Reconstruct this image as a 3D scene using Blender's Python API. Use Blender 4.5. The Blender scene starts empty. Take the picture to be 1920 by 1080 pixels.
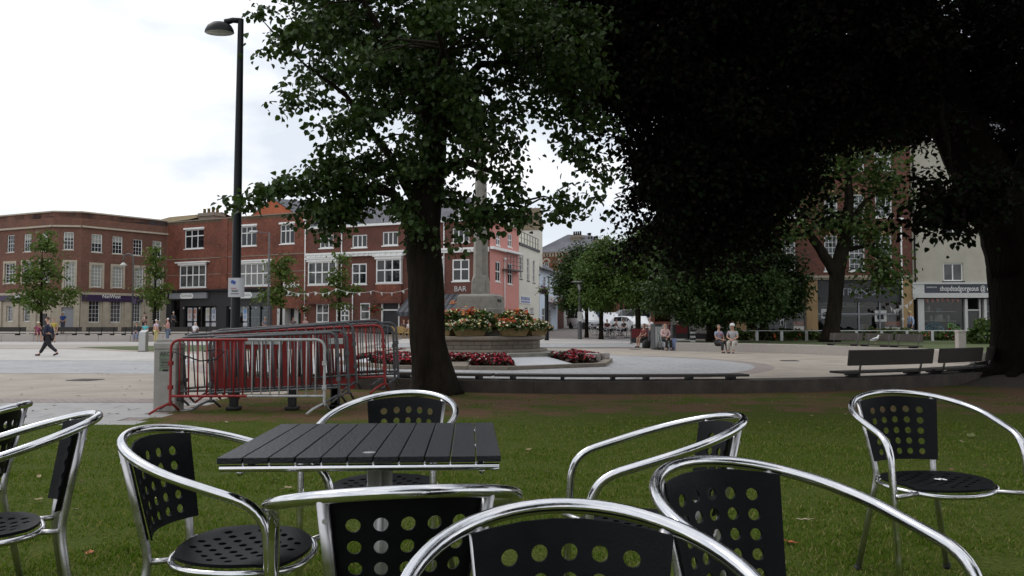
import bpy, bmesh, math, random
import numpy as np
from mathutils import Vector, Matrix, Euler

# ------------------------------------------------------------------ camera, sky, sun, exposure
SC = bpy.context.scene
COL = SC.collection
R = math.radians
FPX = 1550.0                       # focal length in photo pixels (1920 wide)
CAM_Z = 1.0616
PITCH = math.atan((607.7 - 540) / FPX)
cd = bpy.data.cameras.new('camera')
cd.sensor_width = 36.0
cd.lens = 36.0 * FPX / 1920.0
cd.clip_start = 0.05
cd.clip_end = 3000
cam = bpy.data.objects.new('camera', cd)
COL.objects.link(cam)
cam.location = (0, 0, CAM_Z)
cam.rotation_euler = (math.pi / 2 + PITCH, 0, 0)
SC.camera = cam

SUN_EL, SUN_AZ = R(52), R(-62)      # azimuth from +y towards +x: ahead-left, above the far houses
W = bpy.data.worlds.new('World')
SC.world = W
W.use_nodes = True
nt = W.node_tree
nt.nodes.clear()
wo = nt.nodes.new('ShaderNodeOutputWorld')
bg = nt.nodes.new('ShaderNodeBackground')
bg.inputs['Strength'].default_value = 0.1
sky = nt.nodes.new('ShaderNodeTexSky')
sky.sky_type = 'NISHITA'
sky.sun_disc = False
sky.sun_elevation = SUN_EL
sky.sun_rotation = SUN_AZ
tc = nt.nodes.new('ShaderNodeTexCoord')
mp = nt.nodes.new('ShaderNodeMapping')
mp.inputs['Scale'].default_value = (1.0, 1.0, 2.4)
mp.inputs['Location'].default_value = (0.35, 0.1, 0.2)
nz = nt.nodes.new('ShaderNodeTexNoise')
nz.inputs['Scale'].default_value = 3.4
nz.inputs['Detail'].default_value = 6
nz.inputs['Roughness'].default_value = 0.5
cr = nt.nodes.new('ShaderNodeValToRGB')          # cloud deck: grey-blue undersides to white
cr.color_ramp.elements[0].position = 0.44
cr.color_ramp.elements[0].color = (6.5, 6.95, 7.6, 1)
cr.color_ramp.elements[1].position = 0.62
cr.color_ramp.elements[1].color = (10.6, 10.6, 10.6, 1)
mx = nt.nodes.new('ShaderNodeMixRGB')
mx.inputs['Fac'].default_value = 0.94
L = nt.links.new
L(tc.outputs['Generated'], mp.inputs['Vector'])
L(mp.outputs[0], nz.inputs['Vector'])
L(nz.outputs['Fac'], cr.inputs['Fac'])
L(sky.outputs[0], mx.inputs['Color1'])
L(cr.outputs[0], mx.inputs['Color2'])
L(mx.outputs[0], bg.inputs['Color'])
L(bg.outputs[0], wo.inputs['Surface'])

sl = bpy.data.lights.new('sun', 'SUN')
sl.energy = 0.7
sl.angle = R(22)
sl.color = (1.0, 0.96, 0.9)
so = bpy.data.objects.new('sun', sl)
COL.objects.link(so)
sdir = Vector((math.sin(SUN_AZ) * math.cos(SUN_EL), math.cos(SUN_AZ) * math.cos(SUN_EL), math.sin(SUN_EL)))
so.rotation_euler = (-sdir).to_track_quat('-Z', 'Y').to_euler()
so.location = sdir * 60
SC.view_settings.view_transform = 'Standard'
SC.view_settings.look = 'None'
SC.view_settings.gamma = 1
SC.view_settings.use_curve_mapping = False
SC.view_settings.exposure = 0.32
SC.cycles.max_bounces = 6
SC.cycles.diffuse_bounces = 3
SC.cycles.transparent_max_bounces = 8

# ------------------------------------------------------------------ helpers
rnd = random.Random(7)
nrg = np.random.default_rng(11)

def ray(px, py):
    u = (540 - py) / FPX
    c, s = math.cos(PITCH), math.sin(PITCH)
    return ((px - 960) / FPX, c - s * u, s + c * u)

def at(px, py, Y):
    """the point of the place seen at photo pixel (px, py), Y metres ahead"""
    d = ray(px, py)
    k = Y / d[1]
    return Vector((d[0] * k, Y, CAM_Z + d[2] * k))

def on(px, py, z):
    """the point of the level z seen at that pixel"""
    d = ray(px, py)
    k = (z - CAM_Z) / d[2]
    return Vector((d[0] * k, d[1] * k, z))

class MB:
    def __init__(s):
        s.v, s.f, s.mi, s.cur = [], [], [], 0
    def add(s, vs, fs):
        o = len(s.v)
        s.v += [tuple(p) for p in vs]
        for q in fs:
            s.f.append(tuple(i + o for i in q))
            s.mi.append(s.cur)
        return s
    def box(s, x0, x1, y0, y1, z0, z1):
        return s.add([(x0, y0, z0), (x1, y0, z0), (x1, y1, z0), (x0, y1, z0), (x0, y0, z1), (x1, y0, z1), (x1, y1, z1), (x0, y1, z1)],
                     [(0, 3, 2, 1), (4, 5, 6, 7), (0, 1, 5, 4), (1, 2, 6, 5), (2, 3, 7, 6), (3, 0, 4, 7)])
    def cbox(s, x0, x1, y0, y1, z0, z1, b):
        """box with chamfered upright and top edges"""
        def ring(i, z):
            return [(x0 + i, y0 + b, z), (x0 + b, y0 + i, z), (x1 - b, y0 + i, z), (x1 - i, y0 + b, z),
                    (x1 - i, y1 - b, z), (x1 - b, y1 - i, z), (x0 + b, y1 - i, z), (x0 + i, y1 - b, z)]
        def inset(z):
            return [(min(max(x, x0 + b), x1 - b), min(max(y, y0 + b), y1 - b), z) for x, y, _ in ring(0, z)]
        return s.loft([inset(z0), ring(0, z0 + b), ring(0, z1 - b), inset(z1)], caps=True)
    def obox(s, c, sz, M=None):
        M = M or Matrix.Identity(3)
        o = len(s.v)
        h = [k / 2 for k in sz]
        s.box(-h[0], h[0], -h[1], h[1], -h[2], h[2])
        c = Vector(c)
        for i in range(o, len(s.v)):
            s.v[i] = tuple(M @ Vector(s.v[i]) + c)
        return s
    def loft(s, rings, caps=False, closed=True):
        n = len(rings[0])
        vs = [p for r_ in rings for p in r_]
        fs = []
        for k in range(len(rings) - 1):
            for i in range(n if closed else n - 1):
                j = (i + 1) % n
                fs.append((k * n + i, k * n + j, (k + 1) * n + j, (k + 1) * n + i))
        if caps:
            fs.append(tuple(range(n - 1, -1, -1)))
            fs.append(tuple((len(rings) - 1) * n + i for i in range(n)))
        return s.add(vs, fs)
    def tube(s, pts, r, n=8, caps=True, closed=False):
        P = [Vector(p) for p in pts]
        m = len(P)
        rr = r if isinstance(r, (list, tuple)) else [r] * m
        T = []
        for i in range(m):
            if closed:
                t = P[(i + 1) % m] - P[i - 1]
            else:
                t = P[min(i + 1, m - 1)] - P[max(i - 1, 0)]
            T.append(t.normalized() if t.length > 1e-9 else Vector((0, 0, 1)))
        a = Vector((0, 0, 1)) if abs(T[0].z) < 0.9 else Vector((1, 0, 0))
        N = T[0].cross(a).normalized()
        rings = []
        for i in range(m):
            N = (N - T[i] * N.dot(T[i]))
            N = N.normalized() if N.length > 1e-6 else T[i].orthogonal().normalized()
            B = T[i].cross(N)
            rings.append([P[i] + (N * math.cos(2 * math.pi * k / n) + B * math.sin(2 * math.pi * k / n)) * rr[i] for k in range(n)])
        if closed:
            rings.append(rings[0])
        return s.loft(rings, caps=caps and not closed)
    def lathe(s, prof, n=12, c=(0, 0, 0), rot=0.0, caps=True):
        rings = [[(c[0] + r_ * math.cos(rot + 2 * math.pi * k / n), c[1] + r_ * math.sin(rot + 2 * math.pi * k / n), c[2] + z) for k in range(n)] for r_, z in prof]
        return s.loft(rings, caps=caps)
    def prism(s, poly, z0, z1):
        a = sum(poly[i][0] * poly[(i + 1) % len(poly)][1] - poly[(i + 1) % len(poly)][0] * poly[i][1] for i in range(len(poly)))
        if a < 0:
            poly = poly[::-1]
        f = z1 if callable(z1) else (lambda x, y: z1)
        return s.loft([[(p[0], p[1], z0) for p in poly], [(p[0], p[1], f(p[0], p[1])) for p in poly]], caps=True)
    def ell(s, c, r_, nu=10, nv=6):
        rings = []
        for j in range(nv + 1):
            t = math.pi * j / nv
            k = max(math.sin(t), 0.02)
            rings.append([(c[0] + r_[0] * k * math.cos(2 * math.pi * i / nu), c[1] + r_[1] * k * math.sin(2 * math.pi * i / nu), c[2] - r_[2] * math.cos(t)) for i in range(nu)])
        return s.loft(rings, caps=True)
    def xf(s, M):
        s.v = [tuple(M @ Vector(p)) for p in s.v]
        return s
    def mesh(s, name, mats, smooth=False, merge=False):
        me = bpy.data.meshes.new(name)
        me.from_pydata(s.v, [], s.f)
        if not isinstance(mats, (list, tuple)):
            mats = [mats]
        for m in mats:
            me.materials.append(m)
        if len(mats) > 1:
            me.polygons.foreach_set('material_index', s.mi)
        if merge:
            b = bmesh.new()
            b.from_mesh(me)
            bmesh.ops.remove_doubles(b, verts=b.verts, dist=2e-5)
            b.to_mesh(me)
            b.free()
        if smooth:
            me.polygons.foreach_set('use_smooth', [True] * len(me.polygons))
            if smooth is not True:
                me.set_sharp_from_angle(angle=R(smooth))
        me.update()
        return me
    def build(s, name, mats, parent=None, smooth=False, merge=False):
        return link(name, s.mesh(name, mats, smooth, merge), parent)

def link(name, me, parent=None, loc=None, rot=None):
    o = bpy.data.objects.new(name, me)
    COL.objects.link(o)
    if parent is not None:
        o.parent = parent
    if loc is not None:
        o.location = loc
    if rot is not None:
        o.rotation_euler = rot
    return o

def tag(o, label, cat, group=None, kind=None):
    o['label'] = label
    o['category'] = cat
    if group:
        o['group'] = group
    if kind:
        o['kind'] = kind
    return o

def thing(name, label, cat, loc=(0, 0, 0), rz=0.0, group=None, rot=None):
    o = bpy.data.objects.new(name, None)
    COL.objects.link(o)
    o.empty_display_size = 0.2
    o.location = loc
    o.rotation_euler = rot if rot else (0, 0, rz)
    return tag(o, label, cat, group)

def struct(name, mb, m, smooth=False):
    o = mb.build(name, m, None, smooth)
    o['kind'] = 'structure'
    return o

KIDS = {}
def dup(root, loc, rz=0.0, label=None, group=None, rot=None, scale=None):
    def cp(o, par):
        c = o.copy()
        COL.objects.link(c)
        c.parent = par
        for ch in list(o.children):
            cp(ch, c)
        return c
    r_ = cp(root, None)
    r_.location = loc
    r_.rotation_euler = rot if rot else (0, 0, rz)
    if scale:
        r_.scale = (scale,) * 3
    if label:
        r_['label'] = label
    if group:
        r_['group'] = group
    return r_

def fast_mesh(name, V, F, mats, mi=None, smooth=False):
    """numpy arrays to mesh; F is an (n,k) array of equal-sized faces"""
    me = bpy.data.meshes.new(name)
    n, k = F.shape
    me.vertices.add(len(V))
    me.vertices.foreach_set('co', np.ascontiguousarray(V, dtype=np.float32).ravel())
    me.loops.add(n * k)
    me.loops.foreach_set('vertex_index', np.ascontiguousarray(F, dtype=np.int32).ravel())
    me.polygons.add(n)
    me.polygons.foreach_set('loop_start', np.arange(0, n * k, k, dtype=np.int32))
    me.polygons.foreach_set('loop_total', np.full(n, k, dtype=np.int32))
    for m in (mats if isinstance(mats, (list, tuple)) else [mats]):
        me.materials.append(m)
    if mi is not None:
        me.polygons.foreach_set('material_index', np.ascontiguousarray(mi, dtype=np.int32))
    if smooth:
        me.polygons.foreach_set('use_smooth', np.ones(n, dtype=bool))
    me.update(calc_edges=True)
    me.validate()
    return me

def text(body, parent, loc, size, m, rot=(math.pi / 2, 0, 0), ext=0.012, name='lettering', align='CENTER', width=None):
    c = bpy.data.curves.new(name, 'FONT')
    c.body = body
    c.size = size
    c.extrude = ext
    c.align_x = align
    c.align_y = 'CENTER'
    c.resolution_u = 3
    tmp = bpy.data.objects.new(name, c)
    me = bpy.data.meshes.new_from_object(tmp)
    bpy.data.objects.remove(tmp)
    bpy.data.curves.remove(c)
    me.materials.clear()
    me.materials.append(m)
    o = link(name, me, parent, loc, rot)
    if width:
        k = width / max(1e-3, len(body) * size * 0.53)
        o.scale = (k, 1, 1)
    return o

def sstep(x, a, b):
    t = min(1.0, max(0.0, (x - a) / (b - a)))
    return t * t * (3 - 2 * t)

# ------------------------------------------------------------------ materials
def newmat(name):
    m = bpy.data.materials.new(name)
    m.use_nodes = True
    t = m.node_tree
    return m, t, t.nodes['Principled BSDF']

def mat(name, col, rough=0.6, metal=0.0, var=0.0, scale=6.0, bump=0.0, bscale=40.0, spec=None, streak=0.0, col2=None, bdist=0.02, rvar=0.0):
    m, t, p = newmat(name)
    p.inputs['Roughness'].default_value = rough
    p.inputs['Metallic'].default_value = metal
    if spec is not None:
        p.inputs['Specular IOR Level'].default_value = spec
    if var or col2:
        c = t.nodes.new('ShaderNodeTexCoord')
        n = t.nodes.new('ShaderNodeTexNoise')
        n.inputs['Scale'].default_value = scale
        n.inputs['Detail'].default_value = 8
        n.inputs['Roughness'].default_value = 0.65
        t.links.new(c.outputs['Object'], n.inputs['Vector'])
        if streak:
            mp_ = t.nodes.new('ShaderNodeMapping')
            mp_.inputs['Scale'].default_value = (1, 1, streak)
            t.links.new(c.outputs['Object'], mp_.inputs['Vector'])
            t.links.new(mp_.outputs[0], n.inputs['Vector'])
        r_ = t.nodes.new('ShaderNodeValToRGB')
        r_.color_ramp.elements[0].position = 0.3
        r_.color_ramp.elements[1].position = 0.7
        lo = col2 if col2 else tuple(k * (1 - var) for k in col)
        hi = col if col2 else tuple(min(1, k * (1 + var)) for k in col)
        r_.color_ramp.elements[0].color = (*lo, 1)
        r_.color_ramp.elements[1].color = (*hi, 1)
        t.links.new(n.outputs['Fac'], r_.inputs['Fac'])
        t.links.new(r_.outputs[0], p.inputs['Base Color'])
    else:
        p.inputs['Base Color'].default_value = (*col, 1)
    if rvar:
        c = t.nodes.new('ShaderNodeTexCoord')
        n = t.nodes.new('ShaderNodeTexNoise')
        n.inputs['Scale'].default_value = 22
        n.inputs['Detail'].default_value = 7
        t.links.new(c.outputs['Object'], n.inputs['Vector'])
        q = t.nodes.new('ShaderNodeMapRange')
        q.inputs['From Min'].default_value = 0.35
        q.inputs['From Max'].default_value = 0.7
        q.inputs['To Min'].default_value = rough - rvar * 0.3
        q.inputs['To Max'].default_value = rough + rvar
        t.links.new(n.outputs['Fac'], q.inputs['Value'])
        t.links.new(q.outputs[0], p.inputs['Roughness'])
    if bump:
        c = t.nodes.new('ShaderNodeTexCoord')
        n = t.nodes.new('ShaderNodeTexNoise')
        n.inputs['Scale'].default_value = bscale
        n.inputs['Detail'].default_value = 6
        t.links.new(c.outputs['Object'], n.inputs['Vector'])
        if streak:
            mp_ = t.nodes.new('ShaderNodeMapping')
            mp_.inputs['Scale'].default_value = (1, 1, streak)
            t.links.new(c.outputs['Object'], mp_.inputs['Vector'])
            t.links.new(mp_.outputs[0], n.inputs['Vector'])
        b = t.nodes.new('ShaderNodeBump')
        b.inputs['Strength'].default_value = bump
        b.inputs['Distance'].default_value = bdist
        t.links.new(n.outputs['Fac'], b.inputs['Height'])
        t.links.new(b.outputs[0], p.inputs['Normal'])
    return m

def brickmat(name, c1, c2, mortar, bw=0.225, bh=0.075, ms=0.010, var=0.3, flat=False, rough=0.85):
    m, t, p = newmat(name)
    p.inputs['Roughness'].default_value = rough
    c = t.nodes.new('ShaderNodeTexCoord')
    sx = t.nodes.new('ShaderNodeSeparateXYZ')
    t.links.new(c.outputs['Object'], sx.inputs[0])
    cb = t.nodes.new('ShaderNodeCombineXYZ')
    if flat:
        t.links.new(sx.outputs[0], cb.inputs[0])
        t.links.new(sx.outputs[1], cb.inputs[1])
    else:
        ad = t.nodes.new('ShaderNodeMath')
        t.links.new(sx.outputs[0], ad.inputs[0])
        t.links.new(sx.outputs[1], ad.inputs[1])
        t.links.new(ad.outputs[0], cb.inputs[0])
        t.links.new(sx.outputs[2], cb.inputs[1])
    b = t.nodes.new('ShaderNodeTexBrick')
    b.inputs['Scale'].default_value = 1
    b.inputs['Brick Width'].default_value = bw
    b.inputs['Row Height'].default_value = bh
    b.inputs['Mortar Size'].default_value = ms
    b.inputs['Mortar Smooth'].default_value = 0.2
    b.inputs['Bias'].default_value = -0.1
    b.inputs['Color1'].default_value = (*c1, 1)
    b.inputs['Color2'].default_value = (*c2, 1)
    b.inputs['Mortar'].default_value = (*mortar, 1)
    t.links.new(cb.outputs[0], b.inputs['Vector'])
    n = t.nodes.new('ShaderNodeTexNoise')
    n.inputs['Scale'].default_value = 0.55
    n.inputs['Detail'].default_value = 9
    n.inputs['Roughness'].default_value = 0.7
    t.links.new(c.outputs['Object'], n.inputs['Vector'])
    mr = t.nodes.new('ShaderNodeMapRange')
    mr.inputs['From Min'].default_value = 0.3
    mr.inputs['From Max'].default_value = 0.7
    mr.inputs['To Min'].default_value = 1 - var
    mr.inputs['To Max'].default_value = 1 + var
    t.links.new(n.outputs['Fac'], mr.inputs['Value'])
    n3 = t.nodes.new('ShaderNodeTexNoise')
    n3.inputs['Scale'].default_value = 4.5
    n3.inputs['Detail'].default_value = 4
    t.links.new(c.outputs['Object'], n3.inputs['Vector'])
    m3 = t.nodes.new('ShaderNodeMath')
    m3.operation = 'MULTIPLY_ADD'
    t.links.new(n3.outputs['Fac'], m3.inputs[0])
    m3.inputs[1].default_value = 0.45
    t.links.new(n.outputs['Fac'], m3.inputs[2])
    mr.inputs['From Min'].default_value = 0.5
    mr.inputs['From Max'].default_value = 0.95
    t.links.new(m3.outputs[0], mr.inputs['Value'])
    mm = t.nodes.new('ShaderNodeMixRGB')
    mm.blend_type = 'MULTIPLY'
    mm.inputs['Fac'].default_value = 1
    t.links.new(b.outputs['Color'], mm.inputs['Color1'])
    t.links.new(mr.outputs[0], mm.inputs['Color2'])
    t.links.new(mm.outputs[0], p.inputs['Base Color'])
    bp = t.nodes.new('ShaderNodeBump')
    bp.inputs['Strength'].default_value = 0.5
    bp.inputs['Distance'].default_value = 0.01
    t.links.new(b.outputs['Fac'], bp.inputs['Height'])
    bp.invert = True
    t.links.new(bp.outputs[0], p.inputs['Normal'])
    return m

def islandmat(name, cols, rough=0.5, trans=0.0, spec=0.3):
    """colour picked per loose piece (leaf, petal)"""
    m, t, p = newmat(name)
    p.inputs['Roughness'].default_value = rough
    p.inputs['Specular IOR Level'].default_value = spec
    g = t.nodes.new('ShaderNodeNewGeometry')
    r_ = t.nodes.new('ShaderNodeValToRGB')
    r_.color_ramp.interpolation = 'CONSTANT'
    e = r_.color_ramp.elements
    while len(e) < len(cols):
        e.new(0.5)
    for i, c in enumerate(cols):
        e[i].position = i / len(cols)
        e[i].color = (*c, 1)
    t.links.new(g.outputs['Random Per Island'], r_.inputs['Fac'])
    t.links.new(r_.outputs[0], p.inputs['Base Color'])
    if trans:
        tr = t.nodes.new('ShaderNodeBsdfTranslucent')
        sc_ = t.nodes.new('ShaderNodeMixRGB')
        sc_.blend_type = 'MULTIPLY'
        sc_.inputs['Fac'].default_value = 1
        sc_.inputs['Color2'].default_value = (1.3, 1.5, 0.6, 1)
        t.links.new(r_.outputs[0], sc_.inputs['Color1'])
        t.links.new(sc_.outputs[0], tr.inputs['Color'])
        ms = t.nodes.new('ShaderNodeMixShader')
        ms.inputs['Fac'].default_value = trans
        t.links.new(p.outputs[0], ms.inputs[1])
        t.links.new(tr.outputs[0], ms.inputs[2])
        t.links.new(ms.outputs[0], t.nodes['Material Output'].inputs['Surface'])
    return m

def glassmat(name, dark=(0.012, 0.014, 0.018), pale=(0.16, 0.16, 0.155), share=0.35):
    """window glass seen from outside; pale share shows blinds; in skyglass it paints reflected sky"""
    m, t, p = newmat(name)
    p.inputs['Roughness'].default_value = 0.06
    oi = t.nodes.new('ShaderNodeObjectInfo')
    c = t.nodes.new('ShaderNodeTexCoord')
    n = t.nodes.new('ShaderNodeTexNoise')
    n.inputs['Scale'].default_value = 1.1
    t.links.new(c.outputs['Object'], n.inputs['Vector'])
    r_ = t.nodes.new('ShaderNodeValToRGB')
    r_.color_ramp.elements[0].position = 1 - share
    r_.color_ramp.elements[0].color = (*dark, 1)
    r_.color_ramp.elements[1].position = 1.0
    r_.color_ramp.elements[1].color = (*pale, 1)
    a = t.nodes.new('ShaderNodeMath')
    a.operation = 'MULTIPLY_ADD'
    t.links.new(n.outputs['Fac'], a.inputs[0])
    a.inputs[1].default_value = 0.5
    b = t.nodes.new('ShaderNodeMath')
    b.operation = 'MULTIPLY'
    t.links.new(oi.outputs['Random'], b.inputs[0])
    b.inputs[1].default_value = 0.75
    t.links.new(b.outputs[0], a.inputs[2])
    t.links.new(a.outputs[0], r_.inputs['Fac'])
    t.links.new(r_.outputs[0], p.inputs['Base Color'])
    return m

M = {}
M['alu'] = mat('polished_aluminium', (0.70, 0.70, 0.72), 0.11, 1.0, var=0.08, scale=30, bump=0.012, bscale=60, rvar=0.14)
M['alu_satin'] = mat('satin_aluminium', (0.56, 0.55, 0.56), 0.30, 1.0, var=0.10, scale=18, bump=0.02, bscale=70, rvar=0.14)
M['alu_dull'] = mat('dull_aluminium', (0.56, 0.55, 0.55), 0.38, 0.65, var=0.08, scale=30)
M['poly'] = mat('black_polymer', (0.007, 0.0075, 0.009), 0.45, 0, var=0.25, scale=25, bump=0.08, bscale=160, spec=0.10)
M['rubber'] = mat('black_rubber', (0.012, 0.012, 0.012), 0.7)
M['black'] = mat('black_paint', (0.009, 0.010, 0.012), 0.45, spec=0.25)
M['white'] = mat('white_paint', (0.82, 0.82, 0.80), 0.45, var=0.06, scale=3)
M['offwhite'] = mat('dulled_white_paint', (0.55, 0.55, 0.53), 0.55, var=0.12, scale=12)
M['glass'] = glassmat('window_glass')
M['skyglass'] = glassmat('sky_painted_window_glass', (0.05, 0.058, 0.066), (0.20, 0.21, 0.22), 0.6)  # salon panes: pale sky reflection painted into the base colour
def clearglass(name):
    m, t, p = newmat(name)
    t.nodes.remove(p)
    tr = t.nodes.new('ShaderNodeBsdfTransparent')
    tr.inputs['Color'].default_value = (0.80, 0.83, 0.82, 1)
    gl = t.nodes.new('ShaderNodeBsdfGlossy')
    gl.inputs['Roughness'].default_value = 0.03
    lw = t.nodes.new('ShaderNodeFresnel')
    lw.inputs['IOR'].default_value = 1.38
    ms = t.nodes.new('ShaderNodeMixShader')
    t.links.new(lw.outputs[0], ms.inputs[0])
    t.links.new(tr.outputs[0], ms.inputs[1])
    t.links.new(gl.outputs[0], ms.inputs[2])
    t.links.new(ms.outputs[0], t.nodes['Material Output'].inputs['Surface'])
    return m
M['shopglass'] = clearglass('shop_glass')
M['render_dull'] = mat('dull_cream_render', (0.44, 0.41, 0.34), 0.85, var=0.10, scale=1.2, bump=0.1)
M['brick'] = brickmat('brown_red_brick', (0.180, 0.064, 0.036), (0.115, 0.042, 0.026), (0.15, 0.11, 0.085))
M['brick2'] = brickmat('red_brick', (0.225, 0.055, 0.026), (0.135, 0.036, 0.020), (0.13, 0.085, 0.065), var=0.5)
M['brick3'] = brickmat('dark_red_brick', (0.165, 0.046, 0.028), (0.105, 0.032, 0.022), (0.12, 0.08, 0.065), var=0.3)
M['stone'] = mat('pale_building_stone', (0.41, 0.355, 0.275), 0.8, var=0.16, scale=2.5, bump=0.15)
M['mossbrick'] = brickmat('moss_stained_brick', (0.15, 0.085, 0.045), (0.10, 0.062, 0.035), (0.11, 0.09, 0.06), var=0.4)
M['slate'] = brickmat('roof_slate', (0.13, 0.13, 0.15), (0.10, 0.10, 0.115), (0.06, 0.06, 0.065), 0.35, 0.25, 0.012, 0.2)
M['moss_tile'] = brickmat('mossy_roof_tile', (0.14, 0.10, 0.05), (0.11, 0.07, 0.04), (0.05, 0.04, 0.03), 0.3, 0.2, 0.015, 0.5)
M['purple'] = mat('purple_fascia', (0.035, 0.015, 0.06), 0.4)
M['greyfascia'] = mat('grey_fascia', (0.25, 0.26, 0.28), 0.4)
M['darkshop'] = mat('dark_shopfront', (0.025, 0.024, 0.027), 0.5)
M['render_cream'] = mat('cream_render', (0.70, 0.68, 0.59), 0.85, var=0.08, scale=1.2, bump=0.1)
M['render_pink'] = mat('pink_render', (0.66, 0.29, 0.25), 0.85, var=0.08, scale=1.2, bump=0.1)
M['render_blue'] = mat('pale_blue_render', (0.62, 0.71, 0.82), 0.85, var=0.06, scale=1.2)
M['render_orange'] = mat('orange_render', (0.45, 0.13, 0.06), 0.85, var=0.12, scale=1)
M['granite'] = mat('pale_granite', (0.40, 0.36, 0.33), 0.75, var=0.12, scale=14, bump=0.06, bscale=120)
M['concrete'] = mat('concrete', (0.30, 0.285, 0.26), 0.85, var=0.15, scale=5, bump=0.1, bscale=90)
M['memorial'] = mat('weathered_grey_granite', (0.27, 0.255, 0.22), 0.85, var=0.22, scale=5, bump=0.2, bscale=70)
M['memorial2'] = mat('weathered_buff_granite', (0.23, 0.195, 0.155), 0.85, var=0.2, scale=4, bump=0.2, bscale=60)
M['marble'] = mat('pale_slab_stone', (0.50, 0.51, 0.53), 0.5, var=0.06, scale=3)
M['timber_dark'] = mat('dark_weathered_timber', (0.030, 0.024, 0.020), 0.75, var=0.35, scale=9, bump=0.2, bscale=50, streak=5)
M['timber_grey'] = mat('grey_weathered_timber', (0.050, 0.041, 0.034), 0.8, var=0.3, scale=9, bump=0.2, bscale=50)
M['bark'] = mat('tree_bark', (0.029, 0.023, 0.016), 0.95, var=0.4, scale=5, bump=1.0, bscale=14, col2=(0.010, 0.008, 0.006), spec=0.1, streak=0.22, bdist=0.09)
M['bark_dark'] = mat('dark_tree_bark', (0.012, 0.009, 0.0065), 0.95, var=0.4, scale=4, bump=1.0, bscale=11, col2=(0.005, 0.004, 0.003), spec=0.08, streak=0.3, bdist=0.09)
M['soil'] = mat('planting_soil', (0.035, 0.024, 0.016), 0.95, var=0.4, scale=8)
M['terracotta'] = mat('ochre_planter', (0.22, 0.15, 0.06), 0.7, var=0.25, scale=6)
M['red'] = mat('barrier_red_paint', (0.26, 0.014, 0.014), 0.42, var=0.2, scale=9)
M['redplastic'] = mat('red_plastic', (0.24, 0.012, 0.010), 0.5, var=0.15, scale=3)
M['galv'] = mat('galvanised_steel', (0.10, 0.10, 0.105), 0.5, 0.35, var=0.35, scale=12)
M['steel'] = mat('brushed_steel', (0.45, 0.45, 0.44), 0.35, 0.9, var=0.1, scale=20)
M['lampglass'] = mat('lamp_glass', (0.4, 0.4, 0.38), 0.25)
M['darkstone'] = mat('stained_shaded_stone', (0.050, 0.040, 0.033), 0.9, var=0.4, scale=3, bump=0.2, bscale=60)  # near seat wall's shade put into the colour along with its dirt
M['tyre'] = mat('tyre', (0.015, 0.015, 0.015), 0.8)
M['carwhite'] = mat('white_car_paint', (0.72, 0.73, 0.75), 0.25)
M['carsilver'] = mat('silver_car_paint', (0.35, 0.36, 0.38), 0.3, 0.4)
M['carblue'] = mat('dark_blue_car_paint', (0.02, 0.035, 0.10), 0.3)
M['skin'] = mat('skin', (0.48, 0.27, 0.19), 0.55)
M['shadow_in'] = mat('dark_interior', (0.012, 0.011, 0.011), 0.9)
M['green_poster'] = mat('green_paper', (0.27, 0.55, 0.25), 0.7)
M['paper'] = mat('white_paper', (0.55, 0.55, 0.58), 0.7)
M['ink'] = mat('black_ink', (0.015, 0.015, 0.018), 0.7)
M['inkred'] = mat('red_ink', (0.45, 0.03, 0.04), 0.7)
M['inkblue'] = mat('blue_ink', (0.05, 0.10, 0.35), 0.7)
M['winered'] = mat('dark_red_canvas', (0.13, 0.012, 0.014), 0.7, var=0.2)
M['gold'] = mat('gold_lettering', (0.45, 0.30, 0.08), 0.4)
M['orange'] = mat('orange_lettering', (0.50, 0.16, 0.06), 0.6)
M['sandstone'] = mat('yellow_sandstone', (0.36, 0.24, 0.12), 0.85, var=0.2, scale=2)
def flatc(name, c, rough=0.75):
    k = 'c_%s' % name
    if k not in M:
        M[k] = mat(name, c, rough, var=0.12, scale=10)
    return M[k]

# ------------------------------------------------------------------ ground
PZ = -0.29                                   # level of the plaza; the lawn under the chairs is at 0
CX, CY, CR = 2.2, 29.9, 13.6                 # the round seat wall of the plaza
MX, MY = -1.1, 29.0                          # the memorial
def base(x, y):
    z = PZ * sstep(y, 3.5, 11.0)
    ramp = max(0.0, y - 46) * 0.018
    terr = 0.0
    if y > 64.3:
        terr = 0.42 + min(1.0, (y - 64.3) / 10) * 0.36
    k = sstep(x, -15, -8)
    return z + ramp * k + terr * (1 - k)

def sheet(name, xs, ys, f, m, keep=None):
    mb = MB()
    nx = len(xs)
    mb.v = [(x, y, f(x, y)) for y in ys for x in xs]
    for j in range(len(ys) - 1):
        for i in range(nx - 1):
            cx_, cy_ = (xs[i] + xs[i + 1]) / 2, (ys[j] + ys[j + 1]) / 2
            if keep is None or keep(cx_, cy_):
                mb.f.append((j * nx + i, j * nx + i + 1, (j + 1) * nx + i + 1, (j + 1) * nx + i))
                mb.mi.append(0)
    used = sorted({i for q in mb.f for i in q})
    mp_ = {k: n for n, k in enumerate(used)}
    mb.v = [mb.v[k] for k in used]
    mb.f = [tuple(mp_[i] for i in q) for q in mb.f]
    return struct(name, mb, m, True)

def fr(a, b, st):
    n = max(1, int(round((b - a) / st)))
    return [a + (b - a) * i / n for i in range(n + 1)]

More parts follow.
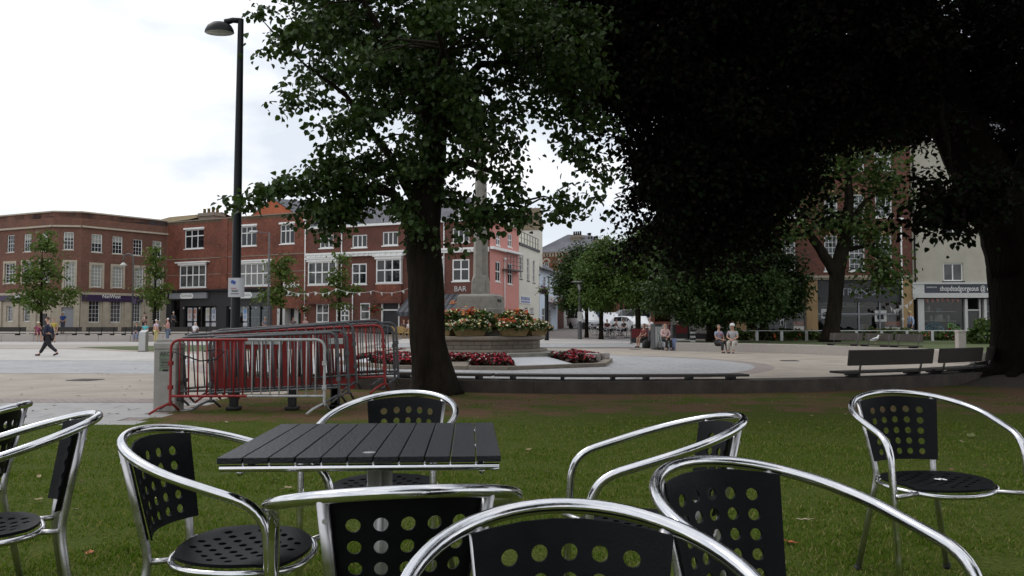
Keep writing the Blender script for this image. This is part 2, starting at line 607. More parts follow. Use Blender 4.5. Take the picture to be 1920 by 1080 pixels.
M['pave_brown'] = brickmat('brown_grey_setts', (0.22, 0.185, 0.165), (0.18, 0.155, 0.14), (0.12, 0.105, 0.1), 0.4, 0.2, 0.015, 0.16, flat=True)
M['resin'] = mat('buff_bound_gravel', (0.335, 0.293, 0.246), 0.9, var=0.20, scale=0.9, bump=0.25, bscale=150)
M['pave_grey'] = brickmat('pale_grey_paving', (0.345, 0.345, 0.35), (0.315, 0.315, 0.32), (0.17, 0.17, 0.17), 0.9, 0.45, 0.012, 0.17, flat=True, rough=0.75)
M['pave_white'] = brickmat('off_white_paving', (0.46, 0.435, 0.41), (0.42, 0.40, 0.38), (0.25, 0.235, 0.22), 0.9, 0.45, 0.012, 0.14, flat=True, rough=0.75)
M['pave_beige'] = brickmat('beige_paving', (0.36, 0.325, 0.29), (0.335, 0.30, 0.265), (0.26, 0.23, 0.2), 0.9, 0.45, 0.012, 0.16, flat=True, rough=0.8)
M['setts'] = brickmat('dark_sett_strip', (0.25, 0.20, 0.18), (0.19, 0.155, 0.14), (0.30, 0.27, 0.25), 0.16, 0.11, 0.014, 0.2, flat=True)
M['slab'] = mat('grey_paving_slab', (0.32, 0.31, 0.305), 0.7, var=0.14, scale=2.2, bump=0.08, bscale=80)
M['asphalt'] = mat('asphalt', (0.055, 0.054, 0.054), 0.9, var=0.2, scale=3, bump=0.2, bscale=100)

YS = fr(-40, 3, 4) + fr(3, 12, 0.5)[1:] + fr(12, 46, 4)[1:] + fr(46, 64.2, 4)[1:] + [64.4] + fr(64.4, 110, 5)[1:] + fr(110, 400, 30)[1:] + [900]
XS = [-400, -200, -110] + fr(-80, -16, 8) + fr(-15, -8, 1) + fr(-6, 20, 6)[1:] + fr(30, 110, 10) + [200, 400]
sheet('ground', XS, YS, lambda x, y: base(x, y) - 0.012, M['pave_brown'])

# buff bound gravel of the plaza, flat at PZ
sheet('plaza', fr(-60, 40, 5), fr(11.0, 45.9, 3.5), lambda x, y: PZ - 0.004, M['resin'])

def ringmb(cx, cy, r0, r1, z, a0=0, a1=360, n=96):
    mb = MB()
    pts0 = [(cx + r0 * math.cos(R(a0 + (a1 - a0) * i / n)), cy + r0 * math.sin(R(a0 + (a1 - a0) * i / n)), z) for i in range(n + 1)]
    pts1 = [(cx + r1 * math.cos(R(a0 + (a1 - a0) * i / n)), cy + r1 * math.sin(R(a0 + (a1 - a0) * i / n)), z) for i in range(n + 1)]
    mb.add(pts0 + pts1, [(i, n + 1 + i, n + 2 + i, i + 1) for i in range(n)])
    return mb
def polysheet(name, poly, z, m):
    mb = MB()
    a = sum(poly[i][0] * poly[(i + 1) % len(poly)][1] - poly[(i + 1) % len(poly)][0] * poly[i][1] for i in range(len(poly)))
    if a < 0:
        poly = poly[::-1]
    mb.add([(p[0], p[1], z) for p in poly], [tuple(range(len(poly)))])
    return struct(name, mb, m)

struct('memorial_paving', ringmb(-0.9, 28.6, 0.0, 8.9, PZ), M['pave_grey'])
struct('sett_ring', ringmb(-0.9, 28.6, 8.9, 9.5, PZ + 0.001), M['setts'])
# bands of paving that run away to the left
polysheet('grey_band', [(-9.5, 22.6), (-60, 26.5), (-60, 35.2), (-11.5, 30.2)], PZ + 0.0, M['pave_grey'])
polysheet('white_band', [(-11.5, 30.3), (-60, 35.3), (-60, 47), (-24, 44.5), (-14, 37)], PZ + 0.0, M['pave_white'])
sheet('far_beige_band', fr(-60, -8.5, 6), fr(46, 55, 3), lambda x, y: base(x, y) + 0.0, M['pave_beige'])
sheet('far_white_band', fr(-60, -16, 6), fr(55, 64, 3), lambda x, y: base(x, y) + 0.0, M['pave_white'])
sheet('street_white_band', fr(-8, 14, 2), fr(52.5, 61.0, 2), lambda x, y: base(x, y) + 0.002, M['pave_white'])
sheet('street_grey_band', fr(-8, 14, 2), fr(47.5, 52.3, 1), lambda x, y: base(x, y) + 0.002, M['pave_grey'])
polysheet('dark_line', [(-60, 35.22), (-60, 35.30), (-11.5, 30.28), (-11.5, 30.22)], PZ + 0.004, M['setts'])
sheet('terrace', fr(-110, -15.5, 7), fr(64.5, 120, 6), lambda x, y: base(x, y) - 0.002, M['pave_beige'])
# the grey slabs at the edge of the lawn on the left
slab_bed = struct('slab_path', MB().add([(-14, 11.1, PZ - 0.001), (-5.2, 11.1, PZ - 0.001), (-5.2, 14.4, PZ - 0.001), (-14, 14.4, PZ - 0.001)], [(0, 1, 2, 3)]), M['setts'])
slab_me = MB().cbox(-0.443, 0.443, -0.213, 0.213, -0.01, 0.008, 0.004).mesh('paving_slab', M['slab'])
row = 0
yy = 11.35
while yy < 14.0:
    xx = -13.6 + (0.45 if row % 2 else 0)
    while xx < -5.4:
        link('paving_slab', slab_me, slab_bed, (xx, yy, PZ + rnd.uniform(-0.001, 0.0015)), (0, 0, rnd.uniform(-0.004, 0.004)))
        xx += 0.9
    yy += 0.44
    row += 1
polysheet('sett_strip', [(-14, 14.4), (-4.6, 14.3), (-4.6, 15.0), (-14, 15.1)], PZ + 0.002, M['setts'])

# ---- lawns
def lawnmat(name, soilmix):
    m, t, p = newmat(name)
    p.inputs['Roughness'].default_value = 0.95
    p.inputs['Specular IOR Level'].default_value = 0.02
    c = t.nodes.new('ShaderNodeTexCoord')
    n1 = t.nodes.new('ShaderNodeTexNoise'); n1.inputs['Scale'].default_value = 60; n1.inputs['Detail'].default_value = 6
    n2 = t.nodes.new('ShaderNodeTexNoise'); n2.inputs['Scale'].default_value = 1.3; n2.inputs['Detail'].default_value = 8; n2.inputs['Roughness'].default_value = 0.7
    for n in (n1, n2):
        t.links.new(c.outputs['Object'], n.inputs['Vector'])
    g = t.nodes.new('ShaderNodeValToRGB')
    g.color_ramp.elements[0].position = 0.3; g.color_ramp.elements[0].color = (0.040, 0.055, 0.012, 1)
    g.color_ramp.elements[1].position = 0.75; g.color_ramp.elements[1].color = (0.105, 0.13, 0.03, 1)
    t.links.new(n1.outputs['Fac'], g.inputs['Fac'])
    s_ = t.nodes.new('ShaderNodeValToRGB')
    s_.color_ramp.elements[0].position = 0.3; s_.color_ramp.elements[0].color = (0.085, 0.052, 0.032, 1)
    s_.color_ramp.elements[1].position = 0.75; s_.color_ramp.elements[1].color = (0.19, 0.118, 0.074, 1)
    t.links.new(n1.outputs['Fac'], s_.inputs['Fac'])
    # worn earth towards the seat wall and in patches (a wear pattern of the place itself)
    sx = t.nodes.new('ShaderNodeSeparateXYZ'); t.links.new(c.outputs['Object'], sx.inputs[0])
    ab = t.nodes.new('ShaderNodeMapRange')
    ab.inputs['From Min'].default_value = 10.4; ab.inputs['From Max'].default_value = 11.8
    ab.inputs['To Min'].default_value = -0.12; ab.inputs['To Max'].default_value = soilmix
    sh = t.nodes.new('ShaderNodeMapRange')
    sh.inputs['From Min'].default_value = -3; sh.inputs['From Max'].default_value = 2
    sh.inputs['To Min'].default_value = 0; sh.inputs['To Max'].default_value = 1.1
    t.links.new(sx.outputs[0], sh.inputs['Value'])
    su = t.nodes.new('ShaderNodeMath'); su.operation = 'SUBTRACT'
    t.links.new(sx.outputs[1], su.inputs[0]); t.links.new(sh.outputs[0], su.inputs[1])
    t.links.new(su.outputs[0], ab.inputs['Value'])
    ad = t.nodes.new('ShaderNodeMath'); t.links.new(ab.outputs[0], ad.inputs[0]); t.links.new(n2.outputs['Fac'], ad.inputs[1])
    r_ = t.nodes.new('ShaderNodeMapRange')
    r_.inputs['From Min'].default_value = 0.62; r_.inputs['From Max'].default_value = 0.76
    t.links.new(ad.outputs[0], r_.inputs['Value'])
    mm = t.nodes.new('ShaderNodeMixRGB')
    t.links.new(r_.outputs[0], mm.inputs['Fac'])
    t.links.new(g.outputs[0], mm.inputs['Color1']); t.links.new(s_.outputs[0], mm.inputs['Color2'])
    t.links.new(mm.outputs[0], p.inputs['Base Color'])
    b = t.nodes.new('ShaderNodeBump'); b.inputs['Strength'].default_value = 0.6; b.inputs['Distance'].default_value = 0.02
    t.links.new(n1.outputs['Fac'], b.inputs['Height']); t.links.new(b.outputs[0], p.inputs['Normal'])
    return m
M['lawn'] = lawnmat('lawn_turf', 0.22)
M['lawn_far'] = mat('far_lawn_turf', (0.085, 0.105, 0.03), 0.95, var=0.25, scale=3, col2=(0.05, 0.075, 0.018))
def lawn_z(x, y):
    return base(x, y) + 0.006 + 0.012 * math.sin(x * 1.7 + 0.6 * y) * math.sin(y * 1.3) * (1 - sstep(y, 9, 11))
def in_lawn(x, y):
    if (x - CX) ** 2 + (y - CY) ** 2 < (CR - 0.1) ** 2:
        return False
    edge = 11.35 if x < -5.35 else 17.5
    if x > 6:
        edge = 40
    return y < edge and (x > -4.3 or y < 16.6 or y < edge)
sheet('lawn', fr(-26, 30, 0.4), fr(-12, 26, 0.4), lambda x, y: lawn_z(x, y), M['lawn'], lambda x, y: in_lawn(x, y) and not (x < -4.4 and y > 15.8))
# strip of turf far left
polysheet('turf_strip', [(-25.5, 48.5), (-17, 40.5), (-13, 42.5), (-14, 52), (-20, 53)], PZ + 0.012, M['lawn_far'])
# raised lawn and pavement behind the far seat wall, right
arc = [(CX + (CR + 0.25) * math.cos(R(a)), CY + (CR + 0.25) * math.sin(R(a))) for a in range(-12, 62, 3)]
struct('raised_lawn', MB().prism(arc + [(8.6, 45.5), (11, 47.5), (70, 47.5), (70, 24), (17.5, 24)], PZ - 0.1, 0.115), M['lawn_far'])
struct('shop_pavement', MB().prism([(10.5, 47.4), (70, 47.4), (70, 120), (26, 120), (16, 62), (11.6, 52.5)], PZ - 0.1, lambda x, y: 0.12 + max(0, y - 53) * 0.012), M['pave_brown'])

# ---- grass blades of the near lawn (no one could count them)
def blades():
    xs, ys = [], []
    for y0, y1, dens in ((1.35, 2.6, 9000), (2.6, 4.2, 5600), (4.2, 6.5, 3000), (6.5, 9.0, 1700), (9.0, 11.6, 1300), (11.6, 15.6, 260)):
        hw0 = 0.66 * y1 + 0.3
        n = int(dens * (y1 - y0) * 2 * hw0)
        x = nrg.uniform(-hw0, hw0, n)
        y = nrg.uniform(y0, y1, n)
        k = np.abs(x) < 0.66 * y + 0.3
        xs.append(x[k]); ys.append(y[k])
    x = np.concatenate(xs); y = np.concatenate(ys)
    def nse(a, b, s):
        return np.sin(a * 2.1 * s + 1.3 * np.sin(b * 1.7 * s)) * np.sin(b * 2.6 * s + np.sin(a * 1.1 * s + 2))
    patch = nse(x, y, 1.0) * 0.5 + nse(x, y, 2.7) * 0.5
    worn = np.clip((y - np.clip((x + 3) * 0.22, 0, 1.1) - 10.4) / 1.3, 0, 1) * (1 - 0.25 * (y > 13))
    bare = np.clip((np.sin(x * 3.1 + 2 * np.sin(y * 1.9)) * np.sin(y * 3.7 + 1.5 * np.sin(x * 1.3)) - 0.80) * 6, 0, 0.85)
    keep = (nrg.random(len(x)) < -bare + np.clip(0.92 + patch * 0.75 - 0.12 - worn * 0.93, 0.03, 1)) & ~((x < -5.3) & (y > 11.3)) & ((x - 2.2) ** 2 + (y - 29.9) ** 2 > 13.95 ** 2)
    x, y, patch = x[keep], y[keep], patch[keep]
    n = len(x)
    t = np.clip((y - 3.5) / 7.5, 0, 1)
    z = PZ * t * t * (3 - 2 * t) + 0.006 + 0.012 * np.sin(x * 1.7 + 0.6 * y) * np.sin(y * 1.3) * (1 - np.clip((y - 9) / 2, 0, 1)) - 0.004
    h = nrg.uniform(0.009, 0.030, n) * (1 + 0.45 * patch)
    w = nrg.uniform(0.0016, 0.0032, n) * (1 + y * 0.16)
    a = nrg.uniform(0, 2 * np.pi, n)
    lean = nrg.uniform(0.1, 1.0, n) * h
    b = nrg.uniform(0, 2 * np.pi, n)
    ca, sa = np.cos(a) * w, np.sin(a) * w
    lx, ly = np.cos(b) * lean, np.sin(b) * lean
    V = np.empty((n, 4, 3))
    V[:, 0] = np.stack([x - ca, y - sa, z], 1)
    V[:, 1] = np.stack([x + ca, y + sa, z], 1)
    V[:, 2] = np.stack([x + ca * 0.7 + lx * 0.4, y + sa * 0.7 + ly * 0.4, z + h * 0.6], 1)
    V[:, 3] = np.stack([x + lx, y + ly, z + h], 1)
    F = np.arange(n * 4).reshape(n, 4)
    return fast_mesh('grass', V.reshape(-1, 3), F, M['blade'])
M['blade'] = islandmat('grass_blade', [(0.092, 0.145, 0.018), (0.115, 0.165, 0.026), (0.074, 0.122, 0.015), (0.145, 0.18, 0.036), (0.092, 0.14, 0.020), (0.24, 0.22, 0.09)], 0.7, 0.28, 0.06)
g = link('grass', blades())
g['kind'] = 'stuff'
tag(g, 'short mown green grass under the cafe chairs', 'grass')

# ------------------------------------------------------------------ buildings
class Fac:
    """a facade plane from p0 (left) to p1 (right), local u along it, z above zb"""
    def __init__(s, p0, p1, zb):
        s.p0, s.p1, s.zb = Vector(p0), Vector(p1), zb
        d = s.p1 - s.p0
        s.L = d.length
        s.d = d / s.L
        s.ang = math.atan2(d.y, d.x)
    def uz(s, px, py):
        r_ = ray(px, py)
        # k*(rx,ry) = p0 + u*d
        det = r_[0] * (-s.d.y) + r_[1] * s.d.x
        k = (s.p0.x * (-s.d.y) + s.p0.y * s.d.x) / det
        u = (k * r_[0] - s.p0.x) * s.d.x + (k * r_[1] - s.p0.y) * s.d.y
        return u, CAM_Z + k * r_[2] - s.zb
    def rect(s, x0, y0, x1, y1):
        xm, ym = (x0 + x1) / 2, (y0 + y1) / 2
        u0, u1 = s.uz(x0, ym)[0], s.uz(x1, ym)[0]
        z1, z0 = s.uz(xm, y0)[1], s.uz(xm, y1)[1]
        return (u0, u1, z0, z1)

def wallmb(mb, y, L0, L1, z0, z1, ops, reveal=0.14):
    """wall face in the plane y (facing -y) with openings and their reveals"""
    us = sorted({L0, L1, *[min(max(o[k], L0), L1) for o in ops for k in (0, 1)]})
    zs = sorted({z0, z1, *[min(max(o[k], z0), z1) for o in ops for k in (2, 3)]})
    for i in range(len(us) - 1):
        for j in range(len(zs) - 1):
            a, b, c, d = us[i], us[i + 1], zs[j], zs[j + 1]
            if b - a < 1e-4 or d - c < 1e-4:
                continue
            um, zm = (a + b) / 2, (c + d) / 2
            if any(o[0] < um < o[1] and o[2] < zm < o[3] for o in ops):
                continue
            mb.add([(a, y, c), (b, y, c), (b, y, d), (a, y, d)], [(0, 1, 2, 3)])
    for a, b, c, d in ops:
        q = y + reveal
        mb.add([(a, y, c), (b, y, c), (b, y, d), (a, y, d), (a, q, c), (b, q, c), (b, q, d), (a, q, d)],
               [(0, 4, 5, 1), (1, 5, 6, 2), (2, 6, 7, 3), (3, 7, 4, 0)])

def shell(root, name, m, L, D, z0, z1, ops, skew=0.0, part_y=0.0, top=True, reveal=0.14):
    mb = MB()
    wallmb(mb, part_y, 0, L, z0, z1, ops, reveal)
    s_ = skew
    mb.add([(0, part_y, z0), (0, part_y, z1), (s_, D, z1), (s_, D, z0)], [(0, 1, 2, 3)])
    mb.add([(L, part_y, z0), (L, part_y, z1), (L + s_, D, z1), (L + s_, D, z0)], [(3, 2, 1, 0)])
    mb.add([(s_, D, z0), (s_, D, z1), (L + s_, D, z1), (L + s_, D, z0)], [(0, 1, 2, 3)])
    if top:
        mb.add([(0, part_y, z1), (L, part_y, z1), (L + s_, D, z1), (s_, D, z1)], [(0, 1, 2, 3)])
    return mb.build(name, m, root)

WCACHE = {}
def window(root, o, cols, rows, fr_=0.07, bar=0.035, frame='white', glass='glass', y=0.09, sill='white', hsplit=None, bevel=0.0, heavy=None, proud=0.04, blind=0.0):
    """window part (frame and glazing bars) with panes and sill below it"""
    u0, u1, z0, z1 = o
    w, h = u1 - u0, z1 - z0
    key = (round(w, 2), round(h, 2), cols, rows, fr_, bar, frame, hsplit, heavy, glass, sill)
    if key not in WCACHE:
        mb = MB()
        mb.box(0, fr_, 0, 0.07, 0, h).box(w - fr_, w, 0, 0.07, 0, h).box(fr_, w - fr_, 0, 0.07, 0, fr_).box(fr_, w - fr_, 0, 0.07, h - fr_, h)
        for i in range(1, cols):
            b = bar if not heavy else heavy
            x = fr_ + (w - 2 * fr_) * i / cols
            mb.box(x - b / 2, x + b / 2, 0.012, 0.06, fr_ + 0.001, h - fr_ - 0.001)
        zs = [fr_ + (h - 2 * fr_) * i / rows for i in range(1, rows)]
        if hsplit:
            zs = [h * hsplit]
        for k, z in enumerate(zs):
            b = bar if not (heavy or (rows % 2 == 0 and k == rows // 2 - 1)) else max(heavy or 0, bar * 1.7)
            mb.box(fr_ + 0.001, w - fr_ - 0.001, 0.008, 0.064, z - b / 2, z + b / 2)
        fm = mb.mesh('window', M[frame])
        gm = MB().add([(fr_ * 0.6, 0.045, fr_ * 0.6), (w - fr_ * 0.6, 0.045, fr_ * 0.6), (w - fr_ * 0.6, 0.045, h - fr_ * 0.6), (fr_ * 0.6, 0.045, h - fr_ * 0.6)], [(0, 1, 2, 3)]).mesh('pane', M[glass])
        sm = MB().box(-0.08, w + 0.08, -y - proud, 0.02, -0.09, -0.003).mesh('sill', M[sill]) if sill else None
        WCACHE[key] = (fm, gm, sm)
    fm, gm, sm = WCACHE[key]
    f = link('window', fm, root, (u0, y, z0))
    link('pane', gm, f)
    if sm:
        link('sill', sm, f)
    if blind:
        MB().box(fr_, w - fr_, 0.036, 0.0445, h * (1 - blind), h - fr_).build('blind', M['blind'], f)
    return f

def trim(root, name, m, boxes):
    mb = MB()
    for b in boxes:
        mb.box(*b)
    return mb.build(name, M[m] if isinstance(m, str) else m, root)

def pipe(root, u, z0, z1, y=-0.07, m='white', r=0.05, hopper=True):
    mb = MB().tube([(u, y, z0), (u, y, z1)], r, 8)
    if hopper:
        mb.cbox(u - 0.16, u + 0.16, y - 0.12, y + 0.069, z1, z1 + 0.22, 0.03)
    for k in range(3):
        z = z0 + (z1 - z0) * (k + 0.5) / 3
        mb.box(u - 0.075, u + 0.075, y - 0.06, 0.068 + y, z, z + 0.05)
    return mb.build('drainpipe', M[m], root, True)

def building(name, label, F, cat='building', group=None):
    return thing(name, label, cat, (F.p0.x, F.p0.y, F.zb), F.ang, group)

TZ = 0.49                                          # level the far-left buildings stand on
M['blind'] = mat('pale_window_blind', (0.30, 0.31, 0.28), 0.8, var=0.15, scale=8)
# ---- bank, three facades
def corner(px, py_top, ztop):
    k = (ztop - CAM_Z) / ray(px, py_top)[2]
    d = ray(px, py_top)
    return (d[0] * k, d[1] * k)
BT = 11.2
b0, b1, b2, b3 = corner(-75, 413, BT), corner(101, 397.6, BT), corner(154, 398.5, BT), corner(314, 415.5, BT)
F1, F2, F3 = Fac(b0, b1, TZ), Fac(b1, b2, TZ), Fac(b2, b3, TZ)
H = BT - TZ
bank = building('bank', 'wide brown brick bank with stone ground floor and purple fascia at far left', F3)
def sub(F, root_F, root):
    """a wing of a building: an empty-free way to set wall pieces on another facade plane"""
    a = F.ang - root_F.ang
    d = F.p0 - root_F.p0
    c, s_ = math.cos(-root_F.ang), math.sin(-root_F.ang)
    return Matrix.Translation((d.x * c - d.y * s_, d.x * s_ + d.y * c, 0)) @ Matrix.Rotation(a, 4, 'Z')
def place_under(o, Mx):
    o.matrix_basis = Mx @ o.matrix_basis
    return o
for F, specs, fascia, name_px in (
    (F1, dict(up=[(13, 441, 27, 473), (44.5, 439, 58.7, 472), (76, 437, 90, 470)], mid=[(9, 494, 28, 531), (42, 492, 60, 530), (75, 491, 92, 529)],
              gr=[(12.5, 573, 25, 603), (44, 572, 57, 603), (-20, 575, -8, 603)]), (-70, 552, 54, 562.5), (43, 557)),
    (F2, dict(up=[(119, 435, 138, 468)], mid=[(121, 492, 140, 539)], gr=[]), None, None),
    (F3, dict(up=[(171.9, 439, 192, 473), (211, 443.5, 230, 476), (249.5, 449, 267, 479), (286, 452, 303, 482)],
              mid=[(171, 497, 191, 538), (211, 500, 230, 539), (252, 502, 269, 541), (286, 505, 303, 542)],
              gr=[(166, 563.5, 187, 604.5), (207, 563.5, 227, 604.5), (247, 565, 264, 604), (285, 578, 301, 602)]), (152.6, 550, 265, 563), (206, 556.5))):
    Mx = sub(F, F3, bank)
    ops = {k: [F.rect(*r_) for r_ in v] for k, v in specs.items()}
    zg = F.uz((0 if F is F1 else 128 if F is F2 else 230), 552)[1]       # top of the stone storey
    zp = H - (1.35 if F is not F2 else 1.35)
    mb = MB()
    wallmb(mb, 0, 0, F.L, zg, H, ops['up'] + ops['mid'])
    place_under(mb.build('brick_wall', M['brick'], bank), Mx)
    mb = MB()
    door = [F.rect(115, 576, 138, 619)] if F is F2 else []
    wallmb(mb, -0.06, 0, F.L, 0, zg, ops['gr'] + door, 0.3)
    place_under(mb.build('stone_wall', M['stone'], bank), Mx)
    if door:
        d0 = door[0]
        place_under(trim(bank, 'door', 'greyfascia', [(d0[0], d0[1], 0.12, 0.18, 0, d0[3])]), Mx)
    boxes = [(0, F.L, -0.22, -0.001, zp, zp + 0.16), (0, F.L, -0.12, -0.001, H, H + 0.12)]
    place_under(trim(bank, 'cornice', 'stone', boxes), Mx)
    place_under(trim(bank, 'storey_band', 'stone', [(0, F.L, -0.30, -0.061, zg - 0.12, zg + 0.10)]), Mx)
    for kind in ('up', 'mid', 'gr'):
        for o in ops[kind]:
            c, r_ = {'up': (3, 4), 'mid': (3, 6), 'gr': (3, 5)}[kind]
            w_ = window(bank, o, c, r_, 0.065, 0.020, sill='stone', y=0.09, blind={'up': rnd.choice((0.0, 0.35, 0.5, 0.62)), 'mid': rnd.choice((0.0, 0.0, 0.95)), 'gr': 0.0}[kind])
            place_under(w_, Mx)
            if kind == 'mid':
                s0 = trim(bank, 'window_surround', 'stone', [(o[0] - 0.2, o[0] - 0.001, -0.05, 0.02, o[2] - 0.15, o[3] + 0.22), (o[1] + 0.001, o[1] + 0.2, -0.05, 0.02, o[2] - 0.15, o[3] + 0.22), (o[0], o[1], -0.05, 0.02, o[3] + 0.001, o[3] + 0.22)])
                place_under(s0, Mx)
    if fascia:
        o = F.rect(*fascia)
        fs = trim(bank, 'fascia', 'purple', [(max(0.02, o[0]), min(F.L - 0.02, o[1]), -0.30, -0.062, o[2] - 0.12, zg - 0.121)])
        place_under(fs, Mx)
        u, z = F.uz(*name_px)
        t_ = text('NatWest', bank, (u, -0.32, z), 0.46, M['white'])
        place_under(t_, Mx)
        # pilasters between the ground floor windows
        g_ = sorted(ops['gr'])
        for k in range(len(g_) + 1):
            if k == 0:
                u = g_[0][0] - 0.75
            elif k == len(g_):
                u = g_[-1][1] + 0.75
            else:
                u = (g_[k - 1][1] + g_[k][0]) / 2
            if 0.3 < u < F.L - 0.3:
                place_under(trim(bank, 'pilaster', 'stone', [(u - 0.28, u + 0.28, -0.2, -0.061, 0, o[2] - 0.13)]), Mx)
Mb = [Vector((*p, 0)) for p in (b0, b1, b2, b3)]
inv = Matrix.Rotation(-F3.ang, 4, 'Z') @ Matrix.Translation((-F3.p0.x, -F3.p0.y, 0))
loc = [inv @ p for p in Mb]
rp = [(p.x, p.y) for p in loc] + [(loc[3].x - 2, loc[3].y + 16), (loc[0].x + 2, loc[0].y + 22)]
MB().prism(rp, H - 0.5, H - 0.02).build('roof', M['slate'], bank)
MB().prism([(rp[3][0] - 0.05, rp[3][1] + 0.05), rp[4], rp[5], (rp[0][0] + 0.05, rp[0][1] + 0.05), (rp[0][0] + 1, rp[0][1] + 2)], 0, H - 0.6).build('rear_wall', M['brick'], bank)
o = F1.rect(79, 588, 89, 610)
place_under(trim(bank, 'cash_machine', 'darkshop', [(o[0], o[1], -0.16, -0.061, o[2], o[3])]), sub(F1, F3, bank))

# ---- red brick shop and restaurant range (two buildings side by side)
c0 = b3
k_ = (10.05) / ray(578, 397)[2]; d_ = ray(578, 397)
c1 = (d_[0] * k_, d_[1] * k_)
F4 = Fac((c0[0] + 0.05, c0[1] - 0.02), c1, TZ)
shop = building('phone_shop', 'three storey red brick building with two grey phone shop fascias beside the bank', F4)
ops_u = [F4.rect(*r_) for r_ in ((346, 430, 382, 466), (451, 424, 481, 461), (525, 420, 552, 457))]
ops_m = [F4.rect(*r_) for r_ in ((339, 497, 387.5, 539), (450, 494, 507.5, 536))]
ops_g = [F4.rect(321, 563, 337, 620), F4.rect(344, 574, 406, 613), F4.rect(424, 574, 506, 613)]
doorw = F4.rect(519, 578, 564, 617)
doorw = (doorw[0], doorw[1], 0.0, doorw[3])
H4 = 11.05 - TZ
zf = F4.uz(450, 544)[1]
shell(shop, 'brick_wall', M['brick2'], F4.L, 12, zf, H4, ops_u + ops_m)
ops_g_shop = ops_g
mb = MB(); us = F4.uz(510, 590)[0]
wallmb(mb, 0, 0, us, 0, zf, [(o[0], o[1], max(0, o[2]), o[3]) for o in ops_g], 0.35)
mb.build('shop_front', M['darkshop'], shop)
mb = MB()
wallmb(mb, 0, us, F4.L, 0, zf, [doorw], 0.9)
mb.build('brick_wall', M['brick2'], shop)
for o in ops_u:
    window(shop, o, 3, 2, 0.09, 0.05, hsplit=0.66, heavy=0.08)
    trim(shop, 'window_head', 'white', [(o[0] - 0.08, o[1] + 0.08, -0.10, -0.001, o[3] + 0.002, o[3] + 0.17)])
for o, c in zip(ops_m, (4, 5)):
    window(shop, o, c, 2, 0.10, 0.05, hsplit=0.55, heavy=0.10, y=-0.12)
    trim(shop, 'window_hood', 'white', [(o[0] - 0.12, o[1] + 0.12, -0.3, -0.13, o[3] + 0.002, o[3] + 0.2), (o[0] - 0.4, o[1] + 0.4, -0.42, -0.001, o[3] + 0.201, o[3] + 0.32)])
trim(shop, 'storey_band', 'memorial2', [(0, F4.L, -0.06, -0.001, F4.uz(400, 484)[1], F4.uz(400, 484)[1] + 0.07)])
for a_, b_ in ((0, ops_m[0][0] - 0.15), (ops_m[0][1] + 0.15, ops_m[1][0] - 0.15), (ops_m[1][1] + 0.15, F4.L)):
    trim(shop, 'string_course', 'memorial2', [(a_, b_, -0.04, -0.001, ops_m[0][2] + 1.2, ops_m[0][2] + 1.26)])
trim(shop, 'parapet_band', 'mossbrick', [(0, F4.L, -0.02, -0.001, ops_u[0][3] + 0.55, H4)])
trim(shop, 'brick_pilaster', 'brick2', [(F4.uz(415, 480)[0], F4.uz(427, 480)[0], -0.06, -0.0215, zf + 0.2, H4)])
trim(shop, 'parapet_coping', 'memorial2', [(-0.02, F4.L + 0.02, -0.1, 0.3, H4, H4 + 0.1)])
trim(shop, 'lead_ledge', 'black', [(0.1, us, -0.45, -0.001, zf - 0.05, zf + 0.12)])
for x0, x1, px in ((321, 391, 354), (452, 498, 463)):
    o = F4.rect(x0, 549, x1, 560)
    trim(shop, 'fascia', 'greyfascia', [(o[0], o[1], -0.25, -0.002, o[2], o[3])])
    u, z = F4.uz(px, 555 if px < 400 else 553.5)
    mb = MB()
    mb.loft([[(u + 0.62 * sg * 1 + 0.26 * math.cos(t), y, z + 0.27 * math.sin(t)) for sg, ts in ((1, range(-3, 4)), (-1, range(3, 10))) for t in [math.pi / 6 * q for q in ts]] for y in (-0.28, -0.252)], caps=True)
    mb.build('sign_plate', M['white'], shop)
    text('GoMobile', shop, (u, -0.285, z), 0.36, M['greyfascia'], ext=0.004)
o = ops_g[0]
trim(shop, 'shop_door', 'shopglass', [(o[0], o[1], 0.30, 0.34, 0.02, o[3])])
for o in ops_g[1:]:
    mb = MB().box(o[0], o[1], 0.28, 0.30, o[2], o[3])
    mb.build('shop_window', M['shopglass'], shop)
    n_ = 4
    trim(shop, 'mullion', 'darkshop', [(o[0] + (o[1] - o[0]) * k / n_ - 0.04, o[0] + (o[1] - o[0]) * k / n_ + 0.04, 0.2, 0.279, o[2], o[3]) for k in range(1, n_)])
for k, (x0, x1) in enumerate(((348, 356), (357.5, 365), (382, 391), (393, 401), (452, 460))):
    o = F4.rect(x0, 577, x1, 602)
    p = trim(shop, 'poster', 'paper', [(o[0], o[1], 0.245, 0.262, o[2], o[3])])
    col = [(0.5, 0.3, 0.25), (0.5, 0.2, 0.12), (0.45, 0.42, 0.3), (0.25, 0.3, 0.42), (0.2, 0.35, 0.6)][k]
    c_ = flatc('poster%d' % k, col)
    w_ = o[1] - o[0]; h_ = o[3] - o[2]
    MB().box(o[0] + w_ * 0.15, o[1] - w_ * 0.15, 0.238, 0.244, o[2] + h_ * 0.55, o[3] - h_ * 0.12).box(o[0] + w_ * 0.3, o[1] - w_ * 0.3, 0.238, 0.244, o[2] + h_ * 0.2, o[2] + h_ * 0.45).build('poster_print', c_, p)
    o = F4.rect(x0, 605, x1, 612)
    trim(shop, 'price_card', 'paper', [(o[0], o[1], 0.245, 0.262, o[2], o[3])])
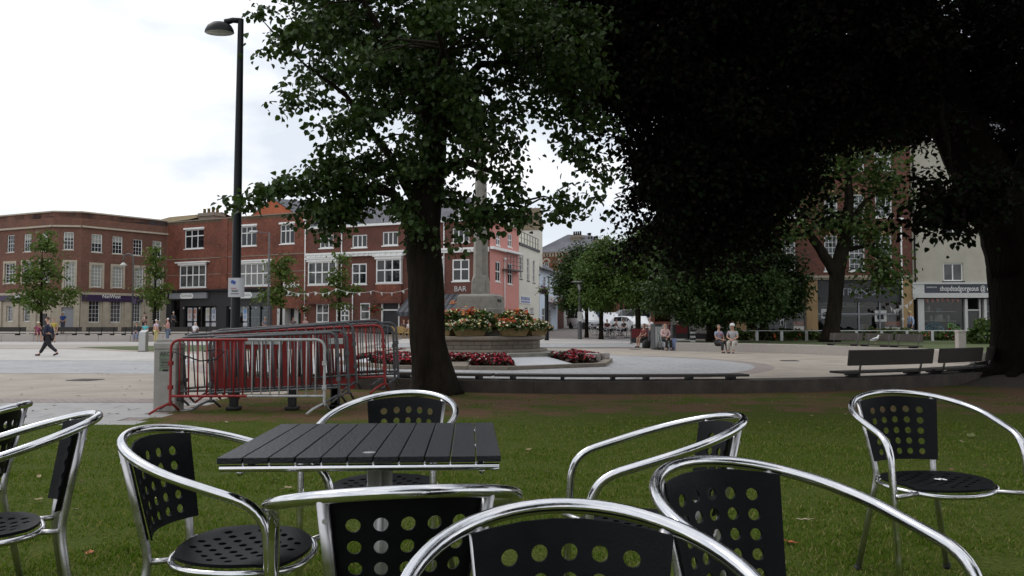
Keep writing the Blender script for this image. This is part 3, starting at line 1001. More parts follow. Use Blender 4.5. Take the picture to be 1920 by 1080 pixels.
# recessed white doorway of the restaurant end
trim(shop, 'doorway_lining', 'offwhite', [(doorw[0], doorw[0] + 0.9, 0.02, 0.9, 0, doorw[3]), (doorw[0] + 0.9, doorw[1] - 1.0, 0.82, 0.9, 0, doorw[3])])
trim(shop, 'door', 'shadow_in', [(doorw[1] - 1.0, doorw[1], 0.86, 0.9, 0, doorw[3])])
u, z = F4.uz(534, 591)
trim(shop, 'menu_board', 'ink', [(u, u + 0.35, 0.78, 0.815, z - 0.5, z + 0.6)])
u, z = F4.uz(547, 535)
text('franklins', shop, (u, -0.05, z), 0.74, M['white'], ext=0.03, width=2.7)
u, z = F4.uz(547, 552)
text('restaurant', shop, (u, -0.05, z), 0.5, M['offwhite'], ext=0.03, width=2.4)
pipe(shop, F4.L - 0.25, 0, F4.uz(572, 415)[1])
# hanging lamps over the shop window
for px in (346, 376, 404, 434, 460, 482):
    u, z = F4.uz(px, 578)
    MB().ell((u, -0.12, z), (0.1, 0.1, 0.1), 8, 5).box(u - 0.015, u + 0.015, -0.12, -0.001, z + 0.1, z + 0.13).build('wall_lamp', M['lampglass'], shop, True)

mb = MB()
for u0_, u1_ in ((F4.uz(340, 405)[0], F4.uz(374, 405)[0]),):
    mb.box(u0_ + 0.15, u1_ - 0.15, 2.0, 3.2, H4 - 1, H4 + 0.75).box(u0_, u1_, 1.85, 3.35, H4 + 0.75, H4 + 0.95).box(u0_ + 0.1, u1_ - 0.1, 1.95, 3.25, H4 + 0.95, H4 + 1.1)
ch = mb.build('chimney', M['memorial2'], shop)
for k in range(4):
    x = u0_ + 0.35 + k * (u1_ - u0_ - 0.7) / 3
    MB().lathe([(0.16, 0), (0.13, 0.4), (0.16, 0.42), (0.16, 0.5)], 8, (x, 2.6, H4 + 1.1)).build('chimney_pot', M['terracotta'], ch, True)

# restaurant and bar
k_ = (CAM_Z + 9.25 - CAM_Z) / ray(918, 464)[2]
F5 = Fac((c1[0] + 0.03, c1[1]), (-1.85, 66.9), TZ - 0.15)
bar = building('bar_building', 'red brick cafe bar with white bay windows, cornice and striped awning', F5)
ops_u = [F5.rect(*r_) for r_ in ((599, 440, 625, 465), (660, 440, 688, 464), (717, 434, 746, 460), (848, 427, 880, 454))]
ops_m = [F5.rect(*r_) for r_ in ((581, 491, 634, 534), (659.5, 494, 687.5, 533), (708.5, 486, 754.5, 531), (848, 486, 880, 527))]
ops_g = [F5.rect(*r_) for r_ in ((592.5, 569, 616.5, 605), (630, 571, 655, 603), (675, 568, 693.5, 600))]
dr = F5.rect(715, 566, 749, 606); dr = (dr[0], dr[1], 0, dr[3])
cafe_open = F5.rect(790, 580, 900, 610); cafe_open = (cafe_open[0], cafe_open[1], 0, cafe_open[3])
H5 = F5.uz(700, 424)[1]
shell(bar, 'brick_wall', M['brick3'], F5.L, 10, 0, H5, ops_u + ops_m + ops_g + [dr, cafe_open], skew=-7)
for o in ops_u:
    window(bar, o, 2 if o[1] - o[0] < 1.4 else 3, 1, 0.10, 0.05, heavy=0.09)
for o, c in zip(ops_m, (4, 2, 3, 2)):
    bay = c > 2
    window(bar, o, c, 2, 0.11, 0.06, hsplit=0.54, heavy=0.11, y=-0.28 if bay else 0.03)
    if bay:
        trim(bar, 'window_hood', 'white', [(o[0] - 0.1, o[1] + 0.1, -0.4, -0.001, o[3] + 0.002, o[3] + 0.22), (o[0] - 0.25, o[1] + 0.25, -0.5, -0.001, o[3] + 0.221, o[3] + 0.32)])
        trim(bar, 'bay_side', 'white', [(o[0], o[0] + 0.1, -0.2, 0.08, o[2], o[3]), (o[1] - 0.1, o[1], -0.2, 0.08, o[2], o[3])])
        MB().prism([(o[0] - 0.05, -0.30), (o[1] + 0.05, -0.30), (o[1] + 0.05, -0.001), (o[0] - 0.05, -0.001)], o[2] - 1.5, o[2] - 0.1).build('bay_apron', M['brick2'], bar)
        trim(bar, 'bay_base', 'brick3', [(o[0] - 0.12, o[1] + 0.12, -0.36, -0.001, o[2] - 1.72, o[2] - 1.501)])
for o, c in zip(ops_g, (2, 3, 1)):
    window(bar, o, c, 2 if c < 3 else 3, 0.11, 0.06, hsplit=0.5 if c < 3 else None, heavy=0.1, y=0.03)
zc = F5.uz(700, 475)[1]
trim(bar, 'cornice', 'white', [(0, F5.L, -0.42, -0.001, zc, zc + 0.16), (0, F5.L, -0.3, -0.001, zc - 0.22, zc - 0.002)])
mb = MB()
q = 0.3
while q < F5.L - 0.2:
    mb.box(q, q + 0.14, -0.38, -0.301, zc - 0.2, zc - 0.003)
    q += 0.55
mb.build('dentil_row', M['white'], bar)
trim(bar, 'gutter', 'white', [(0, F5.L, -0.22, -0.001, H5 + 0.002, H5 + 0.2)])
MB().add([(-0.1, -0.2, H5 + 0.2), (F5.L + 0.1, -0.2, H5 + 0.2), (F5.L - 3.2, 4.5, H5 + 2.6), (-3, 4.5, H5 + 2.6), (-7, 10, H5 + 0.2), (F5.L - 7, 10, H5 + 0.2)], [(0, 1, 2, 3), (3, 2, 5, 4), (0, 3, 4), (1, 5, 2)]).build('roof', M['slate'], bar)
for px, pz in ((652, 412), (745, 405), (868, 396)):
    u, z = F5.uz(px, 424)
    d = MB().box(u - 0.6, u + 0.6, 0.3, 3.2, H5 + 0.3, H5 + 1.5).build('dormer', M['offwhite'], bar)
    MB().add([(u - 0.75, 0.1, H5 + 1.5), (u + 0.75, 0.1, H5 + 1.5), (u, 0.1, H5 + 2.2), (u - 0.75, 3.2, H5 + 1.5), (u + 0.75, 3.2, H5 + 1.5), (u, 3.2, H5 + 2.2)], [(0, 1, 2), (0, 2, 5, 3), (2, 1, 4, 5)]).build('dormer_roof', M['slate'], d)
    window(bar, (u - 0.45, u + 0.45, H5 + 0.45, H5 + 1.35), 2, 1, 0.08, 0.05, y=0.22, sill=None)
trim(bar, 'door_frame', 'white', [(dr[0], dr[0] + 0.12, 0.0, 0.13, 0, dr[3]), (dr[1] - 0.12, dr[1], 0.0, 0.13, 0, dr[3]), (dr[0] + 0.12, dr[1] - 0.12, 0, 0.13, dr[3] - 0.12, dr[3]), (dr[0] + 0.12, dr[1] - 0.12, 0, 0.13, dr[3] - 0.75, dr[3] - 0.63)])
trim(bar, 'door', 'darkshop', [(dr[0] + 0.121, dr[1] - 0.121, 0.14, 0.2, 0, dr[3])])
trim(bar, 'cafe_doors', 'shopglass', [(cafe_open[0], cafe_open[1], 0.14, 0.2, 0, cafe_open[3])])
pipe(bar, F5.uz(641, 500)[0], F5.uz(641, 542)[1], F5.uz(641, 438)[1])
pipe(bar, F5.uz(662, 560)[0], 0, F5.uz(662, 549)[1])
pipe(bar, F5.uz(833, 500)[0], F5.uz(833, 553)[1], F5.uz(833, 416)[1])
pipe(bar, F5.uz(830, 500)[0], F5.uz(830, 553)[1] - 1, F5.uz(830, 486)[1])
u, z = F5.uz(863.5, 542)
text('BAR', bar, (u, -0.05, z), 0.62, M['offwhite'], ext=0.03)
# awning: striped canvas on a sloping frame
u0, u1 = F5.uz(770, 560)[0], F5.uz(905, 560)[0]
zt = F5.uz(860, 551)[1]
M['awning'] = mat('charcoal_awning_canvas', (0.035, 0.038, 0.045), 0.8, var=0.15)
M['awning2'] = mat('grey_awning_canvas', (0.085, 0.09, 0.10), 0.8, var=0.15)
aw = MB()
n_ = 26
for k in range(n_):
    a, b = u0 + (u1 - u0) * k / n_, u0 + (u1 - u0) * (k + 1) / n_
    aw.cur = k % 2
    aw.add([(a, -0.05, zt), (b, -0.05, zt), (b, -2.4, zt - 1.5), (a, -2.4, zt - 1.5), (b, -2.4, zt - 1.85), (a, -2.4, zt - 1.85)], [(0, 3, 2, 1), (3, 5, 4, 2)])
aw.cur = 0
aw.add([(u0, -0.05, zt), (u0, -2.4, zt - 1.5), (u0, -2.4, zt - 1.85), (u0, -0.05, zt - 1.85)], [(0, 1, 2, 3)])
aw.add([(u1, -0.05, zt), (u1, -2.4, zt - 1.5), (u1, -2.4, zt - 1.85), (u1, -0.05, zt - 1.85)], [(3, 2, 1, 0)])
awn = aw.build('awning', [M['awning'], M['awning2']], bar)
u, z = F5.uz(833, 566)
text('CAFE  BAR', awn, ((u0 + u1) / 2 + 0.6, -1.30, zt - 0.72), 0.75, M['orange'], rot=(R(33), 0, 0), ext=0.01)

# orange gable and slate roof behind, lichen roof behind
Fg = Fac(at(470, 520, 96).xy, at(548, 520, 93).xy, TZ)
gab = building('gabled_house', 'orange rendered gable with grey slate roof rising behind the brick shops', Fg)
hz = Fg.uz(510, 402)[1]; ap = Fg.uz(508, 373)[1]
MB().add([(0, 0, 0), (Fg.L, 0, 0), (Fg.L, 0, hz), (Fg.L / 2, 0, ap), (0, 0, hz)], [(0, 1, 2, 3, 4)]).box(0.02, Fg.L - 0.02, 0.02, 16, 0, hz - 0.05).build('gable_wall', M['render_orange'], gab)
MB().add([(Fg.L / 2, -0.1, ap + 0.08), (Fg.L + 0.3, -0.1, hz - 0.05), (Fg.L + 7.3, 14, hz - 0.05), (Fg.L / 2 + 7, 14, ap + 0.08), (-0.3, -0.1, hz - 0.1), (6.7, 14, hz - 0.1)], [(0, 1, 2, 3), (4, 0, 3, 5)]).build('roof', M['slate'], gab)
Fl = Fac(at(245, 520, 100).xy, at(330, 520, 94).xy, TZ)
lich = building('lichen_roofed_house', 'house behind the bank showing only its yellow lichen covered roof', Fl)
a_, b_ = Fl.uz(258, 399)[1], Fl.uz(300, 418)[1]
MB().box(0, Fl.L, 0.5, 9, 0, b_).build('wall', M['brick'], lich)
M['lichen'] = mat('lichen_tile', (0.22, 0.15, 0.05), 0.9, var=0.3, scale=2, col2=(0.10, 0.075, 0.035))
MB().add([(-0.2, 0.2, b_), (Fl.L + 2, 0.2, b_), (Fl.L + 2, 4.5, a_ - 0.3), (0.8, 4.5, a_), (-0.2, 9, b_), (Fl.L + 2, 9, b_)], [(0, 1, 2, 3), (3, 2, 5, 4), (0, 3, 4)]).build('roof', M['lichen'], lich)

# ---- the street to the right of the bar
F6 = Fac((-1.80, 66.95), (0.60, 73.5), TZ - 0.2)
pink = building('pink_building', 'salmon pink rendered building turning the corner beside the bar', F6)
ops = [F6.rect(*r_) for r_ in ((929, 490, 938.5, 528), (952, 494, 961, 533), (952, 438, 960, 463), (930, 436, 938, 460))]
H6 = F6.uz(950, 424)[1]
shell(pink, 'rendered_wall', M['render_pink'], F6.L, 6, 0, H6, ops, skew=4)
for o in ops:
    window(pink, o, 2, 2, 0.10, 0.06, y=0.04)
zc = F6.uz(950, 474)[1]
trim(pink, 'cornice', 'white', [(0, F6.L, -0.35, -0.001, zc, zc + 0.22), (-0.1, F6.L + 0.1, -0.3, -0.001, H6, H6 + 0.25)])
MB().add([(0, -0.2, H6 + 0.25), (F6.L, -0.2, H6 + 0.25), (F6.L, 3, H6 + 2.2), (2.2, 3, H6 + 2.2), (4, 6, H6 + 0.2), (F6.L + 3.9, 6, H6 + 0.2)], [(0, 1, 2, 3), (3, 2, 5, 4), (1, 5, 2), (0, 3, 4)]).build('roof', M['slate'], pink)
pipe(pink, F6.uz(945, 520)[0], 0, F6.uz(945, 488)[1])
o = F6.rect(945, 480, 952, 505)
mb = MB()
for k in range(5):
    z = o[2] + k * 0.35
    mb.tube([(o[0] - 0.5, -0.5, z), (o[0] + 3.4, -0.5, z)], 0.025, 5)
for k in range(6):
    mb.tube([(o[0] - 0.5 + k * 0.78, -0.5, o[2]), (o[0] - 0.5 + k * 0.78, -0.5, o[2] + 1.4)], 0.025, 5)
mb.box(o[0] - 0.5, o[0] + 3.4, -0.52, -0.001, o[2] - 0.08, o[2] - 0.03)
mb.build('balcony_rail', M['galv'], pink)
F7 = Fac((0.63, 73.6), (2.70, 81.8), TZ - 0.15)
crm = building('cream_building', 'tall cream building with narrow windows, roof terrace rail and mossy roof', F7)
ops = [F7.rect(*r_) for r_ in ((974.7, 481, 979, 522.6), (988, 485, 992.5, 526), (999, 488.6, 1003, 530), (984, 576, 990, 588), (993, 577, 1000.5, 588))]
H7 = F7.uz(990, 461)[1]
shell(crm, 'rendered_wall', M['render_cream'], F7.L, 8, 0, H7, ops)
for o in ops:
    window(crm, o, 2, 3, 0.07, 0.04, sill='black', y=0.06)
trim(crm, 'terrace_edge', 'black', [(0, F7.L, -0.1, -0.001, H7 - 0.22, H7)])
mb = MB()
for k in range(8):
    u = 0.1 + (F7.L - 0.2) * k / 7
    mb.tube([(u, 0.1, H7), (u, 0.1, H7 + 1.1)], 0.03, 5)
mb.tube([(0.1, 0.1, H7 + 1.1), (F7.L - 0.1, 0.1, H7 + 1.1)], 0.035, 5).tube([(0.1, 0.1, H7 + 0.55), (F7.L - 0.1, 0.1, H7 + 0.55)], 0.02, 5)
mb.build('terrace_rail', M['black'], crm)
u, z = F7.uz(984, 563)
o = F7.rect(973.5, 557, 994.5, 569.5)
pl_ = trim(crm, 'sign_board', 'white', [(max(0.2, o[0]), o[1], -0.06, -0.002, o[2], o[3])])
mb = MB()
for j, (n_, hh) in enumerate(((7, 0.30), (12, 0.16))):
    for k in range(n_):
        a = o[0] + 0.5 + (o[1] - o[0] - 0.9) * k / n_
        zz = o[2] + 0.42 * (o[3] - o[2]) * (1.25 if j == 0 else 0.35)
        mb.box(a, a + (o[1] - o[0]) / n_ * 0.5, -0.068, -0.061, zz, zz + hh)
mb.build('sign_print', M['inkblue'], pl_)
# upper block of the cream building with its mossy roof, set back behind the terrace
iv = Matrix.Rotation(-F7.ang, 4, 'Z') @ Matrix.Translation((-F7.p0.x, -F7.p0.y, -F7.zb))
A, B = at(957, 430, 79.5), at(1017, 430, 83)
E0, E1 = at(957, 432, 79.5), at(1017, 429, 83)
R0, R1 = at(957, 388, 82.0), at(1017, 385, 85.5)
bk = Vector((-1.2, 9, 0))
def mb_world(vs, fs):
    return MB().add([iv @ Vector(v) for v in vs], fs)
lo = Vector((0, 0, -4.5))
mb_world([E0 + lo, E1 + lo, E1, E0, E0 + bk + lo, E1 + bk + lo, E1 + bk, E0 + bk, R1 + (bk * 0.25), R0 + (bk * 0.25)],
         [(0, 1, 2, 3), (1, 5, 6, 2), (5, 4, 7, 6), (4, 0, 3, 7), (2, 6, 8), (3, 9, 7)]).build('upper_wall', M['render_cream'], crm)
rr_ = (E1 - E0).normalized() * 0.25
up = Vector((0, 0, 0.06))
dn = (E0 - R0) * 0.05
mb_world([E0 - rr_ + up + dn, E1 + rr_ + up + dn, R1 + rr_ + up + bk * 0.25, R0 - rr_ + up + bk * 0.25, E1 + bk + rr_ + up, E0 + bk - rr_ + up], [(0, 1, 2, 3), (3, 2, 4, 5)]).build('roof', M['moss_tile'], crm)
F8 = Fac((2.74, 82.0), (5.0, 91.0), 0.35)
blue = building('blue_building', 'pale blue two storey shop with slate roof and pink awning on the street', F8)
ops = [F8.rect(*r_) for r_ in ((1019, 518.5, 1023, 537), (1027, 520, 1031, 539), (1034.6, 522, 1038, 541), (1016, 578, 1022, 606), (1028, 580, 1034, 609))]
H8 = F8.uz(1025, 508)[1]
shell(blue, 'rendered_wall', M['render_blue'], F8.L, 8, 0, H8, ops)
for o in ops:
    window(blue, o, 2, 2, 0.06, 0.04, y=0.06)
MB().add([(-0.1, -0.4, H8), (F8.L + 0.1, -0.4, H8), (F8.L, 4, H8 + 2.6), (0, 4, H8 + 2.6), (0, 8, H8), (F8.L, 8, H8)], [(0, 1, 2, 3), (3, 2, 5, 4), (1, 5, 2), (0, 3, 4)]).build('roof', M['slate'], blue)
trim(blue, 'gutter', 'black', [(-0.1, F8.L + 0.1, -0.5, -0.401, H8 - 0.12, H8 + 0.02)])
o = F8.rect(1028, 566, 1044, 573)
MB().add([(o[0], -0.02, o[3]), (o[1], -0.02, o[3]), (o[1], -1.3, o[2]), (o[0], -1.3, o[2]), (o[1], -1.3, o[2] - 0.25), (o[0], -1.3, o[2] - 0.25)], [(0, 3, 2, 1), (3, 5, 4, 2)]).build('awning', flatc('pinkawning', (0.55, 0.25, 0.22)), blue)
o = F8.rect(1029, 556, 1040, 563)
trim(blue, 'sign_board', 'offwhite', [(o[0], o[1], -0.08, -0.002, o[2], o[3])])
F9 = Fac((5.05, 91.3), (6.0, 96.0), 0.45)
brn = building('brick_shop', 'small brown brick shop with dark red sign beyond the blue building', F9)
shell(brn, 'brick_wall', M['brick3'], F9.L, 7, 0, F9.uz(1050, 560)[1], [])
trim(brn, 'sign_board', 'inkred', [(0.4, F9.L - 0.4, -0.3, -0.002, F9.uz(1050, 577)[1], F9.uz(1050, 570)[1])])
F10 = Fac((6.05, 96.2), (11.5, 108.0), 0.55)
wht = building('white_building', 'plain white rendered building at the far end of the street', F10)
ops = [F10.rect(1081, 580, 1084, 608), F10.rect(1072, 540, 1076, 560)]
shell(wht, 'rendered_wall', M['offwhite'], F10.L, 8, 0, F10.uz(1070, 520)[1], ops)
for o in ops:
    window(wht, o, 1, 2, 0.06, 0.04)
F11 = Fac(at(1004, 560, 112).xy, at(1105, 560, 108).xy, 0.6)
hip = building('hipped_house', 'brick house with big hipped slate roof and two chimneys behind the blue shop', F11)
he = F11.uz(1040, 474)[1]; hr = F11.uz(1025, 433)[1]
ops = [F11.rect(1047, 492, 1056.5, 512), F11.rect(1085, 492, 1094, 512), F11.rect(1020, 492, 1029, 512)]
shell(hip, 'brick_wall', M['brick2'], F11.L, 12, 0, he, ops)
for o in ops:
    w_ = window(hip, o, 2, 3, 0.09, 0.05)
    mb = MB()
    c_ = ((o[0] + o[1]) / 2, o[3]); r0 = (o[1] - o[0]) / 2
    mb.loft([[(c_[0] + (r0 + d) * math.cos(t), y, c_[1] + (r0 + d) * math.sin(t)) for d, y in ((0.02, -0.06), (0.25, -0.06), (0.25, -0.002), (0.02, -0.002))] for t in [math.pi * k / 8 for k in range(9)]])
    mb.build('window_arch', M['stone'], hip)
mb = MB()
q = 0
while q < F11.L:
    mb.box(q, q + 0.2, -0.25, -0.001, he - 0.5, he - 0.05)
    q += 0.45
mb.box(-0.1, F11.L + 0.1, -0.35, -0.001, he - 0.049, he + 0.1)
mb.build('eaves_corbel', M['stone'], hip)
MB().add([(-0.4, -0.5, he + 0.1), (F11.L + 0.4, -0.5, he + 0.1), (F11.L + 0.4, 12.4, he + 0.1), (-0.4, 12.4, he + 0.1), (2.2, 5.5, hr), (F11.L - 2.6, 6.5, hr - 0.2)],
         [(0, 1, 5, 4), (1, 2, 5), (2, 3, 4, 5), (3, 0, 4)]).build('roof', M['slate'], hip)
for px0, px1, pt in ((1046, 1064, 436), (1075, 1098, 446)):
    u0, u1 = F11.uz(px0, 450)[0] * 0.96, F11.uz(px1, 450)[0] * 0.96
    zt = F11.uz(px0, pt)[1]
    c_ = MB().box(u0, u1, 4.2, 5.6, he, zt).box(u0 - 0.1, u1 + 0.1, 4.1, 5.7, zt - 0.35, zt - 0.15).build('chimney', M['memorial2'], hip)
    for k in range(4):
        MB().lathe([(0.16, 0), (0.12, 0.55), (0.15, 0.6)], 8, (u0 + 0.2 + (u1 - u0 - 0.4) * k / 3, 4.9, zt)).build('chimney_pot', M['darkshop'], c_, True)
# shop row that closes the street, seen in the gaps under the trees
F12 = Fac((9, 128), (52, 100), 0.9)
row_ = building('shop_row', 'long brown brick shop row half hidden behind the parked cars and trees', F12)
ops = [(2 + 6.0 * k, 6.4 + 6.0 * k, 0.5, 3.0) for k in range(8)]
ops2 = [(2.4 + 3.0 * k, 3.5 + 3.0 * k, 4.6, 6.4) for k in range(16)]
shell(row_, 'brick_wall', M['brick2'], F12.L, 9, 0, 8.2, ops + ops2)
for k, o in enumerate(ops):
    trim(row_, 'shop_window', 'shopglass', [(o[0], o[1], 0.13, 0.16, o[2], o[3])])
    trim(row_, 'fascia', flatc('fas%d' % (k % 4), [(0.02, 0.03, 0.10), (0.3, 0.27, 0.2), (0.16, 0.03, 0.03), (0.05, 0.07, 0.06)][k % 4]), [(o[0] - 0.3, o[1] + 0.3, -0.2, -0.001, 3.1, 3.8)])
for o in ops2:
    window(row_, o, 2, 2, 0.09, 0.05)
MB().add([(0, -0.3, 8.2), (F12.L, -0.3, 8.2), (F12.L, 4.5, 11), (0, 4.5, 11), (0, 9, 8.2), (F12.L, 9, 8.2)], [(0, 1, 2, 3), (3, 2, 5, 4), (0, 3, 4), (1, 5, 2)]).build('roof', M['slate'], row_)

# ---- right hand side: hair salon block and cream gift shop, at the back of the raised lawn
GZ = 0.12
Fa = Fac((10.9, 52.4), at(1711.5, 560, 52.0).xy, GZ)
salon = building('hair_salon_building', 'dark red brick block with white sash windows above a charcoal hair salon', Fa)
zc = Fa.uz(1620, 521)[1]
ops_u, ops_m = [], []
for x0, x1 in ((1335, 1362), (1400, 1426), (1466, 1492), (1546, 1571), (1592, 1622), (1641, 1673)):
    ops_u.append(Fa.rect(x0, 364, x1, 407))
    ops_m.append(Fa.rect(x0, 441, x1, 508))
ops_t = [(o[0], o[1], o[2] + 3.0, o[3] + 2.7) for o in ops_u]
Ha = 13.2
mb = MB(); 
shell(salon, 'brick_wall', M['brick3'], Fa.L, 12, zc, Ha, ops_u + ops_m + ops_t)
for o in ops_u + ops_t:
    window(salon, o, 3, 4, 0.085, 0.024, glass='skyglass')
for o in ops_m:
    window(salon, o, 3, 6, 0.085, 0.024, glass='skyglass')
for o in ops_m + ops_u:
    c = (o[0] + o[1]) / 2
    trim(salon, 'keystone', 'sandstone', [(c - 0.14, c + 0.14, -0.06, -0.001, o[3] + 0.02, o[3] + 0.45)])
trim(salon, 'cornice', 'stone', [(0, Fa.L, -0.3, -0.001, zc, zc + 0.14), (0, Fa.L, -0.2, -0.001, zc - 0.12, zc - 0.002)])
trim(salon, 'parapet_coping', 'stone', [(0, Fa.L, -0.2, 0.3, Ha, Ha + 0.15)])
pil = [Fa.rect(1511, 530, 1532, 615), Fa.rect(1690.5, 530, 1711, 615), Fa.rect(1380, 530, 1398, 615)]
for o in pil:
    trim(salon, 'pilaster', 'sandstone', [(o[0], min(o[1], Fa.L - 0.02), -0.14, 0.2, 0, zc - 0.125)])
front = Fa.rect(1533, 566, 1690, 616)
M['charcoal'] = mat('charcoal_shopfront', (0.030, 0.032, 0.037), 0.5)
trim(salon, 'fascia', 'charcoal', [(pil[0][1] + 0.01, pil[1][0] - 0.01, -0.02, 0.1, front[3], zc - 0.125)])
trim(salon, 'fascia', 'charcoal', [(pil[2][1] + 0.01, pil[0][0] - 0.01, -0.02, 0.1, front[3], zc - 0.125), (0, pil[2][0] - 0.01, -0.02, 0.1, front[3], zc - 0.125)])
for a, b in ((pil[0][1] + 0.01, pil[1][0] - 0.01), (pil[2][1] + 0.01, pil[0][0] - 0.01), (0.1, pil[2][0] - 0.01)):
    trim(salon, 'stall_riser', 'charcoal', [(a, b, 0.0, 0.12, 0, 0.5)])
    trim(salon, 'shop_window', 'shopglass', [(a, b, 0.16, 0.18, 0.5, front[3])])
    n_ = max(3, int((b - a) / 1.1))
    trim(salon, 'mullion', 'greyfascia', [(a + (b - a) * k / n_ - 0.04, a + (b - a) * k / n_ + 0.04, 0.08, 0.159, 0.5, front[3]) for k in range(n_ + 1)] + [(a, b, 0.085, 0.155, front[3] - 0.8, front[3] - 0.72)])
    mb = MB()
    mb.box(a, b, 2.5, 2.6, 0, zc)
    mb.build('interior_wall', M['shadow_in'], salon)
u, z = Fa.uz(1609, 548)
text('STRANDS', salon, (u, -0.04, z), 0.66, M['greyfascia'], ext=0.02)
u, z = Fa.uz(1610, 558.5)
text('HAIR', salon, (u, -0.04, z), 0.24, M['greyfascia'], ext=0.02)
u, z = Fa.uz(1504, 564)
text('48', salon, (u, -0.04, z), 0.26, M['gold'], ext=0.02)
for x0, y0, x1, y1, c in ((1541, 579, 1556, 597, 'paper'), (1464, 584, 1471, 596, 'paper'), (1464, 597, 1471, 610, 'paper'), (1642, 582, 1664, 603, 'offwhite')):
    o = Fa.rect(x0, y0, x1, y1)
    p = trim(salon, 'poster', c, [(o[0], o[1], 0.135, 0.15, o[2], o[3])])
    w_, h_ = o[1] - o[0], o[3] - o[2]
    MB().prism([(o[0] + w_ * 0.2, 0.125), (o[0] + w_ * 0.75, 0.125), (o[0] + w_ * 0.75, 0.133), (o[0] + w_ * 0.2, 0.133)], o[2] + h_ * 0.2, lambda x, y: o[2] + h_ * (0.5 + 0.3 * (x - o[0]) / w_)).build('poster_print', M['ink'], p)
pipe(salon, Fa.uz(1689, 560)[0], 0, Fa.uz(1689, 416)[1], y=-0.22)
Fb = Fac(at(1712.5, 560, 52.0).xy, (41, 51.2), GZ)
gift = building('gift_shop_building', 'cream rendered building over a white framed gift shop at far right', Fb)
Hb = 12.6
wins = [Fb.rect(1769, 493, 1806, 527), Fb.rect(1769, 395, 1806, 440), Fb.rect(1880, 493, 1917, 527)]
shopw = Fb.rect(1733, 558, 1809, 616)
zf0 = Fb.uz(1800, 552)[1]
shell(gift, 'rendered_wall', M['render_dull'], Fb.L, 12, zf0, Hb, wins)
for o in wins:
    window(gift, o, 2, 1, 0.08, 0.07, sill='black')
MB().add([(-0.1, -0.4, Hb), (Fb.L, -0.4, Hb), (Fb.L, 6, Hb + 3.5), (-0.1, 6, Hb + 3.5)], [(0, 1, 2, 3)]).build('roof', M['slate'], gift)
pipe(gift, 0.12, 0, Hb, y=-0.08, m='black', hopper=False)
o = Fb.rect(1731, 533, 1900, 551)
M['navy'] = mat('slate_blue_fascia', (0.035, 0.04, 0.06), 0.45)
trim(gift, 'fascia', 'navy', [(o[0], o[1], -0.2, -0.002, o[2] + 0.05, o[3] - 0.02)])
trim(gift, 'fascia_trim', 'offwhite', [(o[0] - 0.75, o[1] + 0.4, -0.3, -0.002, o[2] - 0.25, o[2] + 0.045), (o[0] - 0.75, o[1] + 0.4, -0.26, -0.002, o[3], o[3] + 0.12), (o[0] - 0.75, o[0] - 0.02, -0.22, -0.002, o[2] + 0.05, o[3] - 0.005)])
u, z = Fb.uz(1810, 541.5)
text('shopdeadgorgeous @ ex8', gift, (u, -0.22, z), 0.46, M['white'], ext=0.01, width=3.65)
u, z = Fb.uz(1744, 541.5)
text('EXMOUTH', gift, (u, -0.22, z + 0.08), 0.13, M['white'], ext=0.005)
a, b, dl, dr_ = shopw[0], shopw[1], Fb.uz(1814, 590)[0], Fb.uz(1841, 590)[0]
zh = zf0 - 0.28
for q_ in [(0.25, a - 0.02, -0.05, 0.3, 0, zh), (Fb.uz(1845, 590)[0], Fb.uz(1850, 590)[0], -0.05, 0.3, 0, zh), (b + 0.001, dl - 0.001, -0.03, 0.3, 0, zh)]:
    trim(gift, 'pier', 'offwhite', [q_])
trim(gift, 'stall_riser', 'offwhite', [(a, b, 0, 0.2, 0, 0.42)])
for x0, x1 in ((a, b), (Fb.uz(1851, 590)[0], Fb.uz(1930, 590)[0])):
    trim(gift, 'shop_window', 'shopglass', [(x0, x1, 0.15, 0.17, 0.42, zh)])
trim(gift, 'shop_door', 'shopglass', [(dl + 0.1, dr_ - 0.1, 0.2, 0.24, 0, zh - 0.75)])
trim(gift, 'door_frame', 'offwhite', [(dl, dl + 0.09, 0.12, 0.26, 0, zh), (dr_ - 0.09, dr_, 0.12, 0.26, 0, zh), (dl + 0.09, dr_ - 0.09, 0.12, 0.26, zh - 0.74, zh - 0.66)])
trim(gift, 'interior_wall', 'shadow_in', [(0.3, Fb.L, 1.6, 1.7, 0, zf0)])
mb = MB()
pk = MB()
for k in range(7):
    u_ = Fb.uz(1737 + k * 9.5, 560)[0]; z_ = Fb.uz(1740, 559)[1] - 0.02 * abs(3 - k)
    pk.add([(u_, 0.12, z_), (u_ + 0.22, 0.12, z_), (u_ + 0.11, 0.12, z_ - 0.26), (u_, 0.128, z_), (u_ + 0.22, 0.128, z_), (u_ + 0.11, 0.128, z_ - 0.26)], [(0, 2, 1), (3, 4, 5), (0, 1, 4, 3), (1, 2, 5, 4), (2, 0, 3, 5)])
pk.build('window_bunting', flatc('pinkflag', (0.55, 0.28, 0.27)), gift)

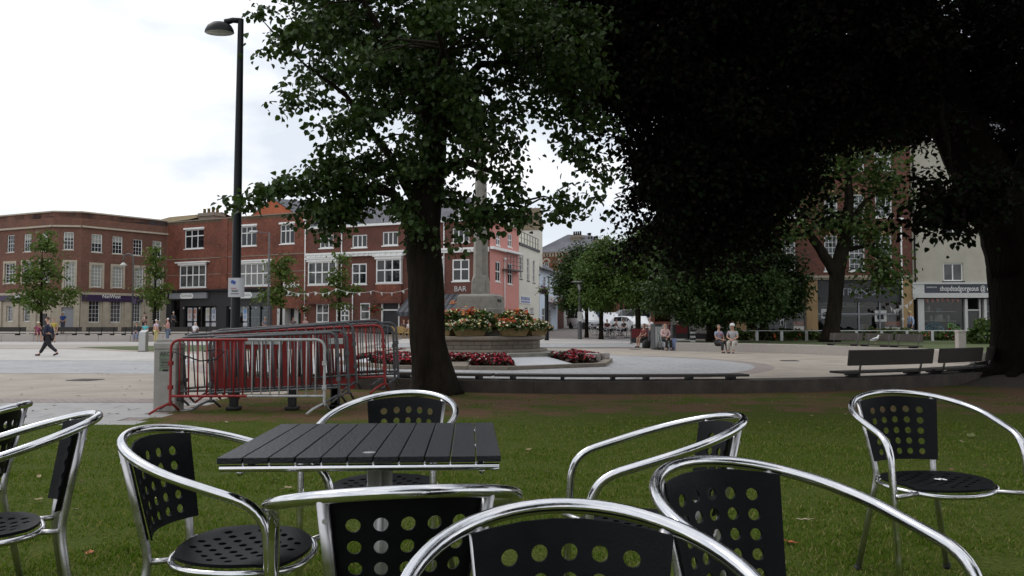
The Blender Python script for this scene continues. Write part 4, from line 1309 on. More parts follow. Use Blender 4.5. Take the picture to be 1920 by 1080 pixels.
# goods and fittings behind the shop windows
def display(root, x0, x1, y, z0, seed, n, shelves=(0.9, 1.5)):
    r2 = random.Random(seed)
    for z in shelves:
        trim(root, 'display_shelf', 'offwhite', [(x0 + 0.1, x1 - 0.1, y, y + 0.3, z0 + z, z0 + z + 0.03)])
    cols = [(0.30, 0.28, 0.25), (0.25, 0.06, 0.05), (0.10, 0.13, 0.18), (0.35, 0.33, 0.30), (0.10, 0.08, 0.05), (0.28, 0.20, 0.10)]
    for k in range(n):
        x = r2.uniform(x0 + 0.2, x1 - 0.4); z = z0 + r2.choice((0.0,) + tuple(s + 0.031 for s in shelves))
        w, h = r2.uniform(0.12, 0.34), r2.uniform(0.12, 0.42)
        c = r2.choice(cols)
        MB().cbox(x, x + w, y + 0.03, y + 0.27, z, z + h, 0.015).build('display_item', flatc('disp%.2f_%.2f' % c[:2], c), root)
display(salon, pil[0][1] + 0.2, pil[1][0] - 0.2, 1.1, 0.55, 3, 16)
display(salon, pil[2][1] + 0.2, pil[0][0] - 0.2, 1.1, 0.55, 5, 10)
display(salon, 0.3, pil[2][0] - 0.2, 1.1, 0.55, 6, 12)
display(gift, shopw[0] + 0.1, shopw[1] - 0.1, 0.7, 0.42, 8, 14, (0.7, 1.3))
display(gift, Fb.uz(1852, 590)[0] + 0.1, Fb.uz(1925, 590)[0], 0.7, 0.42, 9, 12, (0.7, 1.3))
for k, o in enumerate(ops_g_shop[1:]):
    display(shop, o[0] + 0.1, o[1] - 0.1, 1.2, max(0.2, o[2]), 20 + k, 10)
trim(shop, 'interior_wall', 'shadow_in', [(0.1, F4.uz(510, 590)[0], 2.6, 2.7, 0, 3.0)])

# ------------------------------------------------------------------ cafe table and chairs on the lawn
G = dict(s=.2825, w=.2705, wf=.2613, ya=-.0116, yb=-.3039, yf=.203, xp=.1621, xs=.1216, ys=-.185, hs=.4142, xr=.1956, yr=-.2402, wl=.262, yl=.245)
HB = 0.755
def lz(y):
    return HB - G['s'] * (y - G['yb'])
def post_top(sg):
    a = G['ya'] - G['yb']
    y = G['ya'] - a * math.sqrt(1 - (G['xp'] / G['w']) ** 2)
    return Vector((sg * G['xp'], y, lz(y)))
def seat_pt(sg):
    return Vector((sg * G['xs'], G['ys'], G['hs']))

def plate(us, vs, hole, f, th, hr, n=12):
    """perforated plate: cells of a (u, v) grid, some with a round hole; f(u, v, t) gives the point"""
    mb = MB()
    for i in range(len(us) - 1):
        for j in range(len(vs) - 1):
            a, b, c, d = us[i], us[i + 1], vs[j], vs[j + 1]
            if not hole(i, j):
                for t, o in ((th, 0), (0, 1)):
                    q = [f(a, c, t), f(b, c, t), f(b, d, t), f(a, d, t)]
                    mb.add(q if not o else q[::-1], [(0, 1, 2, 3)])
                continue
            cu, cv = (a + b) / 2, (c + d) / 2
            sq, ci = [], []
            for k in range(n):
                t = 2 * math.pi * (k + 0.5) / n
                x, y = math.cos(t), math.sin(t)
                m_ = max(abs(x), abs(y))
                sq.append((cu + x / m_ * (b - a) / 2, cv + y / m_ * (d - c) / 2))
                ci.append((cu + x * hr[0], cv + y * hr[1]))
            for t in (th, 0):
                P = [f(*p, t) for p in sq] + [f(*p, t) for p in ci]
                fs = [(k, (k + 1) % n, n + (k + 1) % n, n + k) for k in range(n)]
                # square corners
                mb.add(P, fs if t else [q[::-1] for q in fs])
                for sx, sy in ((a, c), (b, c), (b, d), (a, d)):
                    ks = sorted(range(n), key=lambda k: (sq[k][0] - sx) ** 2 + (sq[k][1] - sy) ** 2)[:2]
                    k0, k1 = (ks[0], ks[1]) if (ks[0] + 1) % n == ks[1] else (ks[1], ks[0])
                    tri = [f(*sq[k0], t), f(sx, sy, t), f(*sq[k1], t)]
                    mb.add(tri if t else tri[::-1], [(0, 1, 2)])
            P = [f(*p, th) for p in ci] + [f(*p, 0) for p in ci]
            mb.add(P, [(k, (k + 1) % n, n + (k + 1) % n, n + k) for k in range(n)])
    nu, nv = len(us), len(vs)
    rim = [(us[i], vs[0]) for i in range(nu - 1)] + [(us[-1], vs[j]) for j in range(nv - 1)] + [(us[i], vs[-1]) for i in range(nu - 1, 0, -1)] + [(us[0], vs[j]) for j in range(nv - 1, 0, -1)]
    n2 = len(rim)
    mb.add([f(*p, 0) for p in rim] + [f(*p, th) for p in rim], [(k, (k + 1) % n2, n2 + (k + 1) % n2, n2 + k) for k in range(n2)])
    return mb

def fillet(A, B, C, r_, n=7):
    A, B, C = Vector(A), Vector(B), Vector(C)
    u, v = (A - B).normalized(), (C - B).normalized()
    P0, P1 = B + u * r_, B + v * r_
    out = []
    for k in range(n + 1):
        t = k / n
        out.append(P0 * (1 - t) ** 2 + B * 2 * t * (1 - t) + P1 * t * t)
    return out

def make_chair():
    t = thing('cafe_chair', 'x', 'chair', (0, 0, 0), 0, 'aluminium cafe chairs on the lawn')
    side = {}
    for sg in (1, -1):
        bend = Vector((sg * G['wf'], G['yf'], lz(G['yf'])))
        foot = Vector((sg * G['wl'], G['yl'], 0.008))
        arm = Vector((sg * G['w'], G['ya'], lz(G['ya'])))
        side[sg] = [foot] + [foot.lerp(bend, k) for k in (0.3, 0.6)] + fillet(foot, bend, arm, 0.085) + [bend.lerp(arm, 0.7)]
    a = G['ya'] - G['yb']
    backc = []
    for k in range(33):
        th = math.pi * k / 32
        y = G['ya'] - a * math.sin(th)
        backc.append(Vector((G['w'] * math.cos(th), y, lz(y))))
    path = side[1] + backc + side[-1][::-1]
    MB().tube(path, 0.0135, 12).build('arm_frame', M['alu'], t, True)
    for sg in (1, -1):
        p, q, ft = post_top(sg), seat_pt(sg), Vector((sg * G['xr'], G['yr'], 0.008))
        leg = MB().tube([p + Vector((0, 0.0, -0.004)), p.lerp(q, 0.5)] + fillet(p, q, ft, 0.05, 5) + [ft], 0.0125, 10).build('rear_leg', M['alu_satin'], t, True)
        d = (p - q).normalized()
        s_ = p - d * 0.045 + Vector((0, -0.0125, 0))
        MB().tube([s_ + Vector((0, 0.004, 0)), s_ + Vector((0, -0.003, 0))], 0.0055, 8).build('screw', M['alu_dull'], leg, 40)
        for fx, fy in ((sg * G['xr'], G['yr']), (sg * G['wl'], G['yl'])):
            MB().lathe([(0.0145, 0.0), (0.0155, 0.014), (0.0145, 0.03)], 10, (fx, fy, 0.0)).build('foot_cap', M['rubber'], t, True)
    zt, zb_ = 0.735, 0.478
    def pf(u, v, t_):
        k = (0.7386 - (zb_ + (zt - zb_) * v)) / (0.7386 - G['hs'])
        c = post_top(1).lerp(seat_pt(1), k)
        x = (c.x + 0.006) * u
        y = c.y + 0.0235 - 0.056 * (1 - u * u) * (1 - 0.2 * k) + t_
        top = lz(c.y - 0.05 * (1 - u * u)) - 0.012 - zt
        return Vector((x, y, zb_ + (zt - zb_) * v + top * v))
    W2 = 0.145
    us = [-1, -0.80] + [-0.80 + 0.32 * k for k in range(1, 6)] + [1]
    us = sorted(set(us))
    pv = 0.0432 / (zt - zb_)
    v0 = 1 - 0.029 / (zt - zb_)
    vs = [0, v0 - 5 * pv * 0.999] + [v0 - pv * k for k in range(4, -1, -1)] + [1]
    vs = sorted(max(0.0, v) for v in set(vs))
    nu, nv = len(us) - 1, len(vs) - 1
    plate(us, vs, lambda i, j: 0 < i < nu - 0 and i < nu - 1 and 0 < j < nv - 1, pf, 0.006, (0.013 / W2 * 0.98, 0.0135 / (zt - zb_)), 16).build('backrest', M['poly'], t, 40, True)
    # seat plate
    def sf(u, v, t_):
        x = u * math.sqrt(1 - v * v * 0.42) * 0.196
        y = v * math.sqrt(1 - u * u * 0.42) * 0.182 + 0.042
        r2 = min(1, u * u + v * v)
        z = 0.440 - 0.012 * (1 - r2) - 0.02 * max(0, v - 0.55) ** 2 * 3
        return Vector((x, y, z - 0.008 + t_))
    sus = [-1, -0.86] + [-0.86 + 0.172 * k for k in range(1, 10)] + [0.86, 1]
    sus = sorted({round(k, 4) for k in sus})
    ns = len(sus) - 1
    plate(sus, sus, lambda i, j: 1 <= i <= ns - 2 and 1 <= j <= ns - 2 and (i + j) % 2 == 0 and 0 < i and (sus[i] + .086) ** 2 + (sus[j] + .086) ** 2 < 0.74, sf, 0.009, (0.064, 0.064), 12).build('seat', M['poly'], t, 40, True)
    ring = []
    for k in range(40):
        th = 2 * math.pi * k / 40
        c, s_ = math.cos(th), math.sin(th)
        e = 0.8
        x, y = math.copysign(abs(c) ** e, c) * 0.203, math.copysign(abs(s_) ** e, s_) * 0.187 + 0.042
        ring.append((x, y, 0.418 - 0.02 * max(0, (y - 0.12) / 0.1) ** 2 * 0.6))
    MB().tube(ring, 0.0105, 8, closed=True).build('seat_ring', M['alu'], t, True)
    for sg in (1, -1):
        MB().tube([(sg * G['xs'], G['ys'], G['hs']), (sg * 0.108, -0.128, 0.418)], 0.009, 8).build('seat_bracket', M['alu_satin'], t, True)
        MB().tube([(sg * 0.2605, 0.236, 0.413), (sg * 0.15, 0.187, 0.413)], 0.009, 8).build('seat_bracket', M['alu_satin'], t, True)
    return t

chair0 = make_chair()
def chair_at(x, y, yaw, label, rx=0.0, ry=0.0, dz=0.0, first=[True]):
    rot = (Matrix.Rotation(yaw, 4, 'Z') @ Matrix.Rotation(rx, 4, 'X') @ Matrix.Rotation(ry, 4, 'Y')).to_euler()
    if first[0]:
        first[0] = False
        chair0.location = (x, y, dz)
        chair0.rotation_euler = rot
        chair0['label'] = label
        return chair0
    return dup(chair0, (x, y, dz), label=label, rot=rot)
chair_at(-.823, 2.453, -1.66, 'aluminium chair left of the slatted table, turned towards it, seat fully shown', -.019, .03, -.015)
chair_at(1.681, 3.342, -3.09, 'aluminium chair standing alone on the grass at far right with bird droppings on its seat', .007, .017, .010)
chair_at(-.483, 3.294, 2.919, 'aluminium chair behind the slatted table, facing the viewer', -.021, .018, .006)
chair_at(-.273, 1.871, .245, 'aluminium chair in front of the slatted table seen from behind with two back screws', .014, .011, -.004)
chair_at(.095, 1.171, 3.195, 'nearest aluminium chair at bottom centre, only its arched back in the picture', -.01, -.024, -.015)
chair_at(.573, 1.661, -2.657, 'aluminium chair right of the nearest one, its long arm running to the lower right', .025, -.023, -.007)
chair_at(.427, 2.594, 1.602, 'aluminium chair seen side on right of the slatted table, open end to the left', -.016, .02, .010)
chair_at(-1.605, 2.579, 2.148, 'aluminium chair at the left edge seen side on, curved back to the right', -.017, .016, .003)
chair_at(-2.16, 3.12, 1.75, 'aluminium chair cut by the left edge, only the end of its back showing')
d = thing('bird_dropping', 'white splash on the black seat of the lone chair at far right', 'bird dropping', (1.70, 3.30, 0.449))
mb = MB()
for k in range(9):
    a_ = rnd.uniform(0, 6.28); r_ = rnd.uniform(0, 0.022)
    mb.lathe([(rnd.uniform(0.003, 0.009), 0), (0.003, 0.002)], 7, (r_ * math.cos(a_), r_ * math.sin(a_) * 0.6, 0))
mb.build('splash', M['white'], d)

# the table
tb = thing('slatted_table', 'square black slatted cafe table with polished aluminium rails among the chairs', 'table', (-.392, 2.398, 0), .051)
hw = 0.347
n_sl = 11
gap = 0.0036
sw = (2 * hw - gap * (n_sl - 1)) / n_sl
M['slat'] = mat('black_slat_composite', (0.0125, 0.0145, 0.019), 0.36, var=0.3, scale=14, bump=0.25, bscale=120, streak=1, spec=0.35)
slat_me = MB().cbox(0, sw, -hw, hw, 0.7200, 0.735, 0.0010).mesh('slat', M['slat'])
for k in range(n_sl):
    link('slat', slat_me, tb, (-hw + k * (sw + gap), 0, rnd.uniform(-0.0005, 0.0005)))
for y in (-hw + 0.0075, 0.0, hw - 0.0075):
    rail = MB().tube([(-hw + 0.006, y, 0.7075), (hw - 0.004, y, 0.7075)], 0.0088, 12).build('rail', M['alu'], tb, 50)
    mb = MB()
    for k in range(1, n_sl):
        x = -hw + k * (sw + gap) - gap / 2
        mb.lathe([(0.0032, 0), (0.0032, 0.005), (0.0015, 0.0065)], 8, (x, y, 0.7150))
    mb.build('rivet_row', M['alu'], rail, True)
for x in (-0.3, 0.3):
    MB().tube([(x, -hw + 0.03, 0.6925), (x, hw - 0.03, 0.6925)], 0.0075, 10).build('cross_rail', M['alu'], tb, True)
for y in (-0.026, 0.026):
    MB().tube([(0.012 + y * 0.5, y, 0.10), (0.012 + y * 0.5, y, 0.694)], 0.0205, 14).build('post', M['alu_dull'], tb, True)
MB().cbox(-0.16, 0.18, -0.09, 0.09, 0.676, 0.684, 0.002).build('head_plate', M['alu_dull'], tb)
for k in range(4):
    a_ = R(45 + 90 * k)
    c, s_ = math.cos(a_), math.sin(a_)
    MB().tube([(0.012 + c * 0.03, s_ * 0.03, 0.14), (0.012 + c * 0.12, s_ * 0.12, 0.13), (0.012 + c * 0.30, s_ * 0.30, 0.03), (0.012 + c * 0.34, s_ * 0.34, 0.016)], 0.016, 10).build('foot', M['alu_dull'], tb, True)
dsc = MB()
dsc.lathe([(0.0165, 0.0), (0.0165, 0.0015), (0.012, 0.0022)], 20)
dsc.v = [(p[0] * 1.0, p[1] * 0.62, p[2]) for p in dsc.v]
bdg = dsc.build('badge', M['alu_dull'], tb, 30)
bdg.location = (0.045 - 0.03, -hw + 0.065, 0.735)

# fallen leaves and bits on the grass
def leaf_mesh(name, L_, W_, curl, m, lobes=5):
    mb = MB()
    out = []
    n = 14
    for k in range(n):
        t = 2 * math.pi * k / n
        r_ = 1 + 0.18 * math.cos(lobes * t)
        x = math.cos(t) * L_ / 2 * r_
        y = math.sin(t) * W_ / 2 * r_
        out.append((x, y, curl * (abs(y) / (W_ / 2)) ** 2 * 0.5 + curl * (x / (L_ / 2)) ** 2 * 0.6))
    mb.add([(0, 0, 0)] + out, [(0, 1 + k, 1 + (k + 1) % n) for k in range(n)])
    mb.tube([(L_ / 2, 0, curl * 0.5), (L_ * 0.72, 0.004, curl * 0.7)], 0.0012, 4)
    return mb.mesh(name, m, True)
leafcols = {'orange': (0.34, 0.095, 0.025), 'tan': (0.30, 0.22, 0.12), 'pale': (0.42, 0.36, 0.24), 'olive': (0.12, 0.15, 0.05), 'brown': (0.13, 0.07, 0.035), 'green': (0.10, 0.17, 0.04)}
LM = {k: mat('%s_dead_leaf' % k, c, 0.7, var=0.3, scale=40) for k, c in leafcols.items()}
def litter(px, py, kind, L_, W_, label, group=None):
    p = on(px, py, 0.02)
    if p.y > 4:
        for _ in range(6):
            p = on(px, py, lawn_z(p.x, p.y) + 0.022)
    o = link('fallen_leaf', leaf_mesh('fallen_leaf', L_, W_, L_ * 0.22, LM[kind]), None, p, (rnd.uniform(-.25, .25), rnd.uniform(-.25, .25), rnd.uniform(0, 6.28)))
    tag(o, label, 'leaf', group)
litter(1481, 1018, 'orange', 0.07, 0.05, 'curled orange dead leaf on the grass right of the near chair back')
litter(1506, 976, 'pale', 0.075, 0.028, 'long pale dead leaf on the grass above the orange one')
litter(1820, 818, 'olive', 0.14, 0.09, 'large folded olive leaf on the grass behind the lone chair')
litter(1803, 828, 'pale', 0.06, 0.04, 'small pale leaf touching the large olive leaf')
litter(1545, 832, 'pale', 0.06, 0.03, 'slim pale leaf on the grass left of the lone chair')
litter(1725, 850, 'orange', 0.05, 0.04, 'small rust leaf seen under the backrest of the lone chair')
litter(513, 901, 'pale', 0.06, 0.03, 'cream leaf on the grass between the left chair and the table')
litter(540, 915, 'tan', 0.06, 0.035, 'tan leaf just right of the cream leaf beside the table')
litter(73, 894, 'tan', 0.06, 0.03, 'tan leaf on the grass behind the left edge chair')
litter(168, 1037, 'orange', 0.045, 0.035, 'reddish leaf on the grass between the two left chairs')
litter(835, 768, 'brown', 0.1, 0.08, 'brown leaf on worn earth right of the trunk')
k_l = 'scattered small dead leaves'
for k in range(46):
    px, py = rnd.uniform(20, 1900), rnd.uniform(742, 960)
    if px < 300 and py < 800:
        continue
    litter(px, py, rnd.choice(['tan', 'pale', 'brown', 'tan', 'green']), rnd.uniform(0.03, 0.075), rnd.uniform(0.02, 0.05), 'small dead leaf lying in the grass among many others', k_l)

# ------------------------------------------------------------------ crowd barriers
M['whitetube'] = mat('scuffed_white_tube', (0.42, 0.42, 0.42), 0.5, var=0.25, scale=14)
def barrier(label, mats, W=2.25, loc=(0, 0, 0), rot=(0, 0, 0), nbars=18, split=None):
    """steel crowd barrier; split paints the left part with the first material"""
    t = thing('crowd_barrier', label, 'barrier', loc, 0, 'stack of crowd barriers', rot)
    h0, h1, rc = 0.26, 1.10, 0.13
    m0, m1 = mats
    xs = split if split is not None else W / 2
    def arc(cx, cz, a0, a1):
        return [(cx + rc * math.cos(R(a0 + (a1 - a0) * k / 6)), 0, cz + rc * math.sin(R(a0 + (a1 - a0) * k / 6))) for k in range(7)]
    left = [(0, 0, 0.12), (0, 0, 0.5)] + arc(rc, h1 - rc, 180, 90) + [(xs, 0, h1)]
    right = [(xs, 0, h1)] + arc(W - rc, h1 - rc, 90, 0) + [(W, 0, 0.5), (W, 0, 0.12)]
    mb = MB(); mb.tube(left, 0.021, 8); mb.cur = 1; mb.tube(right, 0.021, 8)
    mb.build('frame', [m0, m1], t, 60)
    mb = MB(); mb.tube([(0, 0, h0), (xs, 0, h0)], 0.019, 8); mb.cur = 1; mb.tube([(xs, 0, h0), (W, 0, h0)], 0.019, 8)
    mb.build('bottom_rail', [m0, m1], t, 60)
    b0 = MB().tube([(0, 0, h0), (0, 0, h1)], 0.0105, 6).mesh('bar', m0, True)
    b1 = MB().tube([(0, 0, h0), (0, 0, h1)], 0.0105, 6).mesh('bar', m1, True)
    for k in range(1, nbars):
        x = W * k / nbars
        link('bar', b0 if x < xs else b1, t, (x, 0, 0))
    for x, m, sg in ((0, m0, -1), (W, m1, -1)):
        MB().tube([(x, 0.02, 0.14), (x + sg * 0.04, -0.04, 0.135), (x + sg * 0.12, -0.16, 0.09), (x + sg * 0.20, -0.26, 0.018)], 0.019, 8).tube([(x, 0, 0.13), (x, 0.10, 0.13), (x, 0.27, 0.05), (x, 0.33, 0.018)], 0.019, 8).build('foot', m, t, True)
        MB().box(x - 0.03, x + 0.03, -0.035, 0.035, 0.72, 0.78).box(x - 0.03, x + 0.03, -0.035, 0.035, 0.36, 0.42).build('hinge_hook', m, t)
    return t
GZ0 = PZ + 0.008
def bar_between(label, mats, pl, pr, Y0, Y1, nbars=18, split=None, lean=0.0):
    """put a barrier with its top corners at the two photo points pl, pr at depths Y0, Y1"""
    A, B = at(*pl, Y0), at(*pr, Y1)
    d = B - A
    Wd = d.length
    yaw = math.atan2(d.y, d.x)
    pitch = -math.asin(d.z / Wd)
    Mx = Matrix.Rotation(yaw, 4, 'Z') @ Matrix.Rotation(pitch, 4, 'Y') @ Matrix.Rotation(lean, 4, 'X')
    base_ = A - Mx @ Vector((0, 0, 1.10))
    return barrier(label, mats, Wd, base_, Mx.to_euler(), nbars, split)
bar_between('front crowd barrier, left half red and right half white', (M['red'], M['whitetube']), (321, 637), (609, 637), 12.40, 12.40, 17)
bar_between('grey crowd barrier just behind the front red and white one', (M['galv'], M['galv']), (392, 634), (632, 623), 12.75, 12.62)
bar_between('second grey crowd barrier of the stack, its top rail showing below a longer one', (M['galv'], M['galv']), (334, 633), (650, 620), 12.95, 12.9)
bar_between('long grey crowd barrier rising to the right across the stack', (M['galv'], M['galv']), (342, 629), (661, 604), 13.15, 13.25)
bar_between('all red crowd barrier poking out at the right of the stack', (M['red'], M['red']), (395, 626), (717, 609), 13.5, 13.5, 20)
bar_between('dark grey crowd barrier standing tallest at the right of the stack', (M['galv'], M['galv']), (400, 620), (716, 599.5), 13.8, 13.8, 20)
bar_between('dark grey crowd barrier at the back of the stack, only its right corner showing', (M['galv'], M['galv']), (420, 621), (742, 604), 14.1, 14.3, 20)
bar_between('rearmost crowd barrier with its corner just past the others', (M['galv'], M['galv']), (425, 624), (737, 611), 14.4, 14.5, 20)
def red_panel(label, x0, x1, y, rz, z=0.0):
    t = thing('plastic_barrier', label, 'plastic barrier', (x0, y, GZ0 + z), rz, 'red plastic barriers')
    L_ = x1 - x0
    nsl = max(4, int(L_ / 0.17))
    ops = [(0.14 + (L_ - 0.36) * k / (nsl - 1), 0.14 + (L_ - 0.36) * k / (nsl - 1) + 0.075, 0.34, 0.78) for k in range(nsl)]
    mb = MB()
    wallmb(mb, -0.02, 0, L_, 0.16, 1.0, ops, 0.04)
    m2 = MB(); wallmb(m2, 0.02, 0, L_, 0.16, 1.0, ops, 0.0)
    m2.f = [q[::-1] for q in m2.f]
    mb.add(m2.v, m2.f)
    mb.box(0, L_, -0.03, 0.03, 0.97, 1.02).box(0, L_, -0.03, 0.03, 0.14, 0.19).box(0, 0.04, -0.028, 0.028, 0.19, 0.97).box(L_ - 0.04, L_, -0.028, 0.028, 0.19, 0.97)
    mb.build('panel', M['redplastic'], t)
    MB().box(L_ * 0.3, L_ * 0.7, -0.034, -0.031, 0.855, 0.95).build('reflective_strip', M['offwhite'], t)
    for x in (0.3, L_ - 0.3):
        MB().cbox(x - 0.10, x + 0.10, -0.12, 0.12, -z, 0.06 - z, 0.02).cbox(x - 0.06, x + 0.06, -0.05, 0.05, 0.06 - z, 0.15, 0.01).build('rubber_foot', M['rubber'], t)
red_panel('slotted red plastic barrier inside the stack of steel barriers, left one', -4.66, -3.15, 13.02, 0.02, 0.17)
red_panel('slotted red plastic barrier inside the stack of steel barriers, right one', -3.14, -2.52, 13.30, 0.0, 0.17)
ck = thing('cable_lock', 'black cable lock looped through the left end of the barriers', 'cable lock', at(322, 672, 12.3))
MB().tube([(0, 0, 0.0), (0.02, 0, 0.1), (0.18, 0.02, 0.04), (0.4, 0.05, -0.04), (0.62, 0.08, -0.02), (0.75, 0.1, 0.1), (0.6, 0.12, 0.13), (0.42, 0.15, 0.1)], 0.011, 6).build('cable', M['rubber'], ck, True)

# ------------------------------------------------------------------ stone posts, poster, lamp post
def stone_post(label, x, y, w, h, zb=PZ, m='concrete', cat='bollard', group='square stone bollards'):
    t = thing('stone_bollard', label, cat, (x, y, zb), rnd.uniform(-.03, .03), group)
    MB().cbox(-w / 2, w / 2, -w / 2, w / 2, 0, h - 0.10, 0.012).build('shaft', M[m], t)
    MB().cbox(-w / 2 - 0.008, w / 2 + 0.008, -w / 2 - 0.008, w / 2 + 0.008, h - 0.098, h, 0.012).build('cap', M[m], t)
    return t
p = at(309, 700, 12.85)
sp = stone_post('grey stone bollard with green poster at the left of the barriers', p.x, 12.85 + 0.17, 0.345, 1.06)
ps = MB().box(-0.085, 0.105, -0.1725, -0.1695, 0.62, 0.93).build('poster', M['green_poster'], sp)
text('AEC', ps, (0.0, -0.174, 0.885), 0.085, M['ink'], ext=0.0005)
mb = MB()
for k, (w_, h_) in enumerate(((0.15, 0.006), (0.14, 0.014), (0.12, 0.008), (0.15, 0.008), (0.1, 0.006), (0.09, 0.03))):
    z = 0.80 - k * 0.030
    mb.box(0.01 - w_ / 2, 0.01 + w_ / 2, -0.1735, -0.1727, z - h_, z)
mb.build('poster_print', M['ink'], ps)
p = at(318, 650, 15.2)
stone_post('grey stone bollard just behind the one with the green poster', p.x, 15.2, 0.335, 1.08)
t = thing('steel_bollard', 'slim pale bollard with sloping top on the turf strip at left', 'bollard', (at(269, 640, 41).x, 41, PZ))
MB().cbox(-0.17, 0.17, -0.17, 0.17, 0, 0.95, 0.01).prism([(-0.17, -0.17), (0.17, -0.17), (0.17, 0.17), (-0.17, 0.17)], 0.951, lambda x, y: 1.0 + y * 0.35).build('shaft', M['steel'], t)
MB().cbox(-0.2, 0.2, -0.2, 0.2, 0, 0.03, 0.008).build('base_plate', M['galv'], t)
p = at(1801, 640, 30)
stone_post('pale stone post on the lawn behind the benches at right', p.x, 30, 0.27, 1.14, m='granite')

lamp = thing('street_lamp', 'tall black lamp post with hooded lantern, white notice fixed to it', 'street lamp', (at(440, 620, 15).x, 15, PZ))
zt = at(445, 36, 15).z - PZ
MB().tube([(0, 0, 0), (0, 0, 0.9), (0.01, 0, 0.95), (0.02, 0, zt * 0.6), (0.03, 0, zt)], [0.105, 0.105, 0.088, 0.072, 0.052], 16).build('post', M['black'], lamp, 40)
MB().tube([(0.03, 0, zt - 0.03), (-0.12, 0, zt - 0.02), (-0.26, 0, zt - 0.06)], [0.05, 0.05, 0.06], 10).build('arm', M['black'], lamp, True)
hd = MB()
rings = []
for sx, zz in ((1.0, 0.0), (0.97, 0.05), (0.8, 0.13), (0.5, 0.185), (0.05, 0.20)):
    rings.append([(-0.36 + 0.27 * sx * math.cos(2 * math.pi * k / 20) - 0.0 * zz, 0.17 * sx * math.sin(2 * math.pi * k / 20), zt - 0.25 + zz - 0.04 * math.cos(2 * math.pi * k / 20) * 0) for k in range(20)])
hd.loft(rings)
hood = hd.build('lantern_hood', M['black'], lamp, True)
MB().lathe([(0.24, -0.012), (0.245, 0.004), (0.1, 0.006)], 20).xf(Matrix.Translation((-0.36, 0, zt - 0.25)) @ Matrix.Diagonal((1.05, 0.66, 1, 1))).build('lantern_glass', M['lampglass'], hood, True)
a_, b_ = at(427.5, 521, 14.88), at(453, 557, 14.88)
w_, h_ = b_.x - a_.x, a_.z - b_.z
nb = thing('notice', 'white notice tied round the black lamp post with blue emblem and dark lines', 'notice', ((a_.x + b_.x) / 2, 14.885, (a_.z + b_.z) / 2), R(-4))
def bend_sheet(x0, x1, z0, z1, off):
    mb = MB()
    n = 10
    cols_ = [(x0 + (x1 - x0) * k / n) for k in range(n + 1)]
    pts = []
    for x in cols_:
        y = 0.9 * max(0, x - 0.06) ** 2 * 6 + off
        pts += [(x, y, z0), (x, y, z1)]
    mb.add(pts, [(2 * k, 2 * k + 2, 2 * k + 3, 2 * k + 1) for k in range(n)])
    return mb
pp = bend_sheet(-w_ / 2, w_ / 2 + 0.03, -h_ / 2, h_ / 2, 0)
back = bend_sheet(-w_ / 2, w_ / 2 + 0.03, -h_ / 2, h_ / 2, 0.0015)
pp.add(back.v, [q[::-1] for q in back.f])
sheet_ = pp.build('sheet', M['paper'], nb)
mb = MB()
for k, (cx_, ww, zz) in enumerate(((-0.02, 0.10, -0.02), (-0.0, 0.13, -0.055), (-0.0, 0.11, -0.08), (0.0, 0.15, -0.12))):
    mb.cur = 0 if k == 0 else 1
    mb.box(cx_ - ww / 2, cx_ + ww / 2, -0.0025, -0.001, zz, zz + 0.012)
mb.cur = 2
mb.loft([[(-0.03 + 0.05 * math.cos(t), y, 0.095 + 0.035 * math.sin(t) + 0.012 * math.cos(3 * t)) for t in [2 * math.pi * k / 12 for k in range(12)]] for y in (-0.0025, -0.001)], caps=True)
mb.build('print', [M['inkred'], M['ink'], M['inkblue']], sheet_)
MB().tube([(-0.10, 0.02, h_ / 2 - 0.03), (0.0, 0.03, h_ / 2 - 0.03), (0.10, 0.05, h_ / 2 - 0.03), (0.08, 0.2, h_ / 2 - 0.03), (-0.08, 0.2, h_ / 2 - 0.03)], 0.004, 5, closed=True).build('tie', M['black'], nb)

# ------------------------------------------------------------------ round seat wall of blocks, with benches
def seat_wall(name, label, a0, a1, top, m, deg=5.2, r0=CR - 0.28, r1=CR + 0.28, zb=PZ - 0.05, cat='seat wall', c=(CX, CY)):
    t = thing(name, label, cat, (c[0], c[1], 0))
    n = max(1, int(round((a1 - a0) / deg)))
    st = (a1 - a0) / n
    gapd = 0.012
    mb = MB()
    sub_ = 4
    ring = []
    for k in range(sub_ + 1):
        a = R(gapd + (st - 2 * gapd) * k / sub_)
        ring.append([(r0 * math.cos(a), r0 * math.sin(a), zb), (r1 * math.cos(a), r1 * math.sin(a), zb), (r1 * math.cos(a), r1 * math.sin(a), top - 0.012), ((r1 - 0.012) * math.cos(a), (r1 - 0.012) * math.sin(a), top), ((r0 + 0.012) * math.cos(a), (r0 + 0.012) * math.sin(a), top), (r0 * math.cos(a), r0 * math.sin(a), top - 0.012)])
    mb.loft(ring, caps=True)
    me = mb.mesh('stone_block', m)
    for k in range(n):
        link('stone_block', me, t, (0, 0, rnd.uniform(-0.003, 0.002)), (0, 0, R(a0 + st * k)))
    return t
WT = -0.035
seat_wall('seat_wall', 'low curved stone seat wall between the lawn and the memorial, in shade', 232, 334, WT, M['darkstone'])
seat_wall('seat_wall', 'pale granite curved seat wall on the far right side of the plaza', -9, 63, PZ + 0.415, M['granite'], 6.5)

